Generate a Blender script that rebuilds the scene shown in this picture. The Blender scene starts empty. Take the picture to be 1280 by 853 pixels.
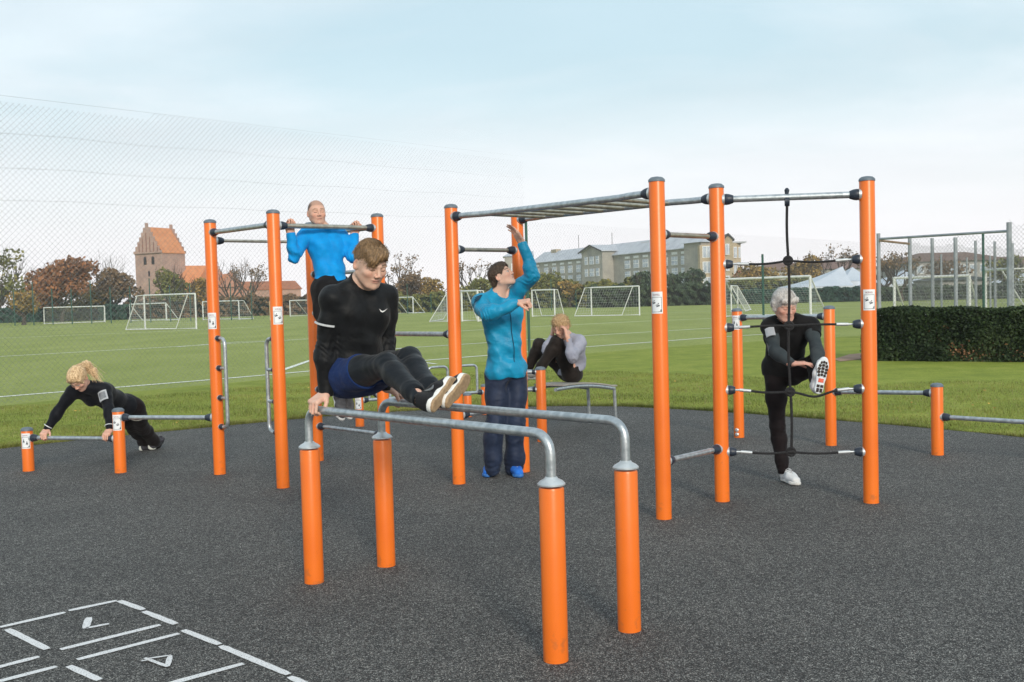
import bpy, math, random
import numpy as np
from mathutils import Vector, Matrix
random.seed(7)
RNG = np.random.default_rng(11)
S = bpy.context.scene
COL = S.collection
R = math.radians
# ------------------------------------------------------------------ camera
CAM_H, FPX, PITCH, ROLL = 1.52, 1285.0, 2.38, -1.6
cd = bpy.data.cameras.new('camera'); cam = bpy.data.objects.new('camera', cd); COL.objects.link(cam)
cam.location = (0, 0, CAM_H)
CM = Matrix.Rotation(R(90 - PITCH), 3, 'X') @ Matrix.Rotation(R(ROLL), 3, 'Z')
cam.rotation_euler = CM.to_euler()
cd.sensor_width = 36; cd.lens = FPX / 1280 * 36; cd.clip_end = 3000; cd.clip_start = .05
S.camera = cam
S.render.resolution_x = 1024; S.render.resolution_y = 682
def ray(px, py):
    return CM @ Vector(((px - 640) / FPX, -(py - 426.5) / FPX, -1))
def G(px, py, z=0.0):
    d = ray(px, py); t = (z - CAM_H) / d.z
    return Vector((d.x * t, d.y * t, z))
def AT(px, py, Y):
    d = ray(px, py); t = Y / d.y
    return Vector((d.x * t, Y, CAM_H + d.z * t))
def BGX(px, Y, z=0.0, py=372):
    p = AT(px, py, Y); return Vector((p.x, Y, z))
def zat(P, py):
    # height on the vertical line through P that is seen at row py
    lo, hi = -1.0, 60.0
    inv = CM.transposed()
    for _ in range(40):
        m = (lo + hi) / 2
        c = inv @ Vector((P.x, P.y, m - CAM_H))
        y = 426.5 - FPX * c.y / -c.z
        if y > py: lo = m
        else: hi = m
    return lo
def reach(P, px, py, L, near=True):
    # point on the sight line (px,py) at distance L from P
    o = Vector((0, 0, CAM_H)); d = ray(px, py).normalized()
    oc = o - P; b = oc.dot(d); c = oc.dot(oc) - L * L; D = b * b - c
    if D < 0: t = -b; q = o + d * t; return P + (q - P).normalized() * L
    s = math.sqrt(D); return o + d * ((-b - s) if near else (-b + s))
# ------------------------------------------------------------------ materials
MATS = {}
def mat(name, color=(.5, .5, .5), rough=.6, metal=0.0, spec=.5, noise=None, bump=None, coat=0.0, sheen=0.0, transl=0.0):
    """noise=(scale, colour2, contrast 0..1); bump=(scale, strength)"""
    if name in MATS: return MATS[name]
    m = bpy.data.materials.new(name); m.use_nodes = True; nt = m.node_tree; b = nt.nodes['Principled BSDF']
    b.inputs['Base Color'].default_value = (*color, 1); b.inputs['Roughness'].default_value = rough
    b.inputs['Metallic'].default_value = metal; b.inputs['Specular IOR Level'].default_value = spec
    b.inputs['Coat Weight'].default_value = coat; b.inputs['Sheen Weight'].default_value = sheen
    tc = nt.nodes.new('ShaderNodeTexCoord')
    if noise:
        n = nt.nodes.new('ShaderNodeTexNoise'); n.inputs['Scale'].default_value = noise[0]; n.inputs['Detail'].default_value = 5
        r = nt.nodes.new('ShaderNodeValToRGB'); w = noise[2] / 2
        r.color_ramp.elements[0].position = .5 - w / 2 if w else .4; r.color_ramp.elements[1].position = .5 + w / 2 if w else .6
        r.color_ramp.elements[0].color = (*color, 1); r.color_ramp.elements[1].color = (*noise[1], 1)
        nt.links.new(tc.outputs['Object'], n.inputs['Vector']); nt.links.new(n.outputs['Fac'], r.inputs['Fac'])
        nt.links.new(r.outputs['Color'], b.inputs['Base Color'])
    if bump:
        n2 = nt.nodes.new('ShaderNodeTexNoise'); n2.inputs['Scale'].default_value = bump[0]; n2.inputs['Detail'].default_value = 4
        bp = nt.nodes.new('ShaderNodeBump'); bp.inputs['Strength'].default_value = bump[1]; bp.inputs['Distance'].default_value = .01
        nt.links.new(tc.outputs['Object'], n2.inputs['Vector']); nt.links.new(n2.outputs['Fac'], bp.inputs['Height'])
        nt.links.new(bp.outputs['Normal'], b.inputs['Normal'])
    MATS[name] = m; return m
def vmat(name, rough=.6, spec=.4, bump=None, sss=0.0, sheen=0.0, metal=0.0):
    """base colour from the mesh's 'col' attribute"""
    if name in MATS: return MATS[name]
    m = mat(name, (.5, .5, .5), rough, metal, spec, None, bump, 0, sheen); nt = m.node_tree
    a = nt.nodes.new('ShaderNodeAttribute'); a.attribute_name = 'col'
    nt.links.new(a.outputs['Color'], nt.nodes['Principled BSDF'].inputs['Base Color'])
    if sss:
        b = nt.nodes['Principled BSDF']; b.inputs['Subsurface Weight'].default_value = sss
        b.inputs['Subsurface Radius'].default_value = (.012, .005, .003); b.inputs['Subsurface Scale'].default_value = 1.0
    return m
def srgb(r, g, b):
    f = lambda c: ((c / 255 + .055) / 1.055) ** 2.4 if c > 10 else c / 255 / 12.92
    return (f(r), f(g), f(b))
# ------------------------------------------------------------------ objects
def tag(o, label=None, cat=None, group=None, kind=None):
    if label: o['label'] = label
    if cat: o['category'] = cat
    if group: o['group'] = group
    if kind: o['kind'] = kind
    return o
def empty(name, loc, label, cat, group=None):
    o = bpy.data.objects.new(name, None); o.empty_display_size = .2; o.location = loc; COL.objects.link(o)
    return tag(o, label, cat, group)
def link(name, me, m, parent=None):
    o = bpy.data.objects.new(name, me); COL.objects.link(o)
    for mm in (m if isinstance(m, (list, tuple)) else [m]): me.materials.append(mm)
    if parent:
        o.parent = parent
        # geometry is written in world space: shift it into the parent's frame
        root = parent; off = Vector((0, 0, 0))
        while root: off += root.location; root = root.parent
        me.transform(Matrix.Translation(-off))
    return o
def from_np(name, V, F, m, parent=None, smooth=True, angle=None, cols=None, mi=None):
    """V (n,3); F (k,3) or (k,4) int array"""
    V = np.asarray(V, np.float32); F = np.asarray(F, np.int32)
    me = bpy.data.meshes.new(name); n = F.shape[1]
    me.vertices.add(len(V)); me.vertices.foreach_set('co', V.ravel())
    me.loops.add(F.size); me.loops.foreach_set('vertex_index', F.ravel())
    me.polygons.add(len(F)); me.polygons.foreach_set('loop_start', np.arange(0, F.size, n, dtype=np.int32))
    me.polygons.foreach_set('loop_total', np.full(len(F), n, np.int32))
    me.polygons.foreach_set('use_smooth', np.full(len(F), smooth, bool))
    if mi is not None: me.polygons.foreach_set('material_index', np.asarray(mi, np.int32))
    me.update(calc_edges=True); me.validate()
    if cols is not None:
        a = me.color_attributes.new('col', 'FLOAT_COLOR', 'POINT')
        c = np.ones((len(V), 4), np.float32); c[:, :3] = cols; a.data.foreach_set('color', c.ravel())
    if angle: me.set_sharp_from_angle(angle=R(angle))
    return link(name, me, m, parent)
def basis(d):
    d = Vector(d).normalized(); a = Vector((0, 0, 1)) if abs(d.z) < .9 else Vector((1, 0, 0))
    x = a.cross(d).normalized(); return x, d.cross(x), d
class MB:
    """collects shapes that become ONE mesh"""
    def __init__(s): s.v = []; s.f = []; s.mi = []; s.cur = 0
    def add(s, vs, fs):
        o = len(s.v); s.v += [tuple(v) for v in vs]
        for f in fs: s.f.append([i + o for i in f]); s.mi.append(s.cur)
        return s
    def tube(s, pts, r, n=12, caps=True, closed=False):
        pts = [Vector(p) for p in pts]; N = len(pts)
        rs = r if isinstance(r, (list, tuple)) else [r] * N
        T = []
        for i in range(N):
            a = pts[(i - 1) % N] if (closed or i > 0) else pts[i]; b = pts[(i + 1) % N] if (closed or i < N - 1) else pts[i]
            T.append((b - a).normalized())
        x, y, _ = basis(T[0]); vs = []; fs = []
        for i in range(N):
            if i: q = T[i - 1].rotation_difference(T[i]); x = q @ x; y = q @ y
            for k in range(n):
                a = 2 * math.pi * k / n; vs.append(pts[i] + (x * math.cos(a) + y * math.sin(a)) * rs[i])
        for i in range(N if closed else N - 1):
            j = (i + 1) % N
            for k in range(n):
                l = (k + 1) % n; fs.append([i * n + k, i * n + l, j * n + l, j * n + k])
        if caps and not closed:
            fs.append([k for k in range(n)][::-1]); fs.append([(N - 1) * n + k for k in range(n)])
        return s.add(vs, fs)
    def box(s, c, h, rot=None):
        c = Vector(c); vs = []
        for x in (-1, 1):
            for y in (-1, 1):
                for z in (-1, 1):
                    p = Vector((x * h[0], y * h[1], z * h[2])); vs.append(c + (rot @ p if rot else p))
        return s.add(vs, [[0, 1, 3, 2], [4, 6, 7, 5], [0, 4, 5, 1], [2, 3, 7, 6], [0, 2, 6, 4], [1, 5, 7, 3]])
    def lathe(s, base, axis, prof, n=20):
        """prof: list of (distance along the axis, radius)"""
        base = Vector(base); x, y, d = basis(axis); vs = []; fs = []
        for (h, r) in prof:
            for k in range(n):
                a = 2 * math.pi * k / n; vs.append(base + d * h + (x * math.cos(a) + y * math.sin(a)) * max(r, 1e-5))
        for i in range(len(prof) - 1):
            for k in range(n):
                l = (k + 1) % n; fs.append([i * n + k, i * n + l, (i + 1) * n + l, (i + 1) * n + k])
        fs.append(list(range(n))[::-1]); fs.append([(len(prof) - 1) * n + k for k in range(n)])
        return s.add(vs, fs)
    def poly(s, pts): return s.add(pts, [list(range(len(pts)))])
    def prism(s, pts, off):
        """closed outline pts extruded by the vector off"""
        n = len(pts); off = Vector(off); pts = [Vector(p) for p in pts]
        return s.add(pts + [p + off for p in pts], [list(range(n))[::-1], [n + i for i in range(n)]] + [[i, (i + 1) % n, n + (i + 1) % n, n + i] for i in range(n)])
    def build(s, name, m, parent=None, smooth=True, angle=35, bevel=0):
        me = bpy.data.meshes.new(name); me.from_pydata(s.v, [], s.f); me.update()
        if smooth:
            me.polygons.foreach_set('use_smooth', np.ones(len(s.f), bool)); me.set_sharp_from_angle(angle=R(angle))
        o = link(name, me, m, parent)
        if isinstance(m, (list, tuple)): me.polygons.foreach_set('material_index', np.array(s.mi, np.int32))
        if bevel:
            b = o.modifiers.new('bevel', 'BEVEL'); b.width = bevel; b.segments = 2; b.limit_method = 'ANGLE'
        return o
def fillet(pts, r, n=6):
    pts = [Vector(p) for p in pts]; out = [pts[0]]
    for i in range(1, len(pts) - 1):
        a = (pts[i - 1] - pts[i]); b = (pts[i + 1] - pts[i])
        ra = min(r, a.length * .49, b.length * .49) if not isinstance(r, (list, tuple)) else r[i - 1]
        p0 = pts[i] + a.normalized() * ra; p2 = pts[i] + b.normalized() * ra
        for k in range(n + 1):
            t = k / n; out.append(p0 * (1 - t) ** 2 + pts[i] * 2 * t * (1 - t) + p2 * t * t)
    out.append(pts[-1]); return out
def copy_tree(o, parent=None):
    c = o.copy(); COL.objects.link(c); c.parent = parent
    for ch in list(o.children): copy_tree(ch, c)
    return c
def text_mesh(txt, size):
    cu = bpy.data.curves.new('lettering', 'FONT'); cu.body = txt; cu.size = size; cu.align_x = 'CENTER'
    o = bpy.data.objects.new('lettering', cu); COL.objects.link(o)
    dg = bpy.context.evaluated_depsgraph_get(); dg.update()
    me = bpy.data.meshes.new_from_object(o.evaluated_get(dg)); vs = [v.co.copy() for v in me.vertices]; fs = [list(p.vertices) for p in me.polygons]
    bpy.data.objects.remove(o); bpy.data.curves.remove(cu); bpy.data.meshes.remove(me)
    return vs, fs
# ================================================================== outdoor gym
orange = mat('orange_powder_coat', (.74, .145, .010), .36, 0, .5, (3, (.81, .175, .014), .8), (90, .05))
def weather(m):
    # faint dust splashes low on the post and small scuffs
    nt = m.node_tree; b = nt.nodes['Principled BSDF']; src = b.inputs['Base Color'].links[0].from_socket; N = nt.nodes.new; LK = nt.links.new
    tc = N('ShaderNodeTexCoord'); sp = N('ShaderNodeSeparateXYZ'); LK(tc.outputs['Object'], sp.inputs[0])
    mr = N('ShaderNodeMapRange'); mr.inputs['From Min'].default_value = .0; mr.inputs['From Max'].default_value = .22; mr.inputs['To Min'].default_value = .16; mr.inputs['To Max'].default_value = -.02; LK(sp.outputs['Z'], mr.inputs['Value'])
    n = N('ShaderNodeTexNoise'); n.inputs['Scale'].default_value = 22; n.inputs['Detail'].default_value = 6; LK(tc.outputs['Object'], n.inputs['Vector'])
    ad = N('ShaderNodeMath'); ad.operation = 'ADD'; LK(n.outputs['Fac'], ad.inputs[0]); LK(mr.outputs[0], ad.inputs[1])
    r = N('ShaderNodeValToRGB'); r.color_ramp.elements[0].position = .66; r.color_ramp.elements[0].color = (0, 0, 0, 1); r.color_ramp.elements[1].position = .82; r.color_ramp.elements[1].color = (.40, .40, .40, 1); LK(ad.outputs[0], r.inputs['Fac'])
    mx = N('ShaderNodeMix'); mx.data_type = 'RGBA'; LK(r.outputs['Color'], mx.inputs['Factor']); LK(src, mx.inputs['A']); mx.inputs['B'].default_value = (.22, .10, .05, 1); LK(mx.outputs['Result'], b.inputs['Base Color'])
weather(orange)
galv = mat('galvanised_steel', (.36, .40, .43), .42, .75, .5, (28, (.52, .56, .59), .5), (60, .12))
steelw = mat('worn_steel', (.34, .32, .27), .38, .8, .5, (22, (.50, .47, .40), .5), (60, .1))
navy = mat('dark_rubber_cap', (.018, .026, .042), .42, 0, .4, (30, (.028, .038, .058), .5), (80, .1))
capm = mat('grey_cap', (.10, .13, .16), .5, 0, .4, (20, (.15, .18, .21), .6))
plate = mat('zinc_plate', (.50, .53, .55), .4, .6, .5, (25, (.62, .65, .67), .6))
stick = mat('white_sticker', (.80, .82, .84), .35, 0, .4, (8, (.74, .77, .80), .8))
ink = mat('dark_ink', (.03, .04, .06), .4); maroon = mat('maroon_ink', (.24, .03, .07), .4); blueink = mat('pale_blue_ink', (.50, .64, .72), .4)
ropem = mat('black_rope', (.012, .012, .014), .75, 0, .3, (120, (.03, .03, .032), .6), (300, .6))
PR = .0525   # post radius
TX, TF = text_mesh('NORWELL', .017)
def sticker(P, z0, parent, ang, w=.085, h=.145, fig=0):
    """printed sheet wrapped round the post, centred on compass angle ang (radians)"""
    def wrap(u, v, r): a = ang + u / PR; return (P.x + math.cos(a) * r, P.y + math.sin(a) * r, z0 + v)
    def sheet(mb, u0, u1, v0, v1, r, n=8):
        vs = []; fs = []
        for i in range(n + 1):
            u = u0 + (u1 - u0) * i / n
            vs += [wrap(u, v0, r), wrap(u, v1, r)]
        for i in range(n): fs.append([2 * i, 2 * i + 2, 2 * i + 3, 2 * i + 1])
        mb.add(vs, fs)
    mb = MB(); sheet(mb, -w / 2, w / 2, 0, h, PR + .0012)
    s = mb.build('sticker', stick, parent)
    fr = MB(); r = PR + .0022; a, b = w * .42, .0022
    for (u0, u1, v0, v1) in ((-a, a, h * .74, h * .74 + b), (-a, a, h * .07, h * .07 + b), (-a, -a + b, h * .07, h * .74), (a - b, a, h * .07, h * .74)): sheet(fr, u0, u1, v0, v1, r)
    fr.add([wrap(a, h * .07, r), wrap(a, h * .22, r), wrap(a * .35, h * .07, r)], [[0, 1, 2]])
    # little exercise figures
    for (cx, cy) in ((-.014, h * .5), (.014, h * .36)):
        for k in range(12): pass
        fr.add([wrap(cx + .004 * math.cos(t * math.pi / 4), cy + .014 + .004 * math.sin(t * math.pi / 4), r) for t in range(8)], [list(range(8))])
        q = [(-.003, .009), (.003, .009), (.009, -.006), (.004, -.018), (.001, -.018), (.002, -.006), (-.006, -.014), (-.010, -.012)]
        if fig % 2: q = [(y * 1.0, x) for x, y in q]
        fr.add([wrap(cx + x, cy + y, r) for x, y in q], [list(range(len(q)))])
    fr.build('pictogram', ink, s, smooth=False)
    lt = MB(); lt.add([wrap(v.x * .62, h * .82 + v.y, r) for v in TX], TF); lt.build('lettering', maroon, s, smooth=False)
def post(P, H, parent, st=None, cap=True, r=PR):
    mb = MB(); mb.lathe((P.x, P.y, -.02), (0, 0, 1), [(0, r), (H + .012, r), (H + .02, r - .003)], 32)
    o = mb.build('post', orange, parent)
    if cap:
        c = MB(); c.lathe((P.x, P.y, H - .004), (0, 0, 1), [(0, r + .0035), (.012, r + .0035), (.020, r - .002), (.030, r * .72), (.034, r * .3), (.035, .001)], 28)
        c.build('post_cap', capm, o)
    if st:
        for (z0, ang, fig) in st: sticker(P, z0, o, ang, fig=fig)
    return o
def clamp_shape(mb, A, d, r=.034, L=.062):
    mb.lathe(A, d, [(0, r * 1.0), (.012, r * 1.06), (L * .55, r * .98), (L * .9, r * .78), (L, r * .7)], 18)
def clamp(A, d, parent, r=.034, L=.062):
    """A on the post axis, d outward"""
    d = Vector(d).normalized(); p = MB(); p.lathe(Vector(A) + d * (PR - .014), d, [(0, r * 1.1), (.018, r * 1.1)], 20)
    m = MB(); clamp_shape(m, Vector(A) + d * (PR + .004), d, r, L)
    o = m.build('clamp', navy, parent); p.build('clamp_plate', plate, o)
    return o
def bar(A, B, z0, z1, parent, r=.021, m=None, name='bar', ends=(1, 1), cr=.034):
    a = Vector((A.x, A.y, z0)); b = Vector((B.x, B.y, z1)); d = (b - a).normalized()
    mb = MB(); mb.tube([a + d * (PR + .03 if ends[0] else PR * .6), b - d * (PR + .03 if ends[1] else PR * .6)], r, 16)
    o = mb.build(name, m or galv, parent)
    if ends[0]: clamp(a, d, o, cr)
    if ends[1]: clamp(b, -d, o, cr)
    return o
def V2(p, z): return Vector((p.x, p.y, z))
# --- parallel bars (two frames, nearest the camera)
A_, B_, C_, D_ = G(393, 730), G(483, 709), G(695, 828), G(787, 790)
for (P, Q, lab) in ((A_, C_, 'nearest steel bar on two orange posts, in front of the man in black'),
                    (B_, D_, 'farther of the two parallel steel bars, passing behind the shoes of the man in black')):
    e = empty('parallel_bar', (P + Q) / 2, lab, 'parallel bar', 'parallel bars')
    HP, HB = .745, .955
    u = (Q - P).normalized()
    for X, s in ((P, 1), (Q, -1)):
        po = post(X, HP - .01, e, cap=False)
        c = MB(); c.lathe((X.x, X.y, HP), (0, 0, 1), [(0, PR + .006), (.006, PR + .006), (.016, PR - .004), (.026, .030), (.034, .024)], 30)
        for k in range(4):
            a = k * math.pi / 2 + .5; c.lathe((X.x + .04 * math.cos(a), X.y + .04 * math.sin(a), HP + .010), (0, 0, 1), [(0, .007), (.006, .006)], 8)
        c.build('post_flange', plate, po)
    pts = fillet([V2(P, HP + .01), V2(P, HB), V2(Q, HB), V2(Q, HP + .01)], [.10, .10], 10)
    mb = MB(); mb.tube(pts, .0215, 20); mb.build('handrail', galv, e)
RAILZ = .955
# --- pull-up station with wall bars (four posts)
PH = 2.27
L1, L2, L3 = G(275, 594), G(354, 611), G(398, 577)
L4 = L3 + (L2 - L1)
e = empty('pull_up_station', (L1 + L4) / 2, 'orange four-post pull-up station that the man in the bright blue top hangs from', 'pull-up station')
toc = math.atan2
def front_ang(P, off=0): return math.atan2(-P.y, -P.x) + off
zt = PH - .09
for P, st in ((L1, [(1.32, front_ang(L1, .35 - .75), 0)]), (L2, [(1.36, front_ang(L2, .25), 1)]), (L3, None), (L4, None)): post(P, PH, e, st)
bar(L1, L2, zt, zt, e, .022); bar(L2, L4, zt - .01, zt - .01, e, .021, steelw, 'pull_up_bar'); bar(L1, L3, zt - .07, zt - .07, e, .014, steelw); bar(L3, L4, zt, zt, e, .022)
for z in (1.80, 1.43, 1.06, .70, .345): bar(L3, L4, z, z, e, .017, galv, 'rung')
def dloop(P, d, zs, parent, w=.19):
    d = d.normalized(); a, b = zs[0], zs[-1]
    mb = MB(); q = [V2(P, a) + d * PR * .9, V2(P, a) + d * (w + PR), V2(P, b) + d * (w + PR), V2(P, b) + d * PR * .9]
    mb.tube(fillet(q, [.07, .07], 8), .0165, 14)
    for z in zs[1:-1]: mb.tube([V2(P, z) + d * PR, V2(P, z) + d * (w + PR)], .0145, 12)
    o = mb.build('grip_loop', galv, parent)
    for z in zs: clamp(V2(P, z), d, o, .024, .045)
z1 = [zat(L1, y) for y in (423, 460, 497, 533)]; dl = (L2 - L1).normalized()
dloop(L1, dl, z1, e, .115 if False else .13)
z2 = [zat(L2, y) for y in (424, 463, 503, 542)]
dloop(L2, -dl, z2, e, .13)
# --- push-up bars running left from the pull-up station
S1, S2 = G(36, 590), G(151, 592)
e = empty('push_up_bars', (S1 + S2) / 2, 'low stepped push-up bars with two short orange posts, held by the woman doing push-ups', 'push-up bars')
h1, h2 = zat(S1, 538), zat(S2, 514)
post(S1, h1, e, [(h1 - .17, front_ang(S1, -.35), 0)]); post(S2, h2, e, [(h2 - .175, front_ang(S2, -.35), 1)])
zb = zat(S1, 547.5); zc = zat(S2, 522)
PUSHZ = zb
bar(S1, S2, zb, zb, e, .02); bar(S2, L1, zc, zc, e, .02)
# --- horizontal ladder
P1, P2, P3, P4 = G(574, 606), G(830, 650), G(903, 628), G(655, 591)
e = empty('horizontal_ladder', (P1 + P3) / 2, 'long overhead horizontal ladder on orange posts above the man in turquoise', 'monkey bars')
post(P1, PH, e); post(P2, PH, e, [(zat(P2, 392), front_ang(P2, -.38), 1)]); post(P3, PH, e); post(P4, PH, e)
RZ = PH - .075; inn = (P4 - P1).normalized(); lu = (P2 - P1).normalized()
for (A, B, w) in ((P1, P2, inn), (P4, P3, -inn)):
    a, b = V2(A, RZ), V2(B, RZ); d = (b - a).normalized(); L = (b - a).length
    q = [a + d * .08, a + d * .22, a + d * .36 + w * .05, b - d * .36 + w * .05, b - d * .22, b - d * .08]
    mb = MB(); mb.tube(fillet(q, [.05] * 4, 5), .0235, 18); o = mb.build('ladder_rail', galv, e)
    clamp(a, d, o, .038); clamp(b, -d, o, .038)
for k in range(7):
    t = .19 + .62 * k / 6
    a = V2(P1.lerp(P2, t), RZ - .006) + inn * .055; b = V2(P4.lerp(P3, t), RZ - .006) - inn * .055
    mb = MB(); mb.tube([a, b], .0165, 14); mb.build('ladder_rung', steelw, e)
bar(P1, P4, zat(P1, 312), zat(P1, 312), e, .017, steelw, 'rung'); bar(P2, P3, zat(P2, 293), zat(P2, 293), e, .018, steelw, 'rung')
bar(P2, P3, zat(P2, 577.5), zat(P2, 577.5), e, .020, galv, 'rung'); bar(P1, P4, zat(P1, 519.5), zat(P1, 519.5), e, .019, galv, 'rung')
bar(L4, P1, zat(P1, 418), zat(P1, 418), e, .02, galv, 'link_bar')
# --- rope climbing frame
P5 = G(1089, 630)
e = empty('rope_climbing_frame', (P3 + P5) / 2, 'black rope net with steel top bar in front of the grey-haired person', 'climbing frame')
post(P5, PH, e, [(zat(P5, 388), front_ang(P5, .12), 1)])
bar(P3, P5, zat(P3, 250), zat(P5, 243), e, .0235, galv, 'top_bar', cr=.038)
ux = (P5 - P3).normalized()
mid = P3.lerp(P5, .475)
KN = [zat(mid, y) for y in (326, 407.5, 490, 565)]
zt = (zat(P3, 250) + zat(P5, 243)) / 2
hook = MB(); hook.tube([V2(mid, zt) + Vector((0, 0, .045)) + ux * -.001, V2(mid, zt - .06)], .014, 10); hook.lathe(V2(mid, zt - .030) - ux * .016, ux, [(0, .034), (.032, .034)], 16)
hook.lathe(V2(mid, zt + .035), (0, 0, 1), [(0, .016), (.016, .018), (.03, .008)], 12)
hook.build('rope_hanger', navy, e)
rope = MB(); zz = [zt - .05] + KN; pp = [V2(mid, z) + ux * (.004 * math.sin(i * 2.3)) for i, z in enumerate(zz)]
rp = []
for i in range(len(pp) - 1):
    for k in range(6):
        t = k / 6; rp.append(pp[i].lerp(pp[i + 1], t) + ux * (.006 * math.sin(math.pi * t) * (1 if i % 2 else -1)))
rp.append(pp[-1]); rope.tube(rp, .0095, 10); rope.build('vertical_rope', ropem, e)
FOOT_SAG = []
for i, (z, yl, yr) in enumerate(zip(KN, (331, 410, 488, 565), (324, 405, 486, 565))):
    zl, zr = zat(P3, yl), zat(P5, yr); a, b = V2(P3, zl), V2(P5, zr); c = V2(mid, z)
    for (s, en) in ((a, 0), (b, 1)):
        d = (c - s).normalized(); h = Vector((d.x, d.y, 0)).normalized()
        clamp(s, h, e, .032, .05)
        ro = MB(); st = s + h * (PR + .115); pts = []
        for k in range(15):
            t = k / 14; p = st.lerp(c, t); p.z += -.012 * math.sin(math.pi * t) if i != 1 else .004 * math.sin(math.pi * t)
            if i == 2 and en == 1: p.z -= .032 * math.exp(-((t - .55) / .25) ** 2)
            pts.append(p)
        ro.tube(pts, .0085, 10); ro.build('horizontal_rope', ropem, e)
        fe = MB(); fe.tube([s + h * (PR + .085), st + (pts[1] - pts[0]).normalized() * .05], .0115, 12)
        fe.tube([s + h * (PR + .045), s + h * (PR + .09)], .007, 8); fe.build('ferrule', plate, e)
    kn = MB(); kn.tube([c + Vector((math.cos(t) * .026 * ux.x, math.cos(t) * .026 * ux.y, math.sin(t) * .026)) for t in [j * math.pi / 9 for j in range(18)]], .011, 8, closed=True)
    kn.lathe(c - ux * .03, ux, [(0, .009), (.01, .015), (.05, .015), (.06, .009)], 10); kn.build('rope_joint', ropem, e)
# --- stretching bars on the right
U1, U2, Q_ = G(924, 548), G(1039, 558), G(1172, 570)
e = empty('stretching_bars', (U1 + Q_) / 2, 'stepped stretching bars on three shorter orange posts behind and right of the rope net', 'stretching bars')
hu1, hu2, hq = zat(U1, 389), zat(U2, 386), zat(Q_, 483)
p = post(U1, hu1, e, [(hu1 - .19, front_ang(U1, -.3), 0)]); post(U2, hu2, e); post(Q_, hq, e)
bo = MB()
for y in (537, 542.5): bo.lathe(V2(U1, zat(U1, y)) + Vector((math.cos(front_ang(U1, -.4)), math.sin(front_ang(U1, -.4)), 0)) * (PR - .004), (math.cos(front_ang(U1, -.4)), math.sin(front_ang(U1, -.4)), 0), [(0, .02), (.01, .02), (.016, .012), (.024, .011)], 10)
bo.build('bolt', plate, p)
bar(U1, U2, zat(U1, 397.5), zat(U2, 395.5), e, .021); bar(U2, Q_, zat(U2, 490), zat(Q_, 491.5), e, .02)
Q2 = Q_ + (Q_ - U2).normalized() * 1.25
bar(Q_, Q2, zat(Q_, 521), zat(Q_, 521), e, .02); post(Q2, zat(Q_, 521) + .06, e)
# --- sit-up bench
T1 = G(678, 553)
e = empty('sit_up_bench', T1, 'curved steel sit-up bench with one short orange post, under the seated man in grey', 'sit-up bench')
hT = zat(T1, 462)
post(T1, hT, e)
T2a, T2b = G(742, 531), G(761, 533)
wv = (T2b - T2a); wdir = wv.normalized()
ax = ((T2a + T2b) / 2 - T1); axd = ax.normalized()
side = Vector((-axd.y, axd.x, 0))
zs_ = zat(T1, 483.5); zE = zat(T2b, 483)
BW = .17; AXL = ax.length
BENCH = dict(T1=T1, axd=axd, side=side, L=AXL, z=zE)
def bench_pt(t, s, dz=0):   # t 0..1 along, s -1..1 across
    arch = .035 * math.sin(math.pi * min(max(t, 0), 1))
    z = zs_ + (zE - zs_) * t + arch
    return Vector((T1.x, T1.y, 0)) + axd * (AXL * t) + side * (s * BW) + Vector((0, 0, z + dz))
for s in (-1, 1):
    pts = [bench_pt(t / 10, s, -.03) for t in range(0, 11)]; foot = pts[-1].copy(); foot.z = -.01
    mb = MB(); mb.tube(fillet(pts + [pts[-1] + axd * .02 - Vector((0, 0, .0)), foot + axd * .05], .05, 6), .019, 14); mb.build('bench_rail', galv, e)
mb = MB(); n = 16; vs = []; fs = []
for i in range(n + 1):
    t = .12 + (1.0 - .06) * i / n * 1.0
    for (s, dz) in ((-1.05, -.006), (1.05, -.006), (1.05, .010), (-1.05, .010)): vs.append(bench_pt(min(t, 1.03), s, dz) + (axd * (AXL * (t - 1.03)) if t > 1.03 else Vector((0, 0, 0))))
for i in range(n):
    for k in range(4): l = (k + 1) % 4; fs.append([4 * i + k, 4 * i + l, 4 * i + 4 + l, 4 * i + 4 + k])
fs += [[0, 1, 2, 3][::-1], [4 * n + k for k in range(4)]]
mb.add(vs, fs); mb.build('bench_board', mat('grey_bench_board', (.38, .36, .33), .6, 0, .4, (14, (.30, .29, .27), .6), (60, .2)), e)
for z_ in (zat(T1, 465), zat(T1, 487)):
    mb = MB(); mb.tube([V2(T1, z_) - side * .0 , V2(T1, z_) + side * .30], .022, 14)
    mb2 = MB(); mb.build('foot_roller_bar', galv, e)
    m3 = MB(); m3.tube([V2(T1, z_) - Vector((.06, 0, 0)), V2(T1, z_) - Vector((.30, -.02, 0))], .020, 14); o = m3.build('foot_bar', galv, e)
    clamp(V2(T1, z_), Vector((-1, .05, 0)), o, .026, .04)
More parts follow.
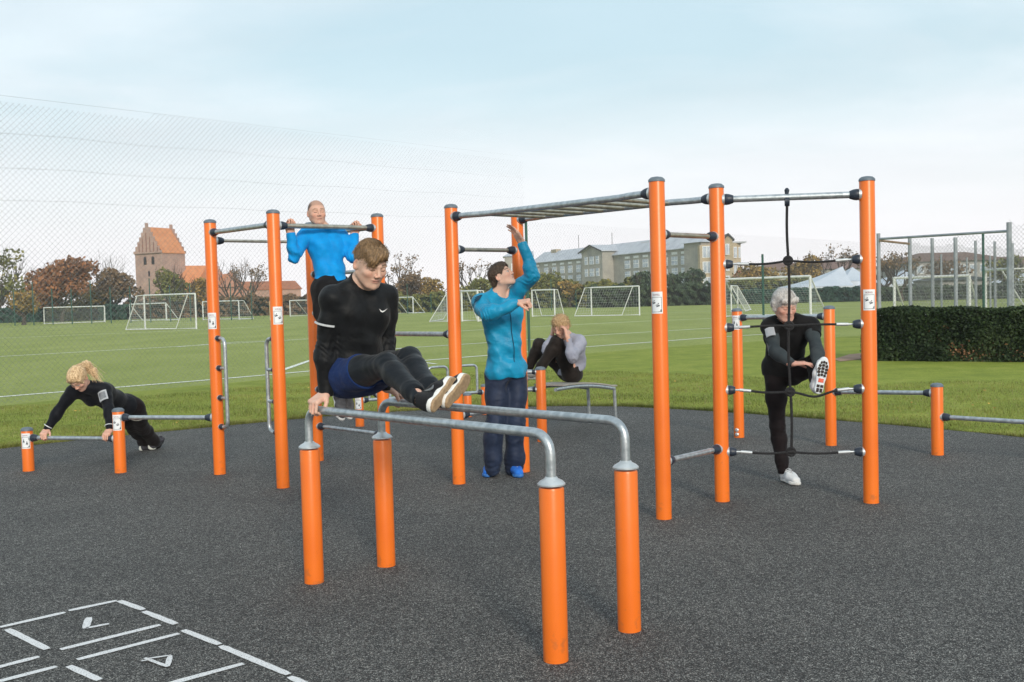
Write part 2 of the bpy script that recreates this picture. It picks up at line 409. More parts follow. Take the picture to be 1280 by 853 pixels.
# --- low push-up handles far behind
H1, H2, H3 = G(450, 534), G(607, 519), G(585, 522)
e = empty('hoop_bar_frame', (H1 + H2) / 2, 'low steel hoop handles on short orange posts beside the grass', 'push-up handles')
hz = zat(H1, 501)
post(H1, zat(H1, 494), e, [(zat(H1, 494) - .17, front_ang(H1, -.3), 0)]); post(H2, zat(H2, 483), e); post(H3, zat(H3, 494), e)
bar(H1, H2, hz, zat(H2, 490), e, .02)
hd = (H2 - H1)
def hoop(xa, xb, ytop, off=0):
    ta, tb = (xa - 450) / 157, (xb - 450) / 157; a, b = H1 + hd * ta, H1 + hd * tb; c = (a + b) / 2
    nrm = Vector((-hd.y, hd.x, 0)).normalized() * off; z0 = hz + (zat(H2, 490) - hz) * (ta + tb) / 2
    zt_ = zat(c, ytop)
    mb = MB(); mb.tube(fillet([V2(a, z0), V2(a, zt_) + nrm, V2(b, zt_) + nrm, V2(b, z0)], [.07, .07], 7), .0165, 12); mb.build('hoop_handle', galv, e)
hoop(462, 487, 466, .0); hoop(534, 559, 459, .0); hoop(572, 597, 457, .0)
# ================================================================== sky and light
w = bpy.data.worlds.new('World'); S.world = w; w.use_nodes = True; nt = w.node_tree
bg = nt.nodes['Background']; N = nt.nodes.new; LK = nt.links.new
sky = N('ShaderNodeTexSky'); sky.sky_type = 'NISHITA'; sky.sun_disc = False
SUN_EL, SUN_AZ = 24, 165     # azimuth clockwise from +Y
sky.sun_elevation = R(SUN_EL); sky.sun_rotation = R(SUN_AZ); sky.air_density = 1.3; sky.dust_density = 2.5; sky.ozone_density = 1.5
tc = N('ShaderNodeTexCoord'); sep = N('ShaderNodeSeparateXYZ'); LK(tc.outputs['Generated'], sep.inputs[0])
def math_(op, a, b=None):
    n = N('ShaderNodeMath'); n.operation = op
    for i, x in enumerate((a, b)):
        if x is None: continue
        if isinstance(x, (int, float)): n.inputs[i].default_value = x
        else: LK(x, n.inputs[i])
    return n.outputs[0]
zz = math_('ADD', math_('MAXIMUM', sep.outputs['Z'], 0.0), .12)
cx = math_('DIVIDE', sep.outputs['X'], zz); cy = math_('DIVIDE', sep.outputs['Y'], zz)
cmb = N('ShaderNodeCombineXYZ'); LK(cx, cmb.inputs[0]); LK(cy, cmb.inputs[1])
no = N('ShaderNodeTexNoise'); no.inputs['Scale'].default_value = .75; no.inputs['Detail'].default_value = 7; no.inputs['Roughness'].default_value = .55; no.inputs['Distortion'].default_value = .4
mp = N('ShaderNodeMapping'); mp.inputs['Location'].default_value = (3.1, 1.7, 0); mp.inputs['Scale'].default_value = (1, 1.1, 1)
LK(cmb.outputs[0], mp.inputs[0]); LK(mp.outputs[0], no.inputs['Vector'])
# how much cloud
cr = N('ShaderNodeValToRGB'); cr.color_ramp.elements[0].position = .36; cr.color_ramp.elements[0].color = (.22, .22, .22, 1); cr.color_ramp.elements[1].position = .62; cr.color_ramp.elements[1].color = (.7, .7, .7, 1)
LK(no.outputs['Fac'], cr.inputs['Fac'])
# cloud brightness: white low down, greyer patches to the upper left
no2 = N('ShaderNodeTexNoise'); no2.inputs['Scale'].default_value = 1.0; no2.inputs['Detail'].default_value = 6; no2.inputs['Roughness'].default_value = .5
mp2 = N('ShaderNodeMapping'); mp2.inputs['Location'].default_value = (8.4, 5.2, 0); mp2.inputs['Scale'].default_value = (.8, 1.0, 1); LK(cmb.outputs[0], mp2.inputs[0]); LK(mp2.outputs[0], no2.inputs['Vector'])
cb = N('ShaderNodeValToRGB'); cb.color_ramp.elements[0].position = .36; cb.color_ramp.elements[0].color = (6.4, 7.1, 7.6, 1); cb.color_ramp.elements[1].position = .58; cb.color_ramp.elements[1].color = (7.9, 8.6, 9.1, 1)
LK(no2.outputs['Fac'], cb.inputs['Fac'])
mx = N('ShaderNodeMix'); mx.data_type = 'RGBA'; LK(cr.outputs['Color'], mx.inputs['Factor']); 
# thin blue of the clear sky, lifted
sk = N('ShaderNodeMix'); sk.data_type = 'RGBA'; sk.blend_type = 'MIX'; sk.inputs['Factor'].default_value = .62; sk.inputs['B'].default_value = (5.6, 7.9, 8.7, 1); LK(sky.outputs[0], sk.inputs['A'])
LK(sk.outputs['Result'], mx.inputs['A']); LK(cb.outputs['Color'], mx.inputs['B'])
# bright hazy band over the horizon
hz_ = N('ShaderNodeMapRange'); hz_.inputs['From Min'].default_value = 0.0; hz_.inputs['From Max'].default_value = .24; hz_.inputs['To Min'].default_value = .95; hz_.inputs['To Max'].default_value = 0.0; hz_.interpolation_type = 'SMOOTHSTEP'
LK(sep.outputs['Z'], hz_.inputs['Value'])
mh = N('ShaderNodeMix'); mh.data_type = 'RGBA'; LK(hz_.outputs[0], mh.inputs['Factor']); LK(mx.outputs['Result'], mh.inputs['A']); mh.inputs['B'].default_value = (9.4, 9.1, 9.2, 1)
LK(mh.outputs['Result'], bg.inputs['Color']); bg.inputs['Strength'].default_value = .098
sl = bpy.data.lights.new('sun', 'SUN'); sl.energy = 2.2; sl.angle = R(13); sl.color = (1, .91, .78)
so = bpy.data.objects.new('sun', sl); COL.objects.link(so)
sd = Vector((math.sin(R(SUN_AZ)) * math.cos(R(SUN_EL)), math.cos(R(SUN_AZ)) * math.cos(R(SUN_EL)), math.sin(R(SUN_EL))))
so.rotation_euler = sd.to_track_quat('Z', 'Y').to_euler()
S.view_settings.view_transform = 'Standard'; S.view_settings.look = 'None'; S.view_settings.gamma = 1; S.view_settings.exposure = 0.28
# ================================================================== ground
def nodemat(name, rough=.9, spec=.3):
    m = bpy.data.materials.new(name); m.use_nodes = True; b = m.node_tree.nodes['Principled BSDF']
    b.inputs['Roughness'].default_value = rough; b.inputs['Specular IOR Level'].default_value = spec; return m, m.node_tree, b
def ramp(nt, src, stops):
    r = nt.nodes.new('ShaderNodeValToRGB'); e = r.color_ramp.elements
    while len(e) < len(stops): e.new(.5)
    for i, (p, c) in enumerate(stops): e[i].position = p; e[i].color = (*c, 1)
    nt.links.new(src, r.inputs['Fac']); return r.outputs['Color']
def noise(nt, scale, detail=4, rough=.5, vec=None, sc=None):
    n = nt.nodes.new('ShaderNodeTexNoise'); n.inputs['Scale'].default_value = scale; n.inputs['Detail'].default_value = detail; n.inputs['Roughness'].default_value = rough
    t = nt.nodes.new('ShaderNodeTexCoord'); m = nt.nodes.new('ShaderNodeMapping'); nt.links.new(t.outputs['Object'], m.inputs[0])
    if sc: m.inputs['Scale'].default_value = sc
    nt.links.new(m.outputs[0], n.inputs['Vector']); return n.outputs['Fac']
def mixc(nt, f, a, b, mode='MIX'):
    m = nt.nodes.new('ShaderNodeMix'); m.data_type = 'RGBA'; m.blend_type = mode
    for k, x in (('Factor', f), ('A', a), ('B', b)):
        if isinstance(x, (int, float)): m.inputs[k].default_value = x
        elif isinstance(x, tuple): m.inputs[k].default_value = (*x, 1)
        else: nt.links.new(x, m.inputs[k])
    return m.outputs['Result']
# turf pitch = the big ground sheet
m, nt, b = nodemat('pitch_grass', .95, .15)
c1 = ramp(nt, noise(nt, .35, 6, .6, sc=(1, .45, 1)), [(.35, (.255, .290, .090)), (.65, (.325, .350, .130))])
c2 = ramp(nt, noise(nt, 9, 5, .7), [(.3, (.66, .70, .58)), (.7, (1.20, 1.20, 1.10))])
c3 = ramp(nt, noise(nt, 120, 3, .7), [(.3, (.55, .58, .50)), (.7, (1.3, 1.3, 1.2))])
nt.links.new(mixc(nt, 1.0, mixc(nt, 1.0, c1, c2, 'MULTIPLY'), c3, 'MULTIPLY'), b.inputs['Base Color'])
mb = MB(); E = 1800
mb.poly([(-E, -60, 0), (E, -60, 0), (E, E, 0), (-E, E, 0)]); g = mb.build('ground', m, smooth=False); tag(g, kind='structure')
# natural lawn nearer than the pitch
m, nt, b = nodemat('lawn_grass', .95, .15)
c1 = ramp(nt, noise(nt, 1.3, 8, .72), [(.32, (.160, .200, .036)), (.55, (.240, .280, .052)), (.72, (.32, .315, .095))])
c2 = ramp(nt, noise(nt, 30, 5, .7), [(.3, (.6, .62, .5)), (.7, (1.25, 1.25, 1.1))])
nt.links.new(mixc(nt, 1.0, c1, c2, 'MULTIPLY'), b.inputs['Base Color'])
EDGE = [(-260, 600), (-120, 576), (0, 562), (100, 551), (200, 541), (300, 531.5), (400, 522), (500, 515), (600, 510.5), (700, 508.5), (780, 509), (860, 513), (940, 518.5), (1020, 524.5), (1100, 531), (1200, 540), (1280, 548), (1400, 562)]
edge = [G(x, y) for x, y in EDGE]
FAR = [(-200, 523), (0, 508), (200, 487), (400, 469), (600, 453), (760, 440), (880, 431), (1000, 424), (1500, 400)]
far = [G(x, y) for x, y in FAR]
mb = MB(); mb.poly([(p.x, p.y, .004) for p in edge + far[::-1]]); 
el = G(-260, 600); er = G(1400, 562)
lw = mb.build('lawn', m, smooth=False); tag(lw, kind='structure')
# rubber surface
m, nt, b = nodemat('rubber_granulate', .85, .35)
v = nt.nodes.new('ShaderNodeTexVoronoi'); v.inputs['Scale'].default_value = 230; t = nt.nodes.new('ShaderNodeTexCoord'); nt.links.new(t.outputs['Object'], v.inputs['Vector'])
sp = nt.nodes.new('ShaderNodeSeparateColor'); nt.links.new(v.outputs['Color'], sp.inputs[0])
c1 = ramp(nt, sp.outputs[0], [(0, (.013, .013, .013)), (.35, (.030, .030, .030)), (.62, (.074, .073, .072)), (.86, (.165, .163, .159)), (1, (.36, .355, .34))])
c2 = ramp(nt, noise(nt, 42, 3, .6), [(.3, (.62, .62, .64)), (.7, (1.38, 1.38, 1.35))])
c3 = ramp(nt, noise(nt, .9, 4, .6), [(.3, (.84, .84, .84)), (.7, (1.14, 1.13, 1.11))])
nt.links.new(mixc(nt, 1.0, mixc(nt, 1.0, c1, c2, 'MULTIPLY'), c3, 'MULTIPLY'), b.inputs['Base Color'])
bp = nt.nodes.new('ShaderNodeBump'); bp.inputs['Strength'].default_value = .8; bp.inputs['Distance'].default_value = .004
nt.links.new(v.outputs['Distance'], bp.inputs['Height']); nt.links.new(bp.outputs['Normal'], b.inputs['Normal'])
mb = MB(); fine = []
for i in range(len(edge) - 1):
    for k in range(12):
        p = edge[i].lerp(edge[i + 1], k / 12); q = random.uniform(-.035, .035); fine.append((p.x, p.y + q, .010))
mb.poly([(-6, -8, .010), (8, -8, .010)] + [(9, edge[-1].y, .010)] + fine[::-1] + [(-9, edge[0].y, .010)])
rb = mb.build('rubber_surface', m, smooth=False); tag(rb, kind='structure')
RUBZ = .0
# painted hopscotch
m, nt, b = nodemat('road_paint', .7, .3)
wc = mixc(nt, 1.0, (.70, .70, .71), ramp(nt, sp_ := noise(nt, 160, 3, .6), [(.36, (.35, .35, .35)), (.46, (1, 1, 1))]), 'MULTIPLY'); nt.links.new(wc, b.inputs['Base Color'])
def stroke(mb, a, b_, w, z):
    a, b_ = G(*a), G(*b_); d = (b_ - a).normalized(); n = Vector((-d.y, d.x, 0)) * w / 2; L = (b_ - a).length; k = max(2, int(L / .04)); left = []; right = []
    for i in range(k + 1):
        p = a.lerp(b_, i / k); j = random.uniform(.9, 1.08) * (.75 if i in (0, k) else 1)
        left.append((p.x + n.x * j, p.y + n.y * j, z)); right.append((p.x - n.x * j, p.y - n.y * j, z))
    mb.poly(right + left[::-1])
Z0 = .0135
lines = [((0, 787.5), (81.6, 768.8)), ((86, 766.7), (146, 754)), ((149, 754.2), (179.6, 765.5)), ((180, 767.5), (220, 783.6)), ((229, 791.2), (274.6, 809.2)), ((276, 811.2), (361, 847.0)), ((362, 850), (400, 867)), ((9, 790), (59.4, 815.2)), ((75.7, 815.6), (200.4, 784.5)), ((96.5, 828.4), (224, 795.5)), ((-60, 853), (49, 824.5)), ((-60, 871), (71, 837)), ((86, 836.4), (124.7, 854)), ((200, 862), (304.4, 833.4)), ((-70, 805), (-6, 789))]
mb = MB()
for a, c in lines: stroke(mb, a, c, .038, Z0)
for a, c, w_ in (((111.4, 775.5), (107, 789.4), .036), ((108, 789), (136.6, 783.4), .030)): stroke(mb, a, c, w_, Z0 + .0012)
for i, (a, c, w_) in enumerate((((213, 823.5), (209.5, 837.2), .024), ((210, 838), (181, 827), .020), ((182, 828.5), (214, 823.8), .015), ((177, 831.5), (190, 829.2), .016))): stroke(mb, a, c, w_, Z0 + .0012 * (i + 1))
hp = mb.build('hopscotch_marking', m, smooth=False); tag(hp, 'white painted hopscotch lines with numerals on the dark rubber, bottom left', 'floor marking')
# pitch lines
m, nt, b = nodemat('pitch_line_paint', .8, .2)
nt.links.new(ramp(nt, noise(nt, 6, 5, .7), [(.3, (.55, .58, .47)), (.6, (.80, .81, .77))]), b.inputs['Base Color'])
mb = MB()
def gline(pts, w=.10, z=.006):
    P = [G(x, y) for x, y in pts]
    for a, c in zip(P[:-1], P[1:]):
        d = (c - a).normalized(); n = Vector((-d.y, d.x, 0)) * w / 2
        mb.poly([(a.x - n.x, a.y - n.y, z), (c.x - n.x, c.y - n.y, z), (c.x + n.x, c.y + n.y, z), (a.x + n.x, a.y + n.y, z)])
gline([(-80, 503), (0, 496.5), (265, 475), (385, 464.5), (517, 452), (605, 445), (732, 434), (800, 429), (900, 421.5), (1010, 415)], .17)
gline([(-80, 451), (0, 446), (265, 431), (385, 424), (577, 414), (662, 409), (800, 402), (900, 398)], .19)
gline([(432, 443), (505, 435.5), (607, 429), (732, 420), (800, 416), (900, 410)], .17, .0085)
gline([(222, 434), (300, 427.5), (350, 426)], .14, .0085)
gline([(-80, 426.5), (0, 423), (183, 415.5), (330, 408.5)], .22)
gline([(-80, 414), (0, 412), (200, 404.5), (330, 399)], .22)
gline([(345, 466), (385, 452), (420, 441.5)], .15, .0085)
gline([(517, 452), (545, 455.5)], .10, .0085)
gline([(800, 392), (1075, 384)], .22)
gl = mb.build('pitch_lines', m, smooth=False); tag(gl, kind='structure')
# a bare path across the grass at the far right
m, nt, b = nodemat('bare_earth', .95, .2); nt.links.new(ramp(nt, noise(nt, 3, 5, .7), [(.3, (.26, .17, .12)), (.7, (.38, .26, .19))]), b.inputs['Base Color'])
mb = MB(); mb.poly([G(x, y, .012) for x, y in ((1042, 449), (1062, 443), (1100, 439.5), (1180, 437), (1180, 441), (1110, 444.5), (1078, 449), (1050, 452))]); pa = mb.build('worn_path', m, smooth=False); tag(pa, kind='structure')
# ================================================================== smooth solid modelling (for the people)
def A3(v): return np.array([v[0], v[1], v[2]], np.float32)
def unit(v): v = A3(v); return v / max(np.linalg.norm(v), 1e-9)
class Solid:
    """signed distance field built from tapered limbs and ellipsoids, turned into one smooth surface"""
    def __init__(s, k=.02): s.p = []; s.k = k
    def limb(s, a, b, ra, rb, k=None, flat=None, ratio=1.0, op=1):
        a, b = A3(a), A3(b); r = max(ra, rb) * max(1, ratio)
        s.p.append(('L', (a, b, ra, rb, unit(flat) if flat is not None else None, ratio), (a + b) / 2, np.linalg.norm(b - a) / 2 + r, k if k is not None else s.k, op)); return s
    def chain(s, pts, rs, k=None, flat=None, ratio=1.0):
        for i in range(len(pts) - 1): s.limb(pts[i], pts[i + 1], rs[i], rs[i + 1], k, flat, ratio)
        return s
    def ell(s, c, r, M=None, k=None, op=1):
        M = np.eye(3, dtype=np.float32) if M is None else np.asarray(M, np.float32)
        s.p.append(('E', (A3(c), np.array(r, np.float32), M), A3(c), max(r), k if k is not None else s.k, op)); return s
    def box(s, c, h, M, rd=.01, k=None, op=1):
        s.p.append(('B', (A3(c), np.array(h, np.float32) - rd, np.asarray(M, np.float32), rd), A3(c), float(np.linalg.norm(h)), k if k is not None else s.k, op)); return s
    def cut(s, c, n, k=.003):
        """removes everything on the side n points to"""
        s.p.append(('P', (A3(c), unit(n)), A3(c), 1e9, k, -1)); return s
    def cutball(s, c, n, rad, k=.003):
        """a flat cut limited to a ball round c"""
        s.p.append(('Q', (A3(c), unit(n), rad), A3(c), rad, k, -1)); return s
    def dist(s, P, prims):
        d = None
        for (t, q, c, r, k, op) in prims:
            if t == 'L':
                a, b, ra, rb, fl, rt = q; ab = b - a; pa = P - a
                h = np.clip(pa @ ab / max(float(ab @ ab), 1e-9), 0, 1)
                e = pa - h[:, None] * ab
                if fl is not None and rt != 1.0:
                    f = fl - ab * (fl @ ab) / max(float(ab @ ab), 1e-9); f = f / max(np.linalg.norm(f), 1e-6); w = e @ f
                    e = e + (w * (1 / rt - 1))[:, None] * f
                    rad = ra + (rb - ra) * h; l = np.sqrt((e * e).sum(1)); x = (l - rad) * (rt if rt < 1 else 1.0)
                    x = (l - rad) * np.sqrt(((e * e).sum(1)) / np.maximum((e * e).sum(1) + (w / rt) ** 2 * (1 / rt ** 2 - 1), 1e-9)) if rt < 1 else (l - rad)
                else: x = np.sqrt((e * e).sum(1)) - (ra + (rb - ra) * h)
            elif t == 'E':
                cc, rr, M = q; l = (P - cc) @ M; k0 = np.sqrt(((l / rr) ** 2).sum(1)); k1 = np.sqrt(((l / rr ** 2) ** 2).sum(1))
                x = k0 * (k0 - 1) / np.maximum(k1, 1e-6)
            elif t == 'B':
                cc, hh, M, rd = q; l = np.abs((P - cc) @ M) - hh
                x = np.sqrt((np.maximum(l, 0) ** 2).sum(1)) + np.minimum(l.max(1), 0) - rd
            elif t == 'P': x = -((P - q[0]) @ q[1])
            elif t == 'Q': x = np.maximum(-((P - q[0]) @ q[1]), np.sqrt(((P - q[0]) ** 2).sum(1)) - q[2])
            if op == 1:
                if d is None: d = x
                elif k > 0: h = np.clip(.5 + .5 * (x - d) / k, 0, 1); d = x * (1 - h) + d * h - k * h * (1 - h)
                else: d = np.minimum(d, x)
            else:
                if d is None: continue
                if k > 0: h = np.clip(.5 - .5 * (d + x) / k, 0, 1); d = d * (1 - h) - x * h + k * h * (1 - h)
                else: d = np.maximum(d, -x)
        return d
    def mesh(s, h, disp=None, damp=.01):
        lo = np.min([c - r for (t, q, c, r, k, op) in s.p if op == 1], 0) - .03 - damp
        hi = np.max([c + r for (t, q, c, r, k, op) in s.p if op == 1], 0) + .03 + damp
        B = 12; n = (np.ceil((hi - lo) / h / B).astype(int)) * B + 1
        F = np.full(tuple(n), 1.0, np.float32)
        g = np.arange(B + 1) * h; gx, gy, gz = np.meshgrid(g, g, g, indexing='ij'); loc = np.stack([gx.ravel(), gy.ravel(), gz.ravel()], 1).astype(np.float32)
        br = B * h * .5 * math.sqrt(3); mk = max(p[4] for p in s.p)
        nb = (n - 1) // B; I = np.stack(np.meshgrid(*[np.arange(q) for q in nb], indexing='ij'), -1).reshape(-1, 3)
        Cn = (lo + (I + .5) * B * h).astype(np.float32); D0 = s.dist(Cn, s.p); bound = br * 1.9 + damp + mk
        for q in np.nonzero((D0 < 0) & (np.abs(D0) > bound))[0]:
            i, j, l = I[q] * B; F[i:i + B + 1, j:j + B + 1, l:l + B + 1] = -1
        for q in np.nonzero(np.abs(D0) <= bound)[0]:
            i, j, l = I[q] * B; o = lo + I[q] * B * h; c = Cn[q]
            near = [p for p in s.p if p[3] > 1e8 or np.linalg.norm(p[2] - c) < p[3] + br + mk + .02]
            if not any(p[5] == 1 for p in near): continue
            P = loc + o.astype(np.float32); d = s.dist(P, near)
            if disp is not None: d = d + disp(P)
            F[i:i + B + 1, j:j + B + 1, l:l + B + 1] = d.reshape(B + 1, B + 1, B + 1)
        return surface_nets(F, lo, h)
def surface_nets(F, lo, h):
    nx, ny, nz = F.shape; Sg = F < 0
    c = np.zeros((nx - 1, ny - 1, nz - 1), np.int8)
    for a in (0, 1):
        for b in (0, 1):
            for d in (0, 1): c += Sg[a:nx - 1 + a, b:ny - 1 + b, d:nz - 1 + d]
    act = (c > 0) & (c < 8); I = np.argwhere(act); idx = np.full(act.shape, -1, np.int64); idx[act] = np.arange(len(I))
    acc = np.zeros((len(I), 3)); cnt = np.zeros(len(I))
    cor = [(a, b, d) for a in (0, 1) for b in (0, 1) for d in (0, 1)]
    V = {q: F[I[:, 0] + q[0], I[:, 1] + q[1], I[:, 2] + q[2]] for q in cor}
    for q in cor:
        for ax in range(3):
            if q[ax] == 0:
                r = list(q); r[ax] = 1; r = tuple(r); f0, f1 = V[q], V[r]; m = (f0 < 0) != (f1 < 0)
                t = np.where(m, f0 / np.where(np.abs(f0 - f1) < 1e-12, 1, f0 - f1), 0); t = np.clip(t, 0, 1)
                p = np.array(q, float)[None].repeat(len(I), 0); p[:, ax] = t; acc[m] += p[m]; cnt[m] += 1
    P = lo + (I + acc / np.maximum(cnt, 1)[:, None]) * h
    faces = []
    for ax in range(3):
        sl0 = [slice(1, -1)] * 3; sl1 = [slice(1, -1)] * 3; sl0[ax] = slice(0, F.shape[ax] - 1); sl1[ax] = slice(1, F.shape[ax])
        a = Sg[tuple(sl0)]; b = Sg[tuple(sl1)]; E = np.argwhere(a != b)
        if not len(E): continue
        fl = a[E[:, 0], E[:, 1], E[:, 2]]; off = [1, 1, 1]; off[ax] = 0; E = E + np.array(off)
        u, v = (ax + 1) % 3, (ax + 2) % 3
        def at(du, dv):
            q = E.copy(); q[:, u] -= du; q[:, v] -= dv; return idx[q[:, 0], q[:, 1], q[:, 2]]
        Q = np.stack([at(1, 1), at(0, 1), at(0, 0), at(1, 0)], 1); Q[~fl] = Q[~fl][:, ::-1]; faces.append(Q)
    Fc = np.concatenate(faces); Fc = Fc[(Fc >= 0).all(1)]
    return P, Fc
def relax(P, F, n=1, lam=.5):
    for _ in range(n):
        acc = np.zeros_like(P); cnt = np.zeros(len(P))
        for a, b in ((0, 1), (1, 2), (2, 3), (3, 0)):
            np.add.at(acc, F[:, a], P[F[:, b]]); np.add.at(acc, F[:, b], P[F[:, a]]); np.add.at(cnt, F[:, a], 1); np.add.at(cnt, F[:, b], 1)
        P = P * (1 - lam) + acc / np.maximum(cnt, 1)[:, None] * lam
    return P
def solid_obj(name, sd, h, m, parent, disp=None, damp=.01, cols=None, smooth_n=1):
    P, F = sd.mesh(h, disp, damp); P = relax(P, F, smooth_n, .4)
    return from_np(name, P, F, m, parent, True, None, cols(P) if cols else None)
def join_np(parts):
    V = []; F = []; C = []; o = 0
    for P, f, c in parts: V.append(P); F.append(f + o); C.append(c); o += len(P)
    return np.concatenate(V), np.concatenate(F), np.concatenate(C)
def folds(seed, freq=38, amp=.003, dirs=None):
    """soft cloth folds"""
    rg = np.random.default_rng(seed); W = []
    for i in range(5):
        d = rg.normal(size=3); d[2] *= .8; d /= np.linalg.norm(d)
        if dirs is not None: d = unit(dirs) + d * .55; d /= np.linalg.norm(d)
        e = rg.normal(size=3); e /= np.linalg.norm(e); W.append((d * freq * rg.uniform(.6, 1.5), rg.uniform(0, 6), e * freq * .35, rg.uniform(0, 6), rg.uniform(.5, 1)))
    def f(P):
        x = 0
        for d, p, e, q, a in W: x = x + a * np.sin(P @ d + p + 1.6 * np.sin(P @ e + q))
        return (np.maximum(x, -1.2) * amp / 2.2).astype(np.float32)
    return f
def frame(f, u):
    """columns: x = subject's right, y = forward, z = up"""
    f = unit(f); u = A3(u); u = u - f * (u @ f); u = u / np.linalg.norm(u); x = np.cross(f, u); return np.stack([x, f, u], 1)
# ------------------------------------------------------------------ head
def head_solid(sd, c, M, sc=1.0, female=False, open_mouth=0.0):
    c = A3(c); T = lambda x, y, z: c + M @ (np.array([x, y, z], np.float32) * sc); r = lambda *a: [q * sc for q in a]
    sd.ell(T(0, -.018, .032), r(.076, .096, .086), M, k=.01)
    sd.ell(T(0, .012, -.012), r(.068, .074, .078), M, k=.03)
    sd.limb(T(-.024, .030, -.060), T(.024, .030, -.060), .034 * sc, .034 * sc, k=.03)
    sd.limb(T(0, .045, -.060), T(0, .068, -.094), .032 * sc, .0205 * sc, k=.03)
    for s in (-1, 1):
        sd.ell(T(s * .041, .056, -.022), r(.022, .022, .018), M, k=.022)
        sd.limb(T(s * .053, -.012, -.052), T(s * .026, .055, -.092), .016 * sc, .014 * sc, k=.022)
        sd.limb(T(s * .010, .083, .022), T(s * .047, .066, .022), .0075 * sc, .0065 * sc, k=.014)
        sd.ell(T(s * .031, .093, .004), r(.0185, .013, .0115), M, k=.012, op=-1)
        sd.ell(T(s * .031, .0695, .003), r(.0155, .0145, .0135), M, k=.0035)
    sd.limb(T(0, .083, .014), T(0, .1015, -.025), .0070 * sc, .0095 * sc, k=.009)
    for s in (-1, 1): sd.ell(T(s * .0115, .094, -.031), r(.0085, .011, .0075), M, k=.006)
    sd.ell(T(0, .0795, -.0535), r(.023, .0105, .0050), M, k=.007); sd.ell(T(0, .0780, -.0650), r(.019, .0105, .0058), M, k=.007)
    sd.limb(T(-.021, .0920, -.0592), T(.021, .0920, -.0592), (.0018 + open_mouth) * sc, (.0022 + open_mouth) * sc, k=.003, op=-1)
    for s in (-1, 1):
        e = T(s * .0775, -.012, -.006); Me = M @ np.array(Matrix.Rotation(s * .35, 3, 'Z') @ Matrix.Rotation(-.15, 3, 'X'), np.float32)
        sd.ell(e, r(.0085, .019, .032), Me, k=.006); sd.ell(T(s * .085, -.008, -.002), r(.007, .011, .019), Me, k=.004, op=-1)
def head_cols(P, c, M, sc, skin, lip, brow, iris, stubble=None, buzz=None, closed=False):
    L = ((P - A3(c)) @ M) / sc; x, y, z = L[:, 0], L[:, 1], L[:, 2]; ax = np.abs(x)
    C = np.tile(np.array(skin, np.float32), (len(P), 1))
    def blend(w, col):
        nonlocal C; w = np.clip(w, 0, 1)[:, None]; C = C * (1 - w) + np.array(col, np.float32) * w
    warm = np.array(skin) * np.array([1.06, .74, .68])
    g = lambda v, m, s_: np.exp(-((v - m) / s_) ** 2)
    blend(.55 * g(ax, .043, .020) * g(z, -.030, .022) * (y > .02), warm); blend(.5 * g(x, 0, .014) * g(z, -.030, .012) * (y > .09), warm); blend(.5 * (ax > .079), warm)
    if stubble is not None: blend(.30 * (y > -.0) * (z < -.040) * (1 - g(x, 0, .016) * g(z, -.06, .009)) * np.clip((-z - .036) / .012, 0, 1), stubble)
    if buzz is not None:
        hl = .062 - .10 * np.clip((.05 - y) / .1, 0, 1) + .02 * np.clip(ax / .07, 0, 1) * 0
        w = np.clip((z - (.058 - np.clip(.045 - y, 0, .12) * 1.05)) / .012, 0, 1) * (ax < .0795); side_ = np.clip(np.maximum((ax - .045) / .02, (-.02 - y) / .03), 0, 1); blend(w * (.38 + .57 * side_) * (z > -.075) * (1 - (ax > .068) * (np.abs(y + .005) < .022) * (z < .02)), buzz)
    blend(.72 * np.clip(1.6 - (ax / .020) ** 2, 0, 1) * (g(z, -.0540, .0042) + g(z, -.0645, .0048)) * (y > .072), lip)
    blend(.9 * (np.abs(z + .0592 + .10 * (ax - .012) * (ax > .012)) < .0019) * (ax < .022) * (y > .07), np.array(lip) * .30)
    ba = .0265 + .0035 * (1 - ((ax - .03) / .022) ** 2); blend(.85 * (np.abs(z - ba) < .0042) * (ax > .012) * (ax < .053) * (y > .045), brow)
    blend(.35 * g(ax, .031, .02) * g(z, .004, .013) * (y > .06), np.array(skin) * np.array([.75, .6, .55]))
    e = (((ax - .031) / .0138) ** 2 + ((z - .002) / .0062) ** 2 < 1) & (y > .06)
    if closed:
        blend((np.abs(z + .0035 + ((ax - .031) ** 2) * -8) < .0016) * (np.abs(ax - .031) < .014) * (y > .06) * 1.0, (.06, .035, .025))
    else:
        C[e] = (.55, .53, .50); i = e & ((ax - .031) ** 2 + (z - .001) ** 2 < .0052 ** 2); C[i] = iris
        j = (((ax - .031) / .0155) ** 2 + ((z - .003) / .0078) ** 2 < 1) & ~e & (y > .06) & (z > .002); C[j] = (.05, .03, .025)
    return C
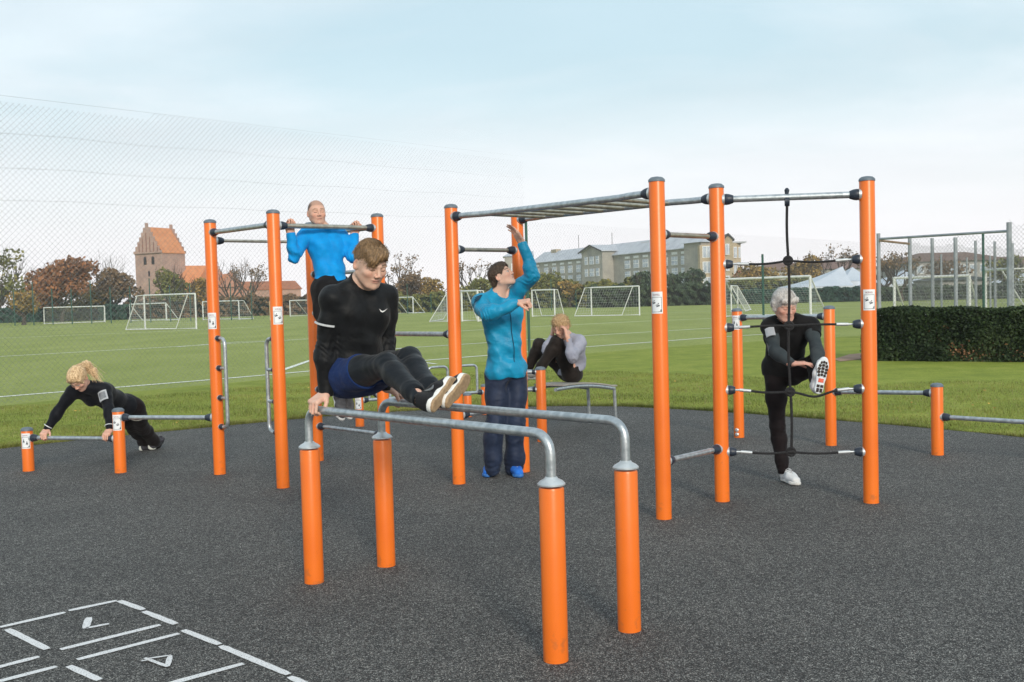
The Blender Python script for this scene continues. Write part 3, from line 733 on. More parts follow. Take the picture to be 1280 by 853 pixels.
# ------------------------------------------------------------------ hands
def hand_solid(sd, wr, d, n, side, curl=.5, sc=1.0, spread=.05, curls=None, thumb=.5, thumb_in=.4):
    """d: wrist to knuckles, n: out of the palm, side +1 if the thumb lies along cross(d, n)"""
    wr = A3(wr); d = unit(d); n = A3(n); n = n - d * (n @ d); n /= np.linalg.norm(n); t = np.cross(d, n) * side
    Mh = np.stack([t, d, n], 1)
    sd.box(wr + d * .052 * sc, (.040 * sc, .050 * sc, .0145 * sc), Mh, .013 * sc, k=.012)
    sd.limb(wr - d * .02 * sc, wr + d * .02 * sc, .026 * sc, .027 * sc, k=.015, flat=n, ratio=.72)
    Ls = (.046, .050, .047, .037); off = (.030, .0105, -.0095, -.028); base = (.094, .099, .095, .086)
    for i in range(4):
        p = wr + d * base[i] * sc + t * off[i] * sc; a = 0; dd = d + t * (off[i] * spread * 30 / 1.0 * .1); cu = curls[i] if curls else curl
        dd = dd / np.linalg.norm(dd); rr = (.0090, .0082, .0074, .0064) if i < 3 else (.0078, .0071, .0064, .0056)
        q = wr + d * .045 * sc + t * off[i] * .85 * sc; sd.limb(q, p, .009 * sc, rr[0] * sc * 1.05, k=.006)
        for j, f in enumerate((1.0, .62, .48)):
            a += cu * (1.05, 1.35, .8)[j]; v = dd * math.cos(a) + n * math.sin(a); p2 = p + v * Ls[i] * f * sc
            sd.limb(p, p2, rr[j] * sc, rr[j + 1] * sc, k=.0025); p = p2
    p = wr + d * .022 * sc + t * .024 * sc; v = unit(t * .75 + d * .75 + n * .35 * (1 + thumb_in)); p1 = p + v * .040 * sc
    v2 = unit(t * (.45 - thumb * .5) + d * .9 + n * (.2 + thumb * .75)); p2 = p1 + v2 * .034 * sc; v3 = unit(v2 + n * thumb * .6 - t * thumb * .6); p3 = p2 + v3 * .027 * sc
    sd.limb(p, p1, .017 * sc, .0115 * sc, k=.01); sd.limb(p1, p2, .0108 * sc, .0098 * sc, k=.003); sd.limb(p2, p3, .0098 * sc, .0078 * sc, k=.002)
def knuckles(P, skin, seed=0):
    rg = np.random.default_rng(seed); C = np.tile(np.array(skin, np.float32), (len(P), 1))
    w = .5 + .5 * np.sin(P @ np.array([70., 50, 60]) + 2 * np.sin(P @ np.array([-40., 55, 30])))
    return C * (1 - .12 * w[:, None] * np.array([.2, 1, 1.1]))
# ------------------------------------------------------------------ shoes
def shoe(parent, heel, toe, up, mu, ms, sc=1.0, h=.005, label=None, stripe=None):
    """heel/toe: ends of the sole's underside; up: away from the ground"""
    heel, toe = A3(heel), A3(toe); f = unit(toe - heel); u = A3(up); u = unit(u - f * (u @ f)); s = np.cross(f, u); L = float(np.linalg.norm(toe - heel)) / .29 * sc; M = np.stack([s, f, u], 1)
    T = lambda x, y, z: heel + M @ np.array([x * sc, y * L, z * sc], np.float32)
    up_ = Solid(.02)
    up_.limb(T(0, .045, .048), T(0, .15, .048), .040 * sc, .040 * sc, flat=s, ratio=.88); up_.limb(T(0, .15, .045), T(.002, .235, .036), .040 * sc, .030 * sc, k=.03, flat=s, ratio=1.25)
    up_.limb(T(0, .050, .05), T(0, .055, .092), .040 * sc, .036 * sc, k=.02); up_.limb(T(0, .10, .085), T(0, .17, .055), .030 * sc, .026 * sc, k=.02)
    up_.cut(T(0, .1, .018), -u); up_.cut(T(0, .055, .108), unit(u + f * .25)); up_.ell(T(0, .052, .112), [.027 * sc, .033 * sc, .03 * sc], M, k=.004, op=-1)
    o = solid_obj('shoe', up_, h, mu, parent)
    so_ = Solid(.01); so_.limb(T(0, .035, .016), T(0, .13, .014), .034 * sc, .031 * sc, k=.03, flat=s, ratio=1.0); so_.limb(T(0, .13, .014), T(.004, .215, .014), .031 * sc, .040 * sc, k=.03); so_.limb(T(.004, .215, .014), T(0, .255, .016), .040 * sc, .028 * sc, k=.03)
    so_.cut(T(0, .1, .028), u); so_.cut(T(0, .1, .001), -u)
    q = solid_obj('sole', so_, h, ms, o)
    lc = MB()
    for i in range(4):
        y = .105 + i * .021; z = .118 - i * .011; lc.tube([T(-.024, y, z - .016), T(0, y + .004, z + .003), T(.024, y, z - .016)], .0022 * sc, 6)
    return o, T, M, f, u, s
# ================================================================== people
skin_m = vmat('skin', .50, .30, (260, .18), sss=.10)
hair_m = lambda n, a, b, sc=(1, 1, 1): hairmat(n, a, b, sc)
def hairmat(name, a, b, axis=(260, 260, 22), rough=.5):
    if name in MATS: return MATS[name]
    m, nt, bs = nodemat(name, rough, .5)
    n1 = noise(nt, 1.0, 3, .6, sc=axis); nt.links.new(ramp(nt, n1, [(.30, a), (.68, b)]), bs.inputs['Base Color'])
    bp = nt.nodes.new('ShaderNodeBump'); bp.inputs['Strength'].default_value = .9; bp.inputs['Distance'].default_value = .006
    nt.links.new(n1, bp.inputs['Height']); nt.links.new(bp.outputs['Normal'], bs.inputs['Normal']); MATS[name] = m; return m
def cloth(name, col, col2=None, rough=.75, sheen=.2, bump=(28, .35), nz=14, spec=.12, crease=1.0):
    if name in MATS: return MATS[name]
    m = mat(name, col, rough, 0, spec, (nz, col2 or tuple(c * 1.25 for c in col), .8), bump, 0, sheen * .25)
    # crumpled creases: ridged noise under the fine weave
    nt = m.node_tree; N = nt.nodes.new; b = nt.nodes['Principled BSDF']; old = b.inputs['Normal'].links[0].from_node
    tc = N('ShaderNodeTexCoord'); mp = N('ShaderNodeMapping'); mp.inputs['Scale'].default_value = (1, 1, 1.5); mp.inputs['Rotation'].default_value = (.3, .5, .2); nz_ = N('ShaderNodeTexNoise'); nz_.noise_type = 'RIDGED_MULTIFRACTAL'
    nz_.inputs['Scale'].default_value = 7.5; nz_.inputs['Detail'].default_value = 2.5; nz_.inputs['Distortion'].default_value = .6
    bp = N('ShaderNodeBump'); bp.inputs['Strength'].default_value = .55; bp.inputs['Distance'].default_value = .012 * crease
    nt.links.new(tc.outputs['Object'], mp.inputs[0]); nt.links.new(mp.outputs[0], nz_.inputs['Vector']); nt.links.new(nz_.outputs['Fac'], bp.inputs['Height']); nt.links.new(bp.outputs['Normal'], old.inputs['Normal'])
    return m
def N_(v): return Vector(v).normalized()
def torso(sd, J, g=0.0, female=False, size=1.0, belly=1.0):
    up = (J['neck'] - J['pelvis']).normalized(); sh = (J['sL'] - J['sR']).normalized(); fr = up.cross(sh) * 1.0
    fr = -fr if fr.dot(J['front']) < 0 else fr; fr.normalize(); J['fr'] = fr
    hs = (J['hL'] - J['hR']).normalized(); z = size
    mid = J['pelvis'].lerp(J['neck'], .30) + J.get('belly', Vector((0, 0, 0))); ch = J['pelvis'].lerp(J['neck'], .66) + J.get('bust', Vector((0, 0, 0)))
    M = np.stack([A3(sh), A3(fr), A3(up)], 1)
    sd.limb(J['pelvis'] - hs * .055 * z, J['pelvis'] + hs * .055 * z, .100 * z + g, .100 * z + g, k=.05)
    wv = .040 * z
    for s in (-1, 1):
        sd.limb(J['pelvis'] + sh * s * wv, mid + sh * s * wv * 1.02, .092 * z + g, .090 * z * belly + g, k=.05)
        sd.limb(mid + sh * s * wv, ch + sh * s * .062 * z, .090 * z * belly + g, .098 * z + g, k=.05)
        sd.limb(ch + sh * s * .062 * z, J['neck'] + sh * s * .070 * z - up * .065 * z, .098 * z + g, .070 * z + g, k=.04)
        if not female: sd.ell(ch + sh * s * .070 * z + fr * .055 * z + up * .035 * z, [.075 * z + g, .045 * z + g, .055 * z + g], M, k=.03)
        else: sd.ell(ch + sh * s * .065 * z + fr * .075 * z, [.055 + g, .05 + g, .052 + g], M, k=.03)
        S_ = J['sL'] if s > 0 else J['sR']
        sd.limb(J['neck'] + up * .015, S_ + up * .004, .042 * z + g, .050 * z + g, k=.04)
        sd.limb(ch + sh * s * .09 * z + up * .02, S_, .075 * z + g, .052 * z + g, k=.045)
def arm(sd, S_, E, W, g=(0, 0, 0), z=1.0, k=.02):
    m = E.lerp(S_, .62); f = E.lerp(W, .25)
    sd.chain([S_, m, E], [.056 * z + g[0], .050 * z + g[0], .040 * z + g[1]], k=.03)
    sd.chain([E, f, W], [.040 * z + g[1], .0425 * z + g[1], .0275 * z + g[2]], k=.03)
def leg(sd, H, K, An, g=(0, 0, 0), z=1.0, back=None):
    sd.chain([H, H.lerp(K, .45), K], [.088 * z + g[0], .078 * z + g[0], .056 * z + g[1]], k=.045)
    sd.chain([K, K.lerp(An, .3) + (back or Vector((0, 0, 0))) * .018, K.lerp(An, .75), An], [.056 * z + g[1], .058 * z + g[1], .043 * z + g[2], .037 * z + g[2]], k=.03)
def make_body(e, J, L, h_head=.004, h_hand=.0035, h_body=.014):
    """one mesh: head and neck, both hands, ankles and the covered trunk and limbs"""
    parts = []; z = L.get('size', 1.0); M = frame(J['hf'], J['hu']); J['M'] = M; hs = L.get('head', 1.0)
    sd = Solid(.02); head_solid(sd, J['head'], M, hs, L.get('female', False), L.get('mouth', 0))
    hb = Vector(A3(J['head']) + M @ (np.array([0, -.028, -.062]) * hs)); nb = J['neck'] - J['fr'] * .012
    nr = .054 * z * L.get('neckw', 1.0)
    sd.chain([hb, hb.lerp(nb, .6), nb], [nr, nr, nr * 1.12], k=.022)
    upv = (J['neck'] - J['pelvis']).normalized(); sd.limb(nb, nb.lerp((J['sL'] + J['sR']) / 2, .9) - upv * .05 - J['fr'] * .01, nr * 1.08, .05 * z, k=.04)
    for s in ('sL', 'sR'): sd.limb(nb, nb.lerp(J[s], .6) - upv * .02, .034, .030, k=.04)
    P, F = sd.mesh(h_head); P = relax(P, F, 1, .35)
    parts.append((P, F, head_cols(P, J['head'], M, hs, L['skin'], L['lip'], L['brow'], L.get('iris', (.05, .07, .09)), L.get('stubble'), L.get('buzz'), L.get('closed', False))))
    for s in ('L', 'R'):
        d, n, side, kw = J['hand' + s]; sd = Solid(.01); hand_solid(sd, J['w' + s], d, n, side, sc=L.get('hand', 1.0), **kw)
        a = J['w' + s]; b = a.lerp(J['e' + s], .35); sd.limb(a, b, .0265 * z, .031 * z, k=.012)
        P, F = sd.mesh(h_hand); P = relax(P, F, 1, .35); parts.append((P, F, knuckles(P, L['skin'])))
        if 'ank' in L:
            sd = Solid(.01); a = J['a' + s]; b = a.lerp(J['k' + s], .28); sd.limb(a - (b - a) * .10, b, .031 * z, .038 * z)
            P, F = sd.mesh(.008); parts.append((P, F, knuckles(P, L['skin'])))
    sd = Solid(.03); g = -.010; torso(sd, J, g, L.get('female', False), z, L.get('belly', 1))
    for s in ('L', 'R'): arm(sd, J['s' + s], J['e' + s], J['w' + s], (g, g, -.003), z); leg(sd, J['h' + s], J['k' + s], J['a' + s], (g, g, g), z)
    if L.get('topcut') is not None: sd.cut(*L['topcut'])
    P, F = sd.mesh(h_body); parts.append((P, F, knuckles(P, L['skin'])))
    V, F, C = join_np(parts)
    return from_np('body', V, F, skin_m, e, True, None, C)
def neck_cut(sd, J, L, extra=.006, lift=.03, tilt=0.0):
    z = L.get('size', 1.0); nr = .054 * z * L.get('neckw', 1.0) + extra; M = J['M']
    hb = Vector(A3(J['head']) + M @ np.array([0, -.028, -.062], np.float32)); nb = J['neck'] - J['fr'] * .012; ax = (hb - nb).normalized()
    sd.cutball(nb + ax * lift, ax + J['fr'] * tilt, nr + .03)
    sd.limb(nb + ax * max(lift - .022, 0), nb + ax * .12, nr, nr, k=.004, op=-1)
def collar(sd, J, L, top=.045, r=.008):
    z = L.get('size', 1.0); nr = .054 * z * L.get('neckw', 1.0) + r; M = J['M']
    hb = Vector(A3(J['head']) + M @ np.array([0, -.028, -.062], np.float32)); nb = J['neck'] - J['fr'] * .012; ax = (hb - nb).normalized()
    sd.limb(nb - ax * .02, nb + ax * top, nr * 1.12, nr, k=.02)
def make_top(e, J, L, m, name='shirt', g=.010, ga=(.008, .008, .008), h=.008, seed=1, amp=.004, cuff=.0, hem=None, hemn=None, col=.035, tilt=.2, flare=0.0, freq=34, dirs=None, elbow=True, lift=None, extra=()):
    sd = Solid(.03); z = L.get('size', 1.0); torso(sd, J, g, L.get('female', False), z, L.get('belly', 1))
    if flare: hs = (J['hL'] - J['hR']).normalized(); sd.limb(J['pelvis'] - hs * .05 + J['fr'] * .01, J['pelvis'] + hs * .05 + J['fr'] * .01, .10 * z + flare, .10 * z + flare, k=.05)
    for f in extra: f(sd)
    if hem is not None: sd.cutball(J['pelvis'].lerp(J['neck'], hem), hemn or (J['pelvis'] - J['neck']), .34)
    for s in ('L', 'R'): arm(sd, J['s' + s], J['e' + s], J['w' + s], ga, z)
    if col: collar(sd, J, L, col, .010)
    neck_cut(sd, J, L, .003, lift if lift is not None else (col if col else .012), tilt)
    for s in ('L', 'R'):
        w_, e_ = J['w' + s], J['e' + s]; ax = (w_ - e_).normalized(); sd.cutball(w_ - ax * cuff, ax, .09)
    f0 = folds(seed, freq, amp, dirs)
    def disp(P):
        x = f0(P)
        for s in ('L', 'R'):
            E = A3(J['e' + s]); ax_ = unit(J['w' + s] - J['s' + s]); r = np.sqrt(((P - E) ** 2).sum(1)); x = x + amp * .65 * np.sin((P @ ax_) * 150 + 4.0 * np.sin(P @ np.array([60, 45, 30], np.float32))) * np.exp(-(r / .085) ** 2)
        return x
    return solid_obj(name, sd, h, m, e, disp, .012)
def make_bottom(e, J, L, m, name='trousers', g=(.006, .006, .006), h=.009, seed=3, amp=.003, cut=.02, waist=.22, kneefold=1.0, freq=30, dirs=None, flat=None):
    sd = Solid(.03); z = L.get('size', 1.0); hs = (J['hL'] - J['hR']).normalized(); up = (J['neck'] - J['pelvis']).normalized(); fr = J['fr']
    mid = J['pelvis'].lerp(J['neck'], .30)
    sd.limb(J['pelvis'] - hs * .055 * z, J['pelvis'] + hs * .055 * z, .100 * z + g[0], .100 * z + g[0], k=.05)
    for s in (-1, 1):
        sd.limb(J['pelvis'] + hs * s * .040 * z, mid + hs * s * .04 * z, .092 * z + g[0] * .6, .088 * z + g[0] * .3, k=.05)
        sd.ell(J['pelvis'] + hs * s * .052 * z - fr * .040 * z - up * .03, [.075 + g[0]] * 3, None, k=.04)
    for s in ('L', 'R'): leg(sd, J['h' + s], J['k' + s], J['a' + s], g, z, -fr)
    for s in ('L', 'R'):
        a, k_ = J['a' + s], J['k' + s]; ax = (a - k_).normalized(); sd.cutball(a - ax * cut, ax, .12)
    sd.cutball(J['pelvis'].lerp(J['neck'], waist) - fr * .05, up, .19)
    f0 = folds(seed, freq, amp, dirs)
    def disp(P):
        x = f0(P)
        for s in ('L', 'R'):
            E = A3(J['k' + s]); ax_ = unit(J['a' + s] - J['h' + s]); r = np.sqrt(((P - E) ** 2).sum(1)); x = x + amp * kneefold * np.sin((P @ ax_) * 130 + 2.5 * np.sin(P @ np.array([40, 35, 30], np.float32))) * np.exp(-(r / .11) ** 2)
            E = A3(J['a' + s]); r = np.sqrt(((P - E) ** 2).sum(1)); x = x + amp * kneefold * np.sin((P @ ax_) * 150 + 2 * np.sin(P @ np.array([30, 45, 20], np.float32))) * np.exp(-(r / .12) ** 2)
        return x
    return solid_obj(name, sd, h, m, e, disp, .012)
def hair_cap(sd, J, L, t=.012, line=(.052, .030), k=.01):
    """hair over the skull; line = forehead height (front) and nape height"""
    M = J['M']; c = A3(J['head']); hs = L.get('head', 1.0); T = lambda x, y, z: c + M @ (np.array([x, y, z], np.float32) * hs)
    sd.ell(T(0, -.018, .034), [(.076 + t) * hs, (.096 + t) * hs, (.086 + t) * hs], M)
    return T, M
def strands(name, roots, m, parent, r=.0011, n=5):
    """roots: list of point lists, each a lock of hair as a thin tapering tube"""
    mb = MB()
    for pts in roots: mb.tube(fillet(pts, .5, 3) if len(pts) < 4 else pts, [r * (1 - .8 * i / (len(pts) if len(pts) >= 4 else 3)) for i in range(len(fillet(pts, .5, 3) if len(pts) < 4 else pts))], 3, caps=False)
    return mb.build(name, m, parent)
SK = (.60, .365, .275)
def fuzz(hair, m, n, ln, flow, seed=1, r=.0009, lift=.35, name='hair_lock', zmin=None):
    """short hairs standing off the surface of a hair mesh, combed along flow"""
    me = hair.data; N_v = len(me.vertices); co = np.empty(N_v * 3, np.float32); me.vertices.foreach_get('co', co); co = co.reshape(-1, 3); no_ = np.empty(N_v * 3, np.float32); me.vertices.foreach_get('normal', no_) if False else None
    nr = np.array([v.normal[:] for v in me.vertices], np.float32); rg = np.random.default_rng(seed); I = rg.integers(0, N_v, n); P = co[I]; Nn = nr[I]
    fl = A3(flow)[None] + rg.normal(size=(n, 3)) * .45; fl = fl - Nn * (fl * Nn).sum(1)[:, None]; fl /= np.linalg.norm(fl, axis=1)[:, None] + 1e-6; L_ = ln * rg.uniform(.5, 1.3, (n, 1))
    P1 = P + fl * L_ * .5 + Nn * L_ * lift * .6; P2 = P1 + fl * L_ * .5 + Nn * L_ * lift * .1; sd_ = np.cross(fl, Nn); sd_ /= np.linalg.norm(sd_, axis=1)[:, None] + 1e-6
    V = np.stack([P - sd_ * r, P + sd_ * r, P1 + sd_ * r * .8, P1 - sd_ * r * .8, P2 + sd_ * r * .25, P2 - sd_ * r * .25], 1).reshape(-1, 3); b = (np.arange(n) * 6)[:, None]; F = np.concatenate([b + np.array([[0, 1, 2, 3]]), b + np.array([[3, 2, 4, 5]])])
    o = from_np(name, V, F, m, None, False); o.parent = hair; return o
# ---- man in black on the parallel bars ------------------------------------------------
def strip(name, pts, wdir, w, off, m, parent):
    """thin sewn-on strip following pts"""
    mb = MB(); vs = []; fs = []
    for p in pts: vs += [p - wdir * w / 2, p + wdir * w / 2]
    for i in range(len(pts) - 1): fs.append([2 * i, 2 * i + 2, 2 * i + 3, 2 * i + 1])
    mb.add([v for v in vs], fs); mb.add([Vector(v) + off for v in vs], [f[::-1] for f in fs])
    return mb.build(name, m, parent, smooth=False)
def ring_on(P, ax, a0, a1, r, w, ref, n=10):
    """arc band round a limb: returns (inner, outer) vertex rows"""
    ax = ax.normalized(); x = (ref - ax * ref.dot(ax)).normalized(); y = ax.cross(x); rows = []
    for i in range(n + 1):
        a = a0 + (a1 - a0) * i / n; d = x * math.cos(a) + y * math.sin(a); rows.append((P + d * r - ax * w / 2, P + d * r + ax * w / 2))
    return rows
def band(name, P, ax, a0, a1, r, w, ref, m, parent, th=.0025):
    mb = MB(); A = ring_on(P, ax, a0, a1, r, w, ref); B_ = ring_on(P, ax, a0, a1, r + th, w, ref); vs = []; n = len(A)
    for (a, b), (c, d) in zip(A, B_): vs += [a, b, d, c]
    fs = []
    for i in range(n - 1):
        for k in range(4): l = (k + 1) % 4; fs.append([4 * i + k, 4 * i + l, 4 * i + 4 + l, 4 * i + 4 + k])
    fs += [[0, 1, 2, 3], [4 * n - 1, 4 * n - 2, 4 * n - 3, 4 * n - 4]]; mb.add(vs, fs); return mb.build(name, m, parent, angle=50)
grey_reflect = mat('grey_reflective', (.55, .57, .60), .4, .2, .5, (40, (.62, .64, .66), .5))
def project_out(sd, p, d, lift=.002):
    """walk from outside along -d until the solid's surface is met"""
    p = A3(p); d = unit(d); t = np.linspace(.25, -.05, 300); Q = (p[None] + t[:, None] * d[None]).astype(np.float32); D = sd.dist(Q, sd.p); i = int(np.argmax(D < 0)); return Vector(Q[i] + d * (lift + .0008))
u = (C_ - A_).normalized(); n = (B_ - A_).normalized(); Z = Vector((0, 0, 1))
rR = Vector((A_.x, A_.y, RAILZ)) + u * .105; rL = Vector((B_.x, B_.y, RAILZ)) + u * .13
c0 = (rR + rL) / 2; c0.z = 0
e = empty('person', (c0.x + .15, c0.y - .15, 0), 'young man in black top holding an L-sit between the parallel bars, tan soles forward', 'man', 'people exercising')
J = {}
dR = (-n * .85 - Z * .42 + u * .1).normalized(); dL = (n * .85 - Z * .42 + u * .1).normalized()
J['wR'] = rR + Z * .060 - dR * .055; J['wL'] = rL + Z * .060 - dL * .055
J['handR'] = (dR, -Z * .9 - n * .4 * -1 * -1, 1, dict(curl=.95, thumb=.7)); J['handL'] = (dL, -Z * .9 + n * .4, -1, dict(curl=.95, thumb=.7))
sc_ = c0 + u * .045
J['sR'] = sc_ - n * .166 + Z * 1.545; J['sL'] = sc_ + n * .180 + Z * 1.545
J['eR'] = J['sR'].lerp(J['wR'], .52) - n * .004 - u * .03; J['eL'] = J['sL'].lerp(J['wL'], .52) + n * .02 - u * .035
J['neck'] = sc_ + Z * 1.600 + u * .02; J['pelvis'] = c0 + Z * 1.125 + u * .00; J['front'] = u
J['head'] = sc_ + u * .115 + Z * 1.720; hf = (u * .85 + Vector((.04, -.22, 0)) - Z * .46).normalized(); J['hf'] = hf; J['hu'] = Z + u * .4
J['hR'] = J['pelvis'] - n * .092 + u * .02; J['hL'] = J['pelvis'] + n * .092 + u * .02
J['kR'] = reach(J['hR'], 484, 456, .43); J['kL'] = reach(J['hL'], 512, 448, .43)
J['aR'] = reach(J['kR'], 527, 501, .42); J['aL'] = reach(J['kL'], 545, 496, .42)
print('A legs', J['hR'], J['kR'], J['aR'], J['aL'])
J['bust'] = -u * .01; J['belly'] = -u * .015
L = dict(skin=(.66, .43, .335), lip=(.50, .22, .19), brow=(.10, .06, .035), stubble=(.38, .22, .15), buzz=(.11, .065, .038), size=.95, neckw=1.12, head=1.03, ank=1, closed=True, mouth=.0008, hand=1.03)
# torso frame first
_t = Solid(); torso(_t, J)
make_body(e, J, L, .0032, .003)
blk = cloth('black_sports_cloth', (.005, .0055, .0065), (.010, .011, .013), .55, .2, (30, .5), spec=.16); navyshort = cloth('navy_short_cloth', (.006, .020, .085), (.010, .030, .115), .7, .2, (40, .4)); tights = cloth('charcoal_tights', (.006, .008, .011), (.011, .014, .019), .45, .3, (40, .2))
top = make_top(e, J, L, blk, 'black_top', .010, (.008, .012, .013), .0055, 5, .0065, -.012, -.02, None, .048, .25, freq=40, dirs=(.3, .2, 1))
make_bottom(e, J, L, tights, 'leggings', (.005, .004, .006), .006, 9, .0015, .012, .2)
# shorts
sd = Solid(.03); hs = (J['hL'] - J['hR']).normalized(); 
sd.limb(J['pelvis'] - hs * .055, J['pelvis'] + hs * .055, .112, .112, k=.05)
sd.limb(J['pelvis'], J['pelvis'].lerp(J['neck'], .3), .125, .118, k=.05, flat=u, ratio=.9)
for s in (-1, 1): sd.ell(J['pelvis'] + hs * s * .055 - u * .045 - Z * .030, [.090] * 3, None, k=.04)
for s in ('L', 'R'):
    H, K = J['h' + s], J['k' + s]; sd.limb(H, H.lerp(K, .6), .098, .096, k=.05); axs = (K - H).normalized(); sd.cutball(H.lerp(K, .46), axs + Z * .25, .22)
sd.cutball(J['pelvis'].lerp(J['neck'], .24) - u * .04, J['neck'] - J['pelvis'], .2)
f1 = folds(21, 30, .006, -Z); solid_obj('navy_shorts', sd, .007, navyshort, e, f1, .014)
# piping on the shorts' edge
tan = mat('tan_rubber_sole', (.40, .28, .165), .7, 0, .3, (60, (.30, .20, .12), .5), (90, .4)); shoeb = cloth('black_knit_shoe', (.010, .010, .012), (.02, .02, .022), .7, .2, (200, .4)); white_sole = mat('white_midsole', (.74, .74, .72), .6, 0, .4, (30, (.66, .66, .64), .5))
for s in ('R', 'L'):
    an = J['a' + s]; t = Vector((.38, .84, .38)).normalized(); lg = (an - J['k' + s]).normalized(); nrm = lg - t * lg.dot(t); nrm = (nrm.normalized() + Vector((.25, 0, 0))); nrm = (nrm - t * nrm.dot(t)).normalized()
    hl = an + nrm * .085 - t * .055; tp3 = hl + t * .285
    o, T, M, f_, up_, s_ = shoe(e, hl, tp3, -nrm, shoeb, tan, 1.03, .0042)
    so2 = Solid(.01); so2.limb(T(0, .035, .023), T(0, .13, .023), .0365, .034, k=.03); so2.limb(T(0, .13, .023), T(.004, .215, .022), .034, .0425, k=.03); so2.limb(T(.004, .215, .022), T(0, .255, .023), .0425, .030, k=.03); so2.cut(T(0, .1, .036), up_); so2.cut(T(0, .1, .008), -up_)
    solid_obj('midsole', so2, .004, white_sole, o)
    # curved mark on the outer side of each shoe
    sg = 1 if s == 'R' else -1
    mb = MB(); mb.tube([T(sg * .0425, .075, .075), T(sg * .0445, .085, .058), T(sg * .0455, .105, .050), T(sg * .045, .130, .056), T(sg * .041, .160, .066)], [.002, .006, .006, .004, .001], 8); mb.build('shoe_mark', mat('dark_grey_mark', (.10, .11, .12), .5, 0, .5, (30, (.13, .14, .15), .5)), o)
# hair: short sides, long side-swept fringe
M = J['M']; T = lambda x, y, z: A3(J['head']) + M @ (np.array([x, y, z], np.float32) * 1.03)
sd = Solid(.012)
sd.ell(T(0, -.022, .040), [.081, .101, .084], M); sd.ell(T(0, .010, .074), [.072, .092, .050], M, k=.02); sd.ell(T(.022, .050, .072), [.052, .052, .038], M, k=.015)
sd.limb(T(-.010, .075, .085), T(.050, .086, .050), .020, .016, k=.02); sd.limb(T(.050, .086, .052), T(.062, .078, .022), .016, .007, k=.012); sd.limb(T(.030, .093, .055), T(.044, .096, .022), .013, .006, k=.012)
sd.cutball(T(0, .06, .055), Vector(M @ np.array([-.25, .8, -.9], np.float32)), .001) if False else None
# clear the face, keep the fringe
sd.p.insert(2, ('E', (A3(T(0, .085, -.03)), np.array([.070, .075, .088], np.float32), M.astype(np.float32)), A3(T(0, .085, -.03)), .09, .006, -1))
for s in (-1, 1): sd.ell(T(s * .085, .012, -.012), [.022, .030, .040], M, k=.004, op=-1)
sd.ell(T(0, -.06, -.10), [.12, .10, .062], M, k=.006, op=-1)
hm = hairmat('light_brown_hair', (.085, .048, .022), (.33, .205, .10), (150, 150, 35))
hf_ = lambda P: (.0022 * np.sin(((P - A3(J['head'])) @ M) @ np.array([260, -60, 90], np.float32) + 1.5 * np.sin(((P - A3(J['head'])) @ M) @ np.array([40, 70, 60], np.float32)))).astype(np.float32)
hair = solid_obj('hair', sd, .0035, hm, e, hf_, .004)
rg = random.Random(4); ST = []
for i in range(420):
    x0 = rg.uniform(-.062, .03); y0 = rg.uniform(-.075, .070); zz0 = .034 + .080 * math.sqrt(max(0, 1 - (x0 / .082) ** 2 - ((y0 + .02) / .105) ** 2)) + .012
    dx = rg.uniform(.045, .085); dy = rg.uniform(.0, .035)
    p0 = T(x0, y0, zz0); x2 = x0 + dx; y2 = y0 + dy; 
    z2 = .034 + .090 * math.sqrt(max(0, 1 - min(1, (x2 / .088) ** 2 + ((y2 + .01) / .108) ** 2))) + rg.uniform(.002, .010)
    p1 = (x0 + x2) / 2; ym = (y0 + y2) / 2; z1 = .034 + .094 * math.sqrt(max(0, 1 - min(1, (p1 / .088) ** 2 + ((ym + .01) / .112) ** 2))) + rg.uniform(.004, .011)
    ST.append([p0, T(p1, ym, z1), T(x2, y2, z2)])
for i in range(150):   # fringe falling over the brow on his left
    x0 = rg.uniform(-.045, .045); t = rg.uniform(0, 1)
    ST.append([T(x0, .062 + rg.uniform(-.01, .01), .104 - abs(x0) * .25), T(x0 + .022, .094 + rg.uniform(-.004, .006), .078 - abs(x0) * .2), T(x0 * .5 + .050 + rg.uniform(-.008, .008), .092 - max(0, x0) * .25, .010 + .045 * t + rg.uniform(0, .015))])
mbh = MB()
for pts in ST: q = fillet([Vector(p) for p in pts], 1.0, 5); mbh.tube(q, [.0016 * (1 - .75 * i / len(q)) for i in range(len(q))], 3, caps=False)
mbh.build('hair_lock', hm, hair); fuzz(hair, hm, 1500, .022, A3(J['M'][:, 0]) * .8 + A3(J['M'][:, 1]) * .5 - A3(J['M'][:, 2]) * .4, 3)
# chest mark and sleeve strip
_s = Solid(.03); torso(_s, J, .010, False, .95)
fr = J['fr']; ch = J['pelvis'].lerp(J['neck'], .76)
cc = ch + n * .085
sw = [(-.030, .012), (-.022, -.004), (-.012, -.008), (.004, -.003), (.030, .010), (.003, .0015), (-.012, -.001), (-.019, .003)]
vs = [project_out(_s, cc + n * x * 1.0 + Z * y, fr, .004) for x, y in sw]
mb = MB(); mb.prism([v for v in vs][::-1], fr * .002); mb.build('chest_mark', mat('white_print', (.75, .75, .75), .5, 0, .3, (20, (.68, .68, .68), .5)), top, smooth=False)
a = J['sR'].lerp(J['eR'], .50); band('sleeve_strip', a, J['eR'] - J['sR'], -.9, .95, .0705, .010, -n * .6 - Vector((0, 1, 0)), grey_reflect, top, .006)
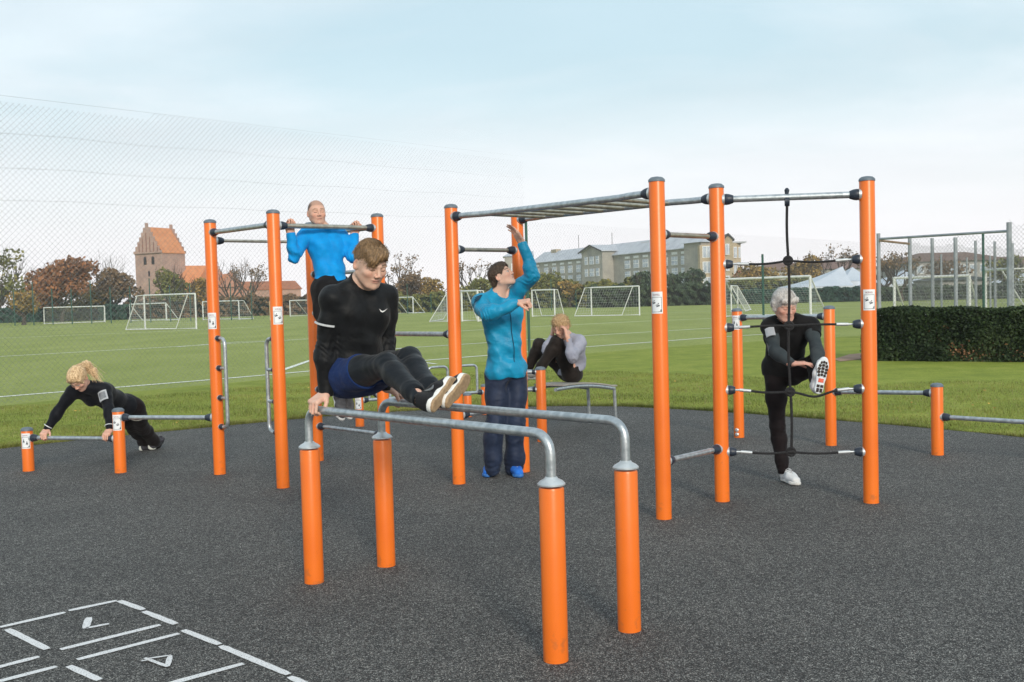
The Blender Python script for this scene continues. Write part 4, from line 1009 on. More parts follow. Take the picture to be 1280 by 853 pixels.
# ---- man in bright blue on the pull-up bar ----------------------------------------------
bd = (L4 - L2).normalized(); fB = Vector((bd.y, -bd.x, 0)); zb_ = PH - .10
def on_bar(px):
    t = min(range(200), key=lambda i: abs((lambda q: 640 + FPX * (CM.transposed() @ (Vector((q.x, q.y, zb_)) - cam.location)).x / -(CM.transposed() @ (Vector((q.x, q.y, zb_)) - cam.location)).z - px)(L2.lerp(L4, i / 199)))) / 199
    q = L2.lerp(L4, t); q.z = zb_; return q
hr, hl_ = on_bar(366), on_bar(446)
J = {}; mid0 = (hr + hl_) / 2
J['front'] = fB
dd = (Z * .92 - fB * .12).normalized()
for s, h in (('R', hr), ('L', hl_)):
    J['w' + s] = h - Z * .062 - fB * .040; J['hand' + s] = (dd, fB + Z * .1, 1 if s == 'L' else -1, dict(curl=1.05, thumb=.9))
ctr = mid0 - fB * .20
sc_ = AT(404, 295, ctr.y)
J['sR'] = sc_ - bd * .170; J['sL'] = sc_ + bd * .170
J['eR'] = reach(J['sR'], 368, 321, .285); J['eL'] = reach(J['sL'], 441, 322, .285)
J['neck'] = sc_ + Z * .055 + fB * .02; J['pelvis'] = AT(415, 362, ctr.y - .10)
J['head'] = AT(396, 266.5, ctr.y - .02); J['hf'] = (fB * .75 + Vector((0, -1, 0)) * .5 - bd * .0 + Z * .02); J['hu'] = Z - fB * .12
J['hR'] = J['pelvis'] - bd * .09; J['hL'] = J['pelvis'] + bd * .09
J['kR'] = J['hR'] - Z * .42 + fB * .06 + bd * .02; J['kL'] = J['hL'] - Z * .42 + fB * .05
J['aR'] = AT(424, 487, J['kR'].y + .10); J['aL'] = AT(434, 486, J['kL'].y + .12)
print('B arm', (J['wR'] - J['eR']).length, (J['wL'] - J['eL']).length, (J['kR'] - J['aR']).length)
e = empty('person', (J['pelvis'].x, J['pelvis'].y, 0), 'man in bright blue long-sleeved top hanging from the pull-up bar, chin over it', 'man', 'people exercising')
L = dict(skin=(.60, .36, .27), lip=(.45, .20, .17), brow=(.22, .12, .07), stubble=(.40, .22, .15), buzz=(.09, .06, .045), size=.90, neckw=1.0, head=.94, ank=1, closed=True, hand=.95)
torso(Solid(), J); make_body(e, J, L, .0045, .004)
blue = cloth('bright_blue_cloth', (.003, .23, .60), (.004, .29, .72), .6, .2, (22, .4), crease=2.2); blacks = cloth('black_loose_cloth', (.007, .007, .008), (.014, .014, .016), .8, .2)
make_top(e, J, L, blue, 'blue_top', .010, (.010, .012, .009), .0065, 11, .0085, -.005, .10, Vector((.25, .0, -1)), .012, .3, freq=46, dirs=(.25, .1, 1), flare=.0)
make_bottom(e, J, L, blacks, 'black_trousers', (.024, .030, .020), .010, 13, .008, .03, .22)
shoeg = cloth('dark_grey_running_shoe', (.03, .03, .034), (.10, .10, .11), .6, .2, (120, .4)); sl_w = mat('pale_sole', (.55, .56, .57), .6, 0, .4, (40, (.45, .46, .47), .5))
for s in ('R', 'L'):
    a = J['a' + s]; t = (fB * .45 + Z * -.62 + bd * -.1).normalized(); hp_ = a - Z * .05 - fB * .075; shoe(e, hp_, hp_ + t * .28, (Z * .62 + fB * .8), shoeg, sl_w, 1.0, .006)
# ---- man in turquoise under the ladder ---------------------------------------------------
Yc = 8.68
J = {}
fC = Vector((.55, -.83, 0)).normalized(); lC = Vector((-fC.y, fC.x, 0))     # his left
ctr = AT(624, 378, Yc); J['front'] = fC
J['sR'] = ctr - lC * .185 + Z * -.01; J['sL'] = AT(643, 368, Yc + .04)
J['eR'] = reach(J['sR'], 609, 393, .27); J['wR'] = reach(J['eR'], 650, 378, .265)
J['eL'] = reach(J['sL'], 666, 344, .28); J['wL'] = reach(J['eL'], 652, 303, .275, False)
J['handR'] = (Vector((.8, -.35, .12)), Vector((-.35, .4, -.6)), -1, dict(curl=1.35, thumb=1.0))
J['handL'] = (AT(640, 283, J['wL'].y) - J['wL'], Vector((-.75, -.55, -.25)), 1, dict(curl=.22, thumb=.2))
J['neck'] = AT(623, 368, Yc + .02); J['pelvis'] = AT(633, 463, Yc + .02)
J['head'] = AT(628, 345.5, Yc - .01); J['hf'] = Vector((.86, -.42, .52)); J['hu'] = Vector((-.45, .2, .9))
J['hR'] = AT(622, 470, Yc); J['hL'] = AT(645, 470, Yc + .06)
J['kR'] = AT(620, 531, Yc - .06); J['kL'] = AT(644, 529, Yc + .0)
J['aR'] = AT(616, 587, Yc - .01); J['aL'] = AT(643, 586, Yc + .08)
J['belly'] = fC * .02; J['bust'] = fC * .02
print('C', (J['wL'] - J['eL']).length, (J['wR'] - J['eR']).length, J['wL'], P4)
e = empty('person', (J['pelvis'].x, J['pelvis'].y, 0), 'standing man in turquoise jacket reaching one hand up to the ladder, looking up', 'man', 'people exercising')
L = dict(skin=(.64, .41, .32), lip=(.50, .22, .19), brow=(.10, .06, .035), iris=(.06, .10, .13), buzz=(.05, .032, .02), size=.98, neckw=1.0, head=.96, hand=1.0, mouth=.0012)
torso(Solid(), J); make_body(e, J, L, .0042, .0038)
turq = cloth('turquoise_shell', (.003, .215, .40), (.006, .28, .50), .5, .2, (24, .7), spec=.3, crease=1.8); nav = cloth('navy_tracksuit', (.010, .018, .042), (.020, .032, .068), .62, .2, (18, .6), spec=.25, crease=2.2)
tp_ = make_top(e, J, L, turq, 'turquoise_jacket', .014, (.017, .017, .012), .007, 31, .012, -.006, -.10, None, .030, .15, freq=34, dirs=(1, .3, .5), flare=.028)
make_bottom(e, J, L, nav, 'navy_trousers', (.014, .026, .038), .008, 17, .015, -.045, .0, .3, freq=30, dirs=(1, .6, .15))
bshoe = cloth('bright_blue_shoe', (.012, .10, .50), (.03, .20, .70), .55, .2, (110, .5)); bsole = mat('blue_sole', (.02, .12, .42), .6, 0, .4, (30, (.05, .2, .5), .5)); lacem = mat('white_lace', (.7, .74, .78), .6, 0, .3, (60, (.6, .64, .7), .5))
for hp_, tpx in ((G(615, 592, .0), G(603, 606, .0)), (G(640, 593, .0), G(662, 606.5, .0))):
    hp_ = Vector((hp_.x, hp_.y, .013)); tt = Vector((tpx.x - hp_.x, tpx.y - hp_.y, 0)).normalized(); o, T, M_, f_, u_, s_ = shoe(e, hp_, hp_ + tt * .285, Z, bshoe, bsole, 1.03, .0055)
    lc = MB()
    for i in range(4): y = .105 + i * .024; z = .116 - i * .014; lc.tube([T(-.026, y, z - .014), T(0, y + .004, z + .004), T(.026, y, z - .014)], .003, 6)
    lc.build('shoelace', lacem, o)
M = J['M']; T = lambda x, y, z: A3(J['head']) + M @ (np.array([x, y, z], np.float32))
dk = hairmat('dark_brown_hair', (.030, .018, .011), (.085, .052, .030), (220, 220, 60))
def short_hair(e, J, hm, hs=1.0, t=.008, front=.050, h=.004, amp=.002, sides=True, name='hair'):
    M = J['M']; T = lambda x, y, z: A3(J['head']) + M @ (np.array([x, y, z], np.float32) * hs); sd = Solid(.012)
    sd.ell(T(0, -.018, .034), [.0765 + t * .7, .097 + t * .8, .087 + t], M); sd.ell(T(0, .02, .075), [.060, .062, .040 + t], M, k=.02)
    sd.limb(T(-.03, -.095, -.03), T(.03, -.095, -.03), .022 + t * .2, .022 + t * .2, k=.03)
    sd.ell(T(0, .095, -.012), [.074, .080, .080 + (front - .05)], M, k=.006, op=-1)
    for s in (-1, 1): sd.ell(T(s * .09, .010, -.016), [.026, .034, .040], M, k=.004, op=-1)
    sd.ell(T(0, -.055, -.118), [.13, .11, .062], M, k=.006, op=-1)
    dsp = lambda P: (amp * np.sin(((P - A3(J['head'])) @ M) @ np.array([210, 150, 120], np.float32) + 2 * np.sin(((P - A3(J['head'])) @ M) @ np.array([90, -70, 110], np.float32)))).astype(np.float32)
    return solid_obj(name, sd, h, hm, e, dsp, .004)
h_ = short_hair(e, J, dk, .96, .008, .046); fuzz(h_, dk, 1400, .016, A3(J['M'][:, 1]) * -.3 + A3(J['M'][:, 2]) * -.6, 4)
_s = Solid(.03); torso(_s, J, .018, False, .98); arm(_s, J['sR'], J['eR'], J['wR'], (.021, .021, .014), .98)
pm = mat('dark_blue_print', (.008, .035, .07), .5, 0, .3, (20, (.012, .05, .09), .5)); mb = MB()
for k in range(4):
    c = J['sR'] + Z * (.045 - k * .020) + lC * .045; q = []
    for j in range(7): q.append(project_out(_s, c - lC * (.014 * j) - Z * .002 * j, Vector((-.25, -1, .35)), .011))
    mb.tube(q, [.0045, .005, .005, .0045, .004, .003, .0015], 6)
mb.build('shoulder_print', pm, tp_)
wv_ = MB(); q = []
for j in range(14): q.append(project_out(_s, J['neck'].lerp(J['pelvis'], .12 + .062 * j) + fC * .1, fC, .0085))
wv_.tube(q, .0035, 6); wv_.build('zip', pm, tp_)
# ---- woman doing push-ups ----------------------------------------------------------------
e_ = None
J = {}; pz = PUSHZ; bdir = (S2 - S1).normalized(); 
hR_ = AT(56, 545, S1.lerp(S2, .2).y); hL_ = AT(135, 546, S1.lerp(S2, .85).y); hR_.z = pz; hL_.z = pz
fD = Vector((-.55, -.83, 0)).normalized(); J['front'] = Vector((-.1, -.3, -1))
Ys = hR_.y
J['sR'] = AT(91, 490, Ys + .10); J['sL'] = AT(130, 487.5, Ys + .12)
dn = Vector((0, -.8, -.35)).normalized()
J['wR'] = hR_ + Z * .052 - dn * .050; J['wL'] = hL_ + Z * .052 - dn * .050
J['handR'] = (dn, Vector((0, .3, -1)), 1, dict(curl=.9, thumb=.6)); J['handL'] = (dn, Vector((0, .3, -1)), -1, dict(curl=.9, thumb=.6))
J['eR'] = J['sR'].lerp(J['wR'], .5) + Vector((-.015, .01, .0)); J['eL'] = J['sL'].lerp(J['wL'], .5) + Vector((.02, .01, 0))
J['neck'] = (J['sR'] + J['sL']) / 2 + Vector((-.01, -.05, .045)); J['pelvis'] = AT(153, 507, 10.28)
J['head'] = AT(98, 474, Ys - .03); J['hf'] = Vector((-.10, -.62, -.78)); J['hu'] = Vector((-.25, -.85, .62))
hv = Vector((.80, .60, 0)).normalized()
hv = (J['sL'] - J['sR']).normalized()
J['hR'] = J['pelvis'] - hv * .085 + Vector((.03, .05, -.02)); J['hL'] = J['pelvis'] + hv * .085 + Vector((.03, .05, -.02))
J['kR'] = AT(167, 536, 10.70); J['kL'] = AT(178, 535, 10.66)
J['aR'] = AT(184, 558, 11.02); J['aL'] = AT(196, 556, 11.0)
print('D arm', (J['sR'] - J['wR']).length, (J['sL'] - J['wL']).length, 'leg', (J['hR'] - J['kR']).length, (J['kR'] - J['aR']).length, J['aR'])
e = empty('person', (J['pelvis'].x, J['pelvis'].y, 0), 'woman with blond ponytail in black doing a push-up on the lowest bar', 'woman', 'people exercising')
L = dict(skin=(.62, .38, .29), lip=(.45, .18, .16), brow=(.25, .16, .09), size=.85, neckw=.88, head=.95, hand=.9, female=True)
torso(Solid(), J, 0, True, .85); make_body(e, J, L, .005, .004)
blkd = cloth('black_jacket_cloth', (.004, .005, .008), (.009, .010, .014), .65, .25, (30, .3)); blkt = cloth('black_training_trousers', (.007, .005, .006), (.014, .010, .011), .7, .2, (24, .3))
tp_ = make_top(e, J, L, blkd, 'black_jacket', .012, (.012, .012, .010), .008, 41, .004, -.004, -.04, None, .03, .1, freq=36, flare=.012)
bt_ = make_bottom(e, J, L, blkt, 'black_trousers', (.012, .018, .022), .0085, 19, .006, -.02, .1, .35)
pipe = mat('pale_piping', (.30, .31, .28), .5, 0, .4, (30, (.4, .41, .38), .5))
band('trouser_piping', J['hL'].lerp(J['kL'], .28), J['kL'] - J['hL'], -1.2, 1.2, .097, .010, Vector((0, -1, .1)), pipe, bt_, .004)
a = J['sL'].lerp(J['eL'], .42); ab = band('armband', a, J['eL'] - J['sL'], -.55, .75, .066, .105, Vector((.1, -1, .1)), mat('grey_armband', (.33, .35, .38), .45, 0, .5, (20, (.40, .42, .45), .5)), tp_, .006)
band('armband_screen', a, J['eL'] - J['sL'], -.33, .53, .0725, .070, Vector((.1, -1, .1)), mat('armband_screen', (.13, .14, .16), .25, 0, .5, (20, (.2, .21, .23), .5)), ab, .003)
for s in ('R', 'L'): band('cuff_strip', J['w' + s].lerp(J['e' + s], .18), J['e' + s] - J['w' + s], -1.2, 1.2, .043, .008, Vector((0, -1, .2)), grey_reflect, tp_, .003)
blond = hairmat('blond_hair', (.34, .20, .095), (.80, .60, .36), (70, 70, 70)); 
M = J['M']; T = lambda x, y, z: A3(J['head']) + M @ (np.array([x, y, z], np.float32) * .95); sd = Solid(.012)
sd.ell(T(0, -.020, .034), [.083, .104, .094], M); sd.ell(T(0, .02, .075), [.062, .064, .046], M, k=.02); sd.ell(T(0, .100, -.022), [.064, .080, .078], M, k=.006, op=-1); sd.ell(T(0, -.06, -.118), [.13, .11, .062], M, k=.006, op=-1)
for s in (-1, 1): sd.limb(T(s * .062, .058, .05), T(s * .070, .045, -.01), .014, .009, k=.015)
hb_ = solid_obj('hair', sd, .0045, blond, e, lambda P: (.0022 * np.sin(((P - A3(J['head'])) @ M) @ np.array([170, 20, 90], np.float32))).astype(np.float32), .004)
pt = [Vector(T(0, -.085, .075)), AT(108, 456, J['head'].y + .10), AT(116, 464, J['head'].y + .14), AT(122, 474, J['head'].y + .13)]
sd = Solid(.02); sd.chain(pt, [.022, .036, .034, .010], k=.03); pty = solid_obj('ponytail', sd, .005, blond, hb_, lambda P: (.004 * np.sin(P @ np.array([210, 60, 60], np.float32) + 2 * np.sin(P @ np.array([30, 60, 60], np.float32)))).astype(np.float32), .006)
mb = MB(); mb.lathe(pt[0].lerp(pt[1], .15), pt[1] - pt[0], [(0, .024), (.02, .024)], 12); mb.build('hair_tie', mat('black_elastic', (.01, .01, .01), .6, 0, .3, (50, (.02, .02, .02), .5)), hb_)
mbh = MB(); rg = random.Random(9)
for i in range(70):
    o_ = Vector((rg.uniform(-.024, .024), rg.uniform(-.024, .024), rg.uniform(-.024, .024))); q = [p + o_ * (1 + .35 * k) for k, p in enumerate(pt)]; q[-1] += Vector((rg.uniform(-.01, .03), 0, rg.uniform(-.03, .01))); q = fillet(q, .08, 4); mbh.tube(q, [.0022 * (1 - .7 * k / len(q)) for k in range(len(q))], 3, caps=False)
mbh.build('hair_lock', blond, hb_); fuzz(hb_, blond, 700, .02, A3(J['M'][:, 1]) * -1 + A3(J['M'][:, 2]) * .5, 7, .0010, .2)
dshoe = cloth('dark_running_shoe', (.03, .03, .04), (.06, .06, .07), .6, .2, (100, .4)); wsole = mat('white_shoe_sole', (.62, .64, .60), .6, 0, .4, (30, (.54, .56, .52), .5))
for s in ('R', 'L'):
    a = J['a' + s]; toe = Vector((a.x - .03, a.y - .11 + .10, .016)); fd = Vector((-.10, -.22, -.97)).normalized(); heel_ = a + Vector((.012, .075, -.02))
    toe = heel_ + (Vector((a.x - .01, a.y - .01, .018)) - heel_).normalized() * .24; dz = .02 - toe.z
    shoe(e, heel_ + Z * dz, toe + Z * dz, Vector((0, -1, .1)), dshoe, wsole, .92, .006)
# ---- man doing sit-ups --------------------------------------------------------------------
Ye = 11.35; J = {}
fE = Vector((-.82, -.57, 0)).normalized(); lE = Vector((-fE.y, fE.x, 0)); J['front'] = fE
print('bench z', bench_pt(.5, 0), 'lE', lE)
J['pelvis'] = AT(713, 466, Ye); J['neck'] = AT(707, 421, Ye - .16)
sc_ = AT(712, 427, Ye - .12)
J['sL'] = sc_ + lE * .175 + Vector((.0, 0, .0)); J['sR'] = sc_ - lE * .175
J['head'] = AT(701, 409, Ye - .26); J['hf'] = Vector((-.50, -.72, -.42)); J['hu'] = Vector((-.32, -.45, .85))
J['eL'] = reach(J['sL'], 716, 447, .27); J['wL'] = AT(710, 424, J['eL'].y + .02)
J['eR'] = reach(J['sR'], 684, 438, .27); J['wR'] = AT(690, 420, J['eR'].y + .05)
J['hL'] = AT(714, 467, Ye - .10); J['hR'] = AT(707, 464, Ye + .08)
J['kL'] = reach(J['hL'], 696, 427, .42); J['kR'] = reach(J['hR'], 672, 428, .42)
J['aL'] = reach(J['kL'], 670, 468, .41); J['aR'] = AT(656, 468, J['kR'].y + .05)
hd_ = J['head']
J['handL'] = (AT(706, 403, J['wL'].y + .08) - J['wL'], Vector((-.85, .45, -.1)), -1, dict(curl=.35, thumb=.2)); J['handR'] = (AT(692, 403, J['wR'].y + .02) - J['wR'], Vector((.85, .1, 0)), 1, dict(curl=.35, thumb=.2))
print('E', J['wL'], J['wR'], J['head'], J['eL'], (J['wL'] - J['eL']).length, (J['kR'] - J['aR']).length)
J['bust'] = fE * -.05; J['belly'] = fE * -.07
e = empty('person', (J['pelvis'].x, J['pelvis'].y, 0), 'man in grey sweater with hands at his head doing sit-ups on the bench', 'man', 'people exercising')
L = dict(skin=(.60, .36, .27), lip=(.45, .22, .19), brow=(.25, .15, .08), size=.96, neckw=1, head=1.0, hand=1, closed=True)
torso(Solid(), J); make_body(e, J, L, .005, .0045)
greys = cloth('pale_grey_knit', (.26, .27, .34), (.33, .34, .41), .8, .3, (60, .4)); dkb = cloth('black_brown_tights', (.012, .009, .008), (.024, .019, .017), .7, .25)
make_top(e, J, L, greys, 'grey_sweater', .014, (.016, .016, .010), .008, 51, .009, -.003, .02, Vector((.3, .2, -1)), .02, .1, freq=34, dirs=(.4, .2, 1), flare=.008)
make_bottom(e, J, L, dkb, 'black_tights', (.010, .012, .012), .0085, 23, .003, -.02, .26)
for s in ('L', 'R'):
    a = J['a' + s]; hp_ = a + Vector((.045, .03, -.075)); shoe(e, hp_, hp_ + Vector((-.24, -.12, .03)).normalized() * .27, Z, cloth('grey_running_shoe', (.20, .20, .19), (.34, .34, .32), .6, .2, (90, .5)), wsole, 1.0, .0065)
sandy = hairmat('sandy_hair', (.28, .17, .08), (.62, .44, .25), (120, 120, 120))
h_ = short_hair(e, J, sandy, 1.0, .014, .036, .0045, .005); fuzz(h_, sandy, 1100, .024, A3(J['M'][:, 1]) * .6, 5, .0012, .8)
# ---- grey-haired person stretching behind the ropes ------------------------------------------
J = {}; Yf = 8.05
J['pelvis'] = AT(980, 461, Yf + .02); sc_ = AT(988, 409, Yf - .26)
lF = Vector((.96, -.14, 0)).normalized(); fF = Vector((.2, -1, 0)).normalized(); J['front'] = fF
J['sR'] = sc_ - lF * .152; J['sL'] = sc_ + lF * .152; J['neck'] = AT(984, 400, Yf - .27)
J['head'] = AT(981, 382, Yf - .36); J['hf'] = Vector((.18, -.90, -.34)); J['hu'] = Vector((.02, -.30, 1))
J['eR'] = reach(J['sR'], 969, 440, .255); J['wR'] = AT(990, 455, J['eR'].y - .14)
J['eL'] = reach(J['sL'], 1021, 437, .25); J['wL'] = AT(1023, 459, J['eL'].y - .16)
J['hR'] = AT(969, 469, Yf + .0); J['hL'] = AT(991, 469, Yf - .02)
J['kR'] = AT(972, 533, Yf + .02); J['aR'] = AT(979, 590, Yf + .02)
ft = mid.lerp(P5, .36); Yft = ft.y
J['aL'] = AT(1020, 479, Yft + .14); J['kL'] = J['hL'].lerp(J['aL'], .5) + Vector((.09, .0, .13))
J['handR'] = (Vector((.9, -.3, .05)), Vector((0, .1, -1)), 1, dict(curl=.25, thumb=.3)); J['handL'] = (AT(1017, 473, Yft + .05) - J['wL'], Vector((.8, -.2, -.4)), -1, dict(curl=.5, thumb=.4))
print('F', (J['wR'] - J['eR']).length, (J['wL'] - J['eL']).length, (J['hL'] - J['kL']).length, (J['kL'] - J['aL']).length, J['aR'])
e = empty('person', (J['aR'].x, J['aR'].y, 0), 'grey-haired person in black standing on one leg, other foot up on the rope', 'person', 'people exercising')
L = dict(skin=(.60, .36, .29), lip=(.45, .20, .18), brow=(.35, .30, .26), size=.86, neckw=.95, head=1.0, hand=.92, closed=True)
torso(Solid(), J); make_body(e, J, L, .0042, .004)
dg = cloth('black_polo_cloth', (.006, .006, .007), (.012, .012, .013), .75, .2, (30, .3)); sleeve = cloth('slate_grey_sleeve', (.030, .040, .046), (.045, .056, .062), .7, .25, (30, .3))
sl_ = Solid(.03)
for s in ('L', 'R'): arm(sl_, J['s' + s], J['e' + s], J['w' + s], (.004, .008, .009), .90); ax_ = (J['w' + s] - J['e' + s]).normalized(); sl_.cutball(J['w' + s], ax_, .09)
fs_ = folds(61, 40, .006); solid_obj('grey_sleeves', sl_, .007, sleeve, e, fs_, .012)
sd = Solid(.03); torso(sd, J, .016, False, .86, 1.1); sd.limb(J['pelvis'] - lF * .05, J['pelvis'] + lF * .05, .122, .122, k=.05)
for s in ('L', 'R'): S_, E_ = J['s' + s], J['e' + s]; sd.limb(S_, S_.lerp(E_, .55), .060, .056, k=.03); sd.cutball(S_.lerp(E_, .42), E_ - S_, .10)
collar(sd, J, L, .03, .008); sd.cutball(J['pelvis'] - Z * .055, -Z, .34); neck_cut(sd, J, L, .003, .028, .3)
tpf = solid_obj('black_shirt', sd, .0075, dg, e, folds(62, 30, .006), .012)
make_bottom(e, J, L, blkt, 'black_tights', (.008, .010, .010), .0085, 27, .0025, -.01, .1)
gm = mat('grey_side_panel', (.30, .31, .36), .6, 0, .3, (30, (.4, .41, .46), .5))
_f = Solid(.03); torso(_f, J, .018, False, .86, 1.1)
pa_ = [(.80, .0), (.62, .022), (.45, .016), (.30, .006)]
mb = MB(); vs = []
for (t, w_) in pa_:
    c = J['pelvis'].lerp(J['neck'], t); sidev = (-lF * .9 + fF * .55).normalized(); tang = (lF * .55 + fF * .9).normalized()
    vs += [project_out(_f, c - tang * w_, sidev, .007), project_out(_f, c + tang * (w_ + .006), sidev, .007)]
mb.add(vs, [[0, 1, 3, 2], [2, 3, 5, 4], [4, 5, 7, 6]]); mb.build('side_panel', gm, tpf)
a = J['sR'].lerp(J['eR'], .40); ab = band('armband', a, J['eR'] - J['sR'], -.5, .6, .0615, .085, Vector((-.3, -1, .1)), mat('grey_armband', (.33, .35, .38), .45), tpf, .006)
wt = MB(); wd = (J['wR'] - J['eR']).normalized(); wt.lathe(J['wR'] - wd * .005, wd, [(0, .028), (.022, .028)], 16); wt.build('wrist_watch', mat('black_watch', (.012, .012, .014), .3, 0, .5, (20, (.02, .02, .022), .5)), e)
wsh = cloth('white_running_shoe', (.62, .64, .66), (.74, .75, .76), .6, .1, (60, .5)); dsole = mat('dark_brown_tread', (.025, .018, .016), .7, 0, .3, (60, (.05, .035, .03), .5), (80, .5))
hp_ = G(982, 594, .013); hp_.x = J['aR'].x + .01; hp_.y = J['aR'].y + .055; hp_.z = .013
o, T, *_ = shoe(e, hp_, hp_ + Vector((.06, -.25, 0)).normalized() * .265, Z, wsh, white_sole, .98, .0055)
lc = MB()
for i in range(4): y = .105 + i * .022; z = .112 - i * .012; lc.tube([T(-.026, y, z - .012), T(0, y + .004, z + .004), T(.026, y, z - .012)], .003, 6)
lc.build('shoelace', mat('grey_lace', (.35, .36, .38), .6, 0, .3, (60, (.42, .43, .45), .5)), o)
hp_ = AT(1023, 493, Yft + .03); tp3 = AT(1031, 451, Yft + .03)
o, T, M_, f_, u_, s_ = shoe(e, hp_, hp_ + (tp3 - hp_).normalized() * .275, Vector((-.12, 1, 0)), wsh, mat('white_outsole', (.60, .66, .72), .6, 0, .3, (30, (.7, .74, .78), .5)), 1.0, .0045)
# dark tread pads with gaps, red mid-foot insert
tr = MB(); tr2 = MB()
for (y, hw, hh) in ((.030, .020, .016), (.062, .022, .011)):
    for s in (-1, 1): tr.box(T(s * hw * .62, y, .0005), (hw * .50, hh * .9, .0045), Matrix(M_.tolist()))
for r_ in range(5):
    y = .148 + r_ * .024; hw = (.030, .036, .038, .034, .024)[r_]
    for s in (-1, 0, 1): tr2.box(T(s * hw * .72 + .002, y - abs(s) * .005, .0005), (hw * .29, .0095, .0045), Matrix(M_.tolist()) @ Matrix.Rotation(s * .3, 3, 'Z'))
tr.build('heel_tread', dsole, o, bevel=.002); tr2.build('forefoot_tread', dsole, o, bevel=.002)
rd = MB(); rd.box(T(0, .105, .001), (.020, .014, .0035), Matrix(M_.tolist())); rd.build('sole_insert', mat('coral_red_insert', (.62, .08, .05), .6, 0, .3, (30, (.7, .14, .09), .5)), o, bevel=.002)
ghair = hairmat('silver_hair', (.33, .31, .30), (.70, .68, .66), (150, 150, 40))
M = J['M']; T = lambda x, y, z: A3(J['head']) + M @ (np.array([x, y, z], np.float32) * 1.0); sd = Solid(.012)
sd.ell(T(0, -.020, .036), [.088, .107, .092], M); sd.limb(T(-.045, .068, .068), T(.040, .072, .064), .026, .024, k=.02); sd.limb(T(-.074, -.01, .02), T(-.076, .0, -.028), .026, .018, k=.02); sd.limb(T(.074, -.01, .02), T(.076, .0, -.028), .026, .018, k=.02); sd.limb(T(-.03, -.09, -.02), T(.03, -.09, -.02), .04, .04, k=.03)
sd.ell(T(.006, .105, -.030), [.056, .080, .080], M, k=.006, op=-1); sd.ell(T(0, -.03, -.15), [.13, .13, .072], M, k=.006, op=-1)
hh_ = solid_obj('hair', sd, .0042, ghair, e, lambda P: (.0012 * np.sin(((P - A3(J['head'])) @ M) @ np.array([240, 30, 0], np.float32) + 1 * np.sin(((P - A3(J['head'])) @ M) @ np.array([30, 60, 50], np.float32)))).astype(np.float32), .004)
mbh = MB(); rg = random.Random(5)
for i in range(160):
    x0 = rg.uniform(-.06, .06); x1 = x0 * 1.15 + rg.uniform(-.01, .01)
    q = fillet([Vector(T(x0 * .4, .02, .125)), Vector(T(x0 * .9, .088, .105 - abs(x0) * .5)), Vector(T(x1, .098 - abs(x1) * .75, .048 + rg.uniform(-.012, .006)))], 1, 5); mbh.tube(q, [.0016 * (1 - .7 * k / len(q)) for k in range(len(q))], 3, caps=False)
mbh.build('hair_lock', ghair, hh_); fuzz(hh_, ghair, 900, .022, A3(J['M'][:, 2]) * -1, 6, .0010, .15)
# ================================================================== chain-link fence, goals, trees, houses
def P3(px, Y, z=0.0): return BGX(px, Y, z)
wire = mat('galvanised_wire', (.15, .155, .16), .6, .2, .4, (5, (.26, .27, .28), .5))
greenp = mat('dark_green_post', (.020, .075, .060), .5, 0, .4, (8, (.030, .095, .075), .5))
def lines_mesh(segs, r, r2=None, A=None, B=None):
    """many straight wires as one mesh: segs (n,2,3), three-sided"""
    segs = [q for q in segs if math.dist(q[0], q[1]) > 1e-5]; S_ = np.asarray(segs, np.float64); d = S_[:, 1] - S_[:, 0]; d /= np.maximum(np.linalg.norm(d, axis=1), 1e-9)[:, None]
    a = np.where(np.abs(d[:, 2:3]) < .9, np.array([[0, 0, 1.]]), np.array([[1., 0, 0]])); x = np.cross(a, d); x /= np.linalg.norm(x, axis=1)[:, None]; y = np.cross(d, x)
    V = []
    if r2 is not None: ab = np.array([B.x - A.x, B.y - A.y]); tt = ((S_[:, 0, :2] - np.array([A.x, A.y])) @ ab) / (ab @ ab); r = (r + (r2 - r) * np.clip(tt, 0, 1))[:, None]
    for e_ in (0, 1):
        for k in range(4): t = 2 * math.pi * k / 4; V.append(S_[:, e_] + (x * math.cos(t) + y * math.sin(t)) * r)
    V = np.stack(V, 1).reshape(-1, 3); n = len(S_); b = (np.arange(n) * 8)[:, None]
    F = np.concatenate([b + np.array([[k, (k + 1) % 4, 4 + (k + 1) % 4, 4 + k]]) for k in range(4)]); return V, F
def mesh_fence(name, A, B, H, pitch, r, m, parent, ztop=None, z0=.03, r2=None):
    """diamond wire netting between ground points A and B; ztop(t) gives the top edge"""
    A, B = Vector(A), Vector(B); L = (B - A).length; u_ = (B - A) / L; ztop = ztop or (lambda t: H); segs = []
    Hm = max(ztop(t / 20) for t in range(21)); k = -int(Hm / pitch) - 1
    while k * pitch < L:
        for sgn in (1, -1):
            # from the foot at x0 rising 45 degrees
            x0 = k * pitch if sgn == 1 else k * pitch + Hm
            pts = []
            for i in range(0, 41):
                h = Hm * i / 40; x = x0 + sgn * h
                if 0 <= x <= L and z0 <= h <= ztop(x / L): pts.append((x, h))
            if len(pts) > 1:
                (xa, ha), (xb, hb) = pts[0], pts[-1]; segs.append([[A.x + u_.x * xa, A.y + u_.y * xa, ha], [A.x + u_.x * xb, A.y + u_.y * xb, hb]])
        k += 1
    V, F = lines_mesh(segs, r, r2, A, B); return from_np(name, V, F, m, parent, True)
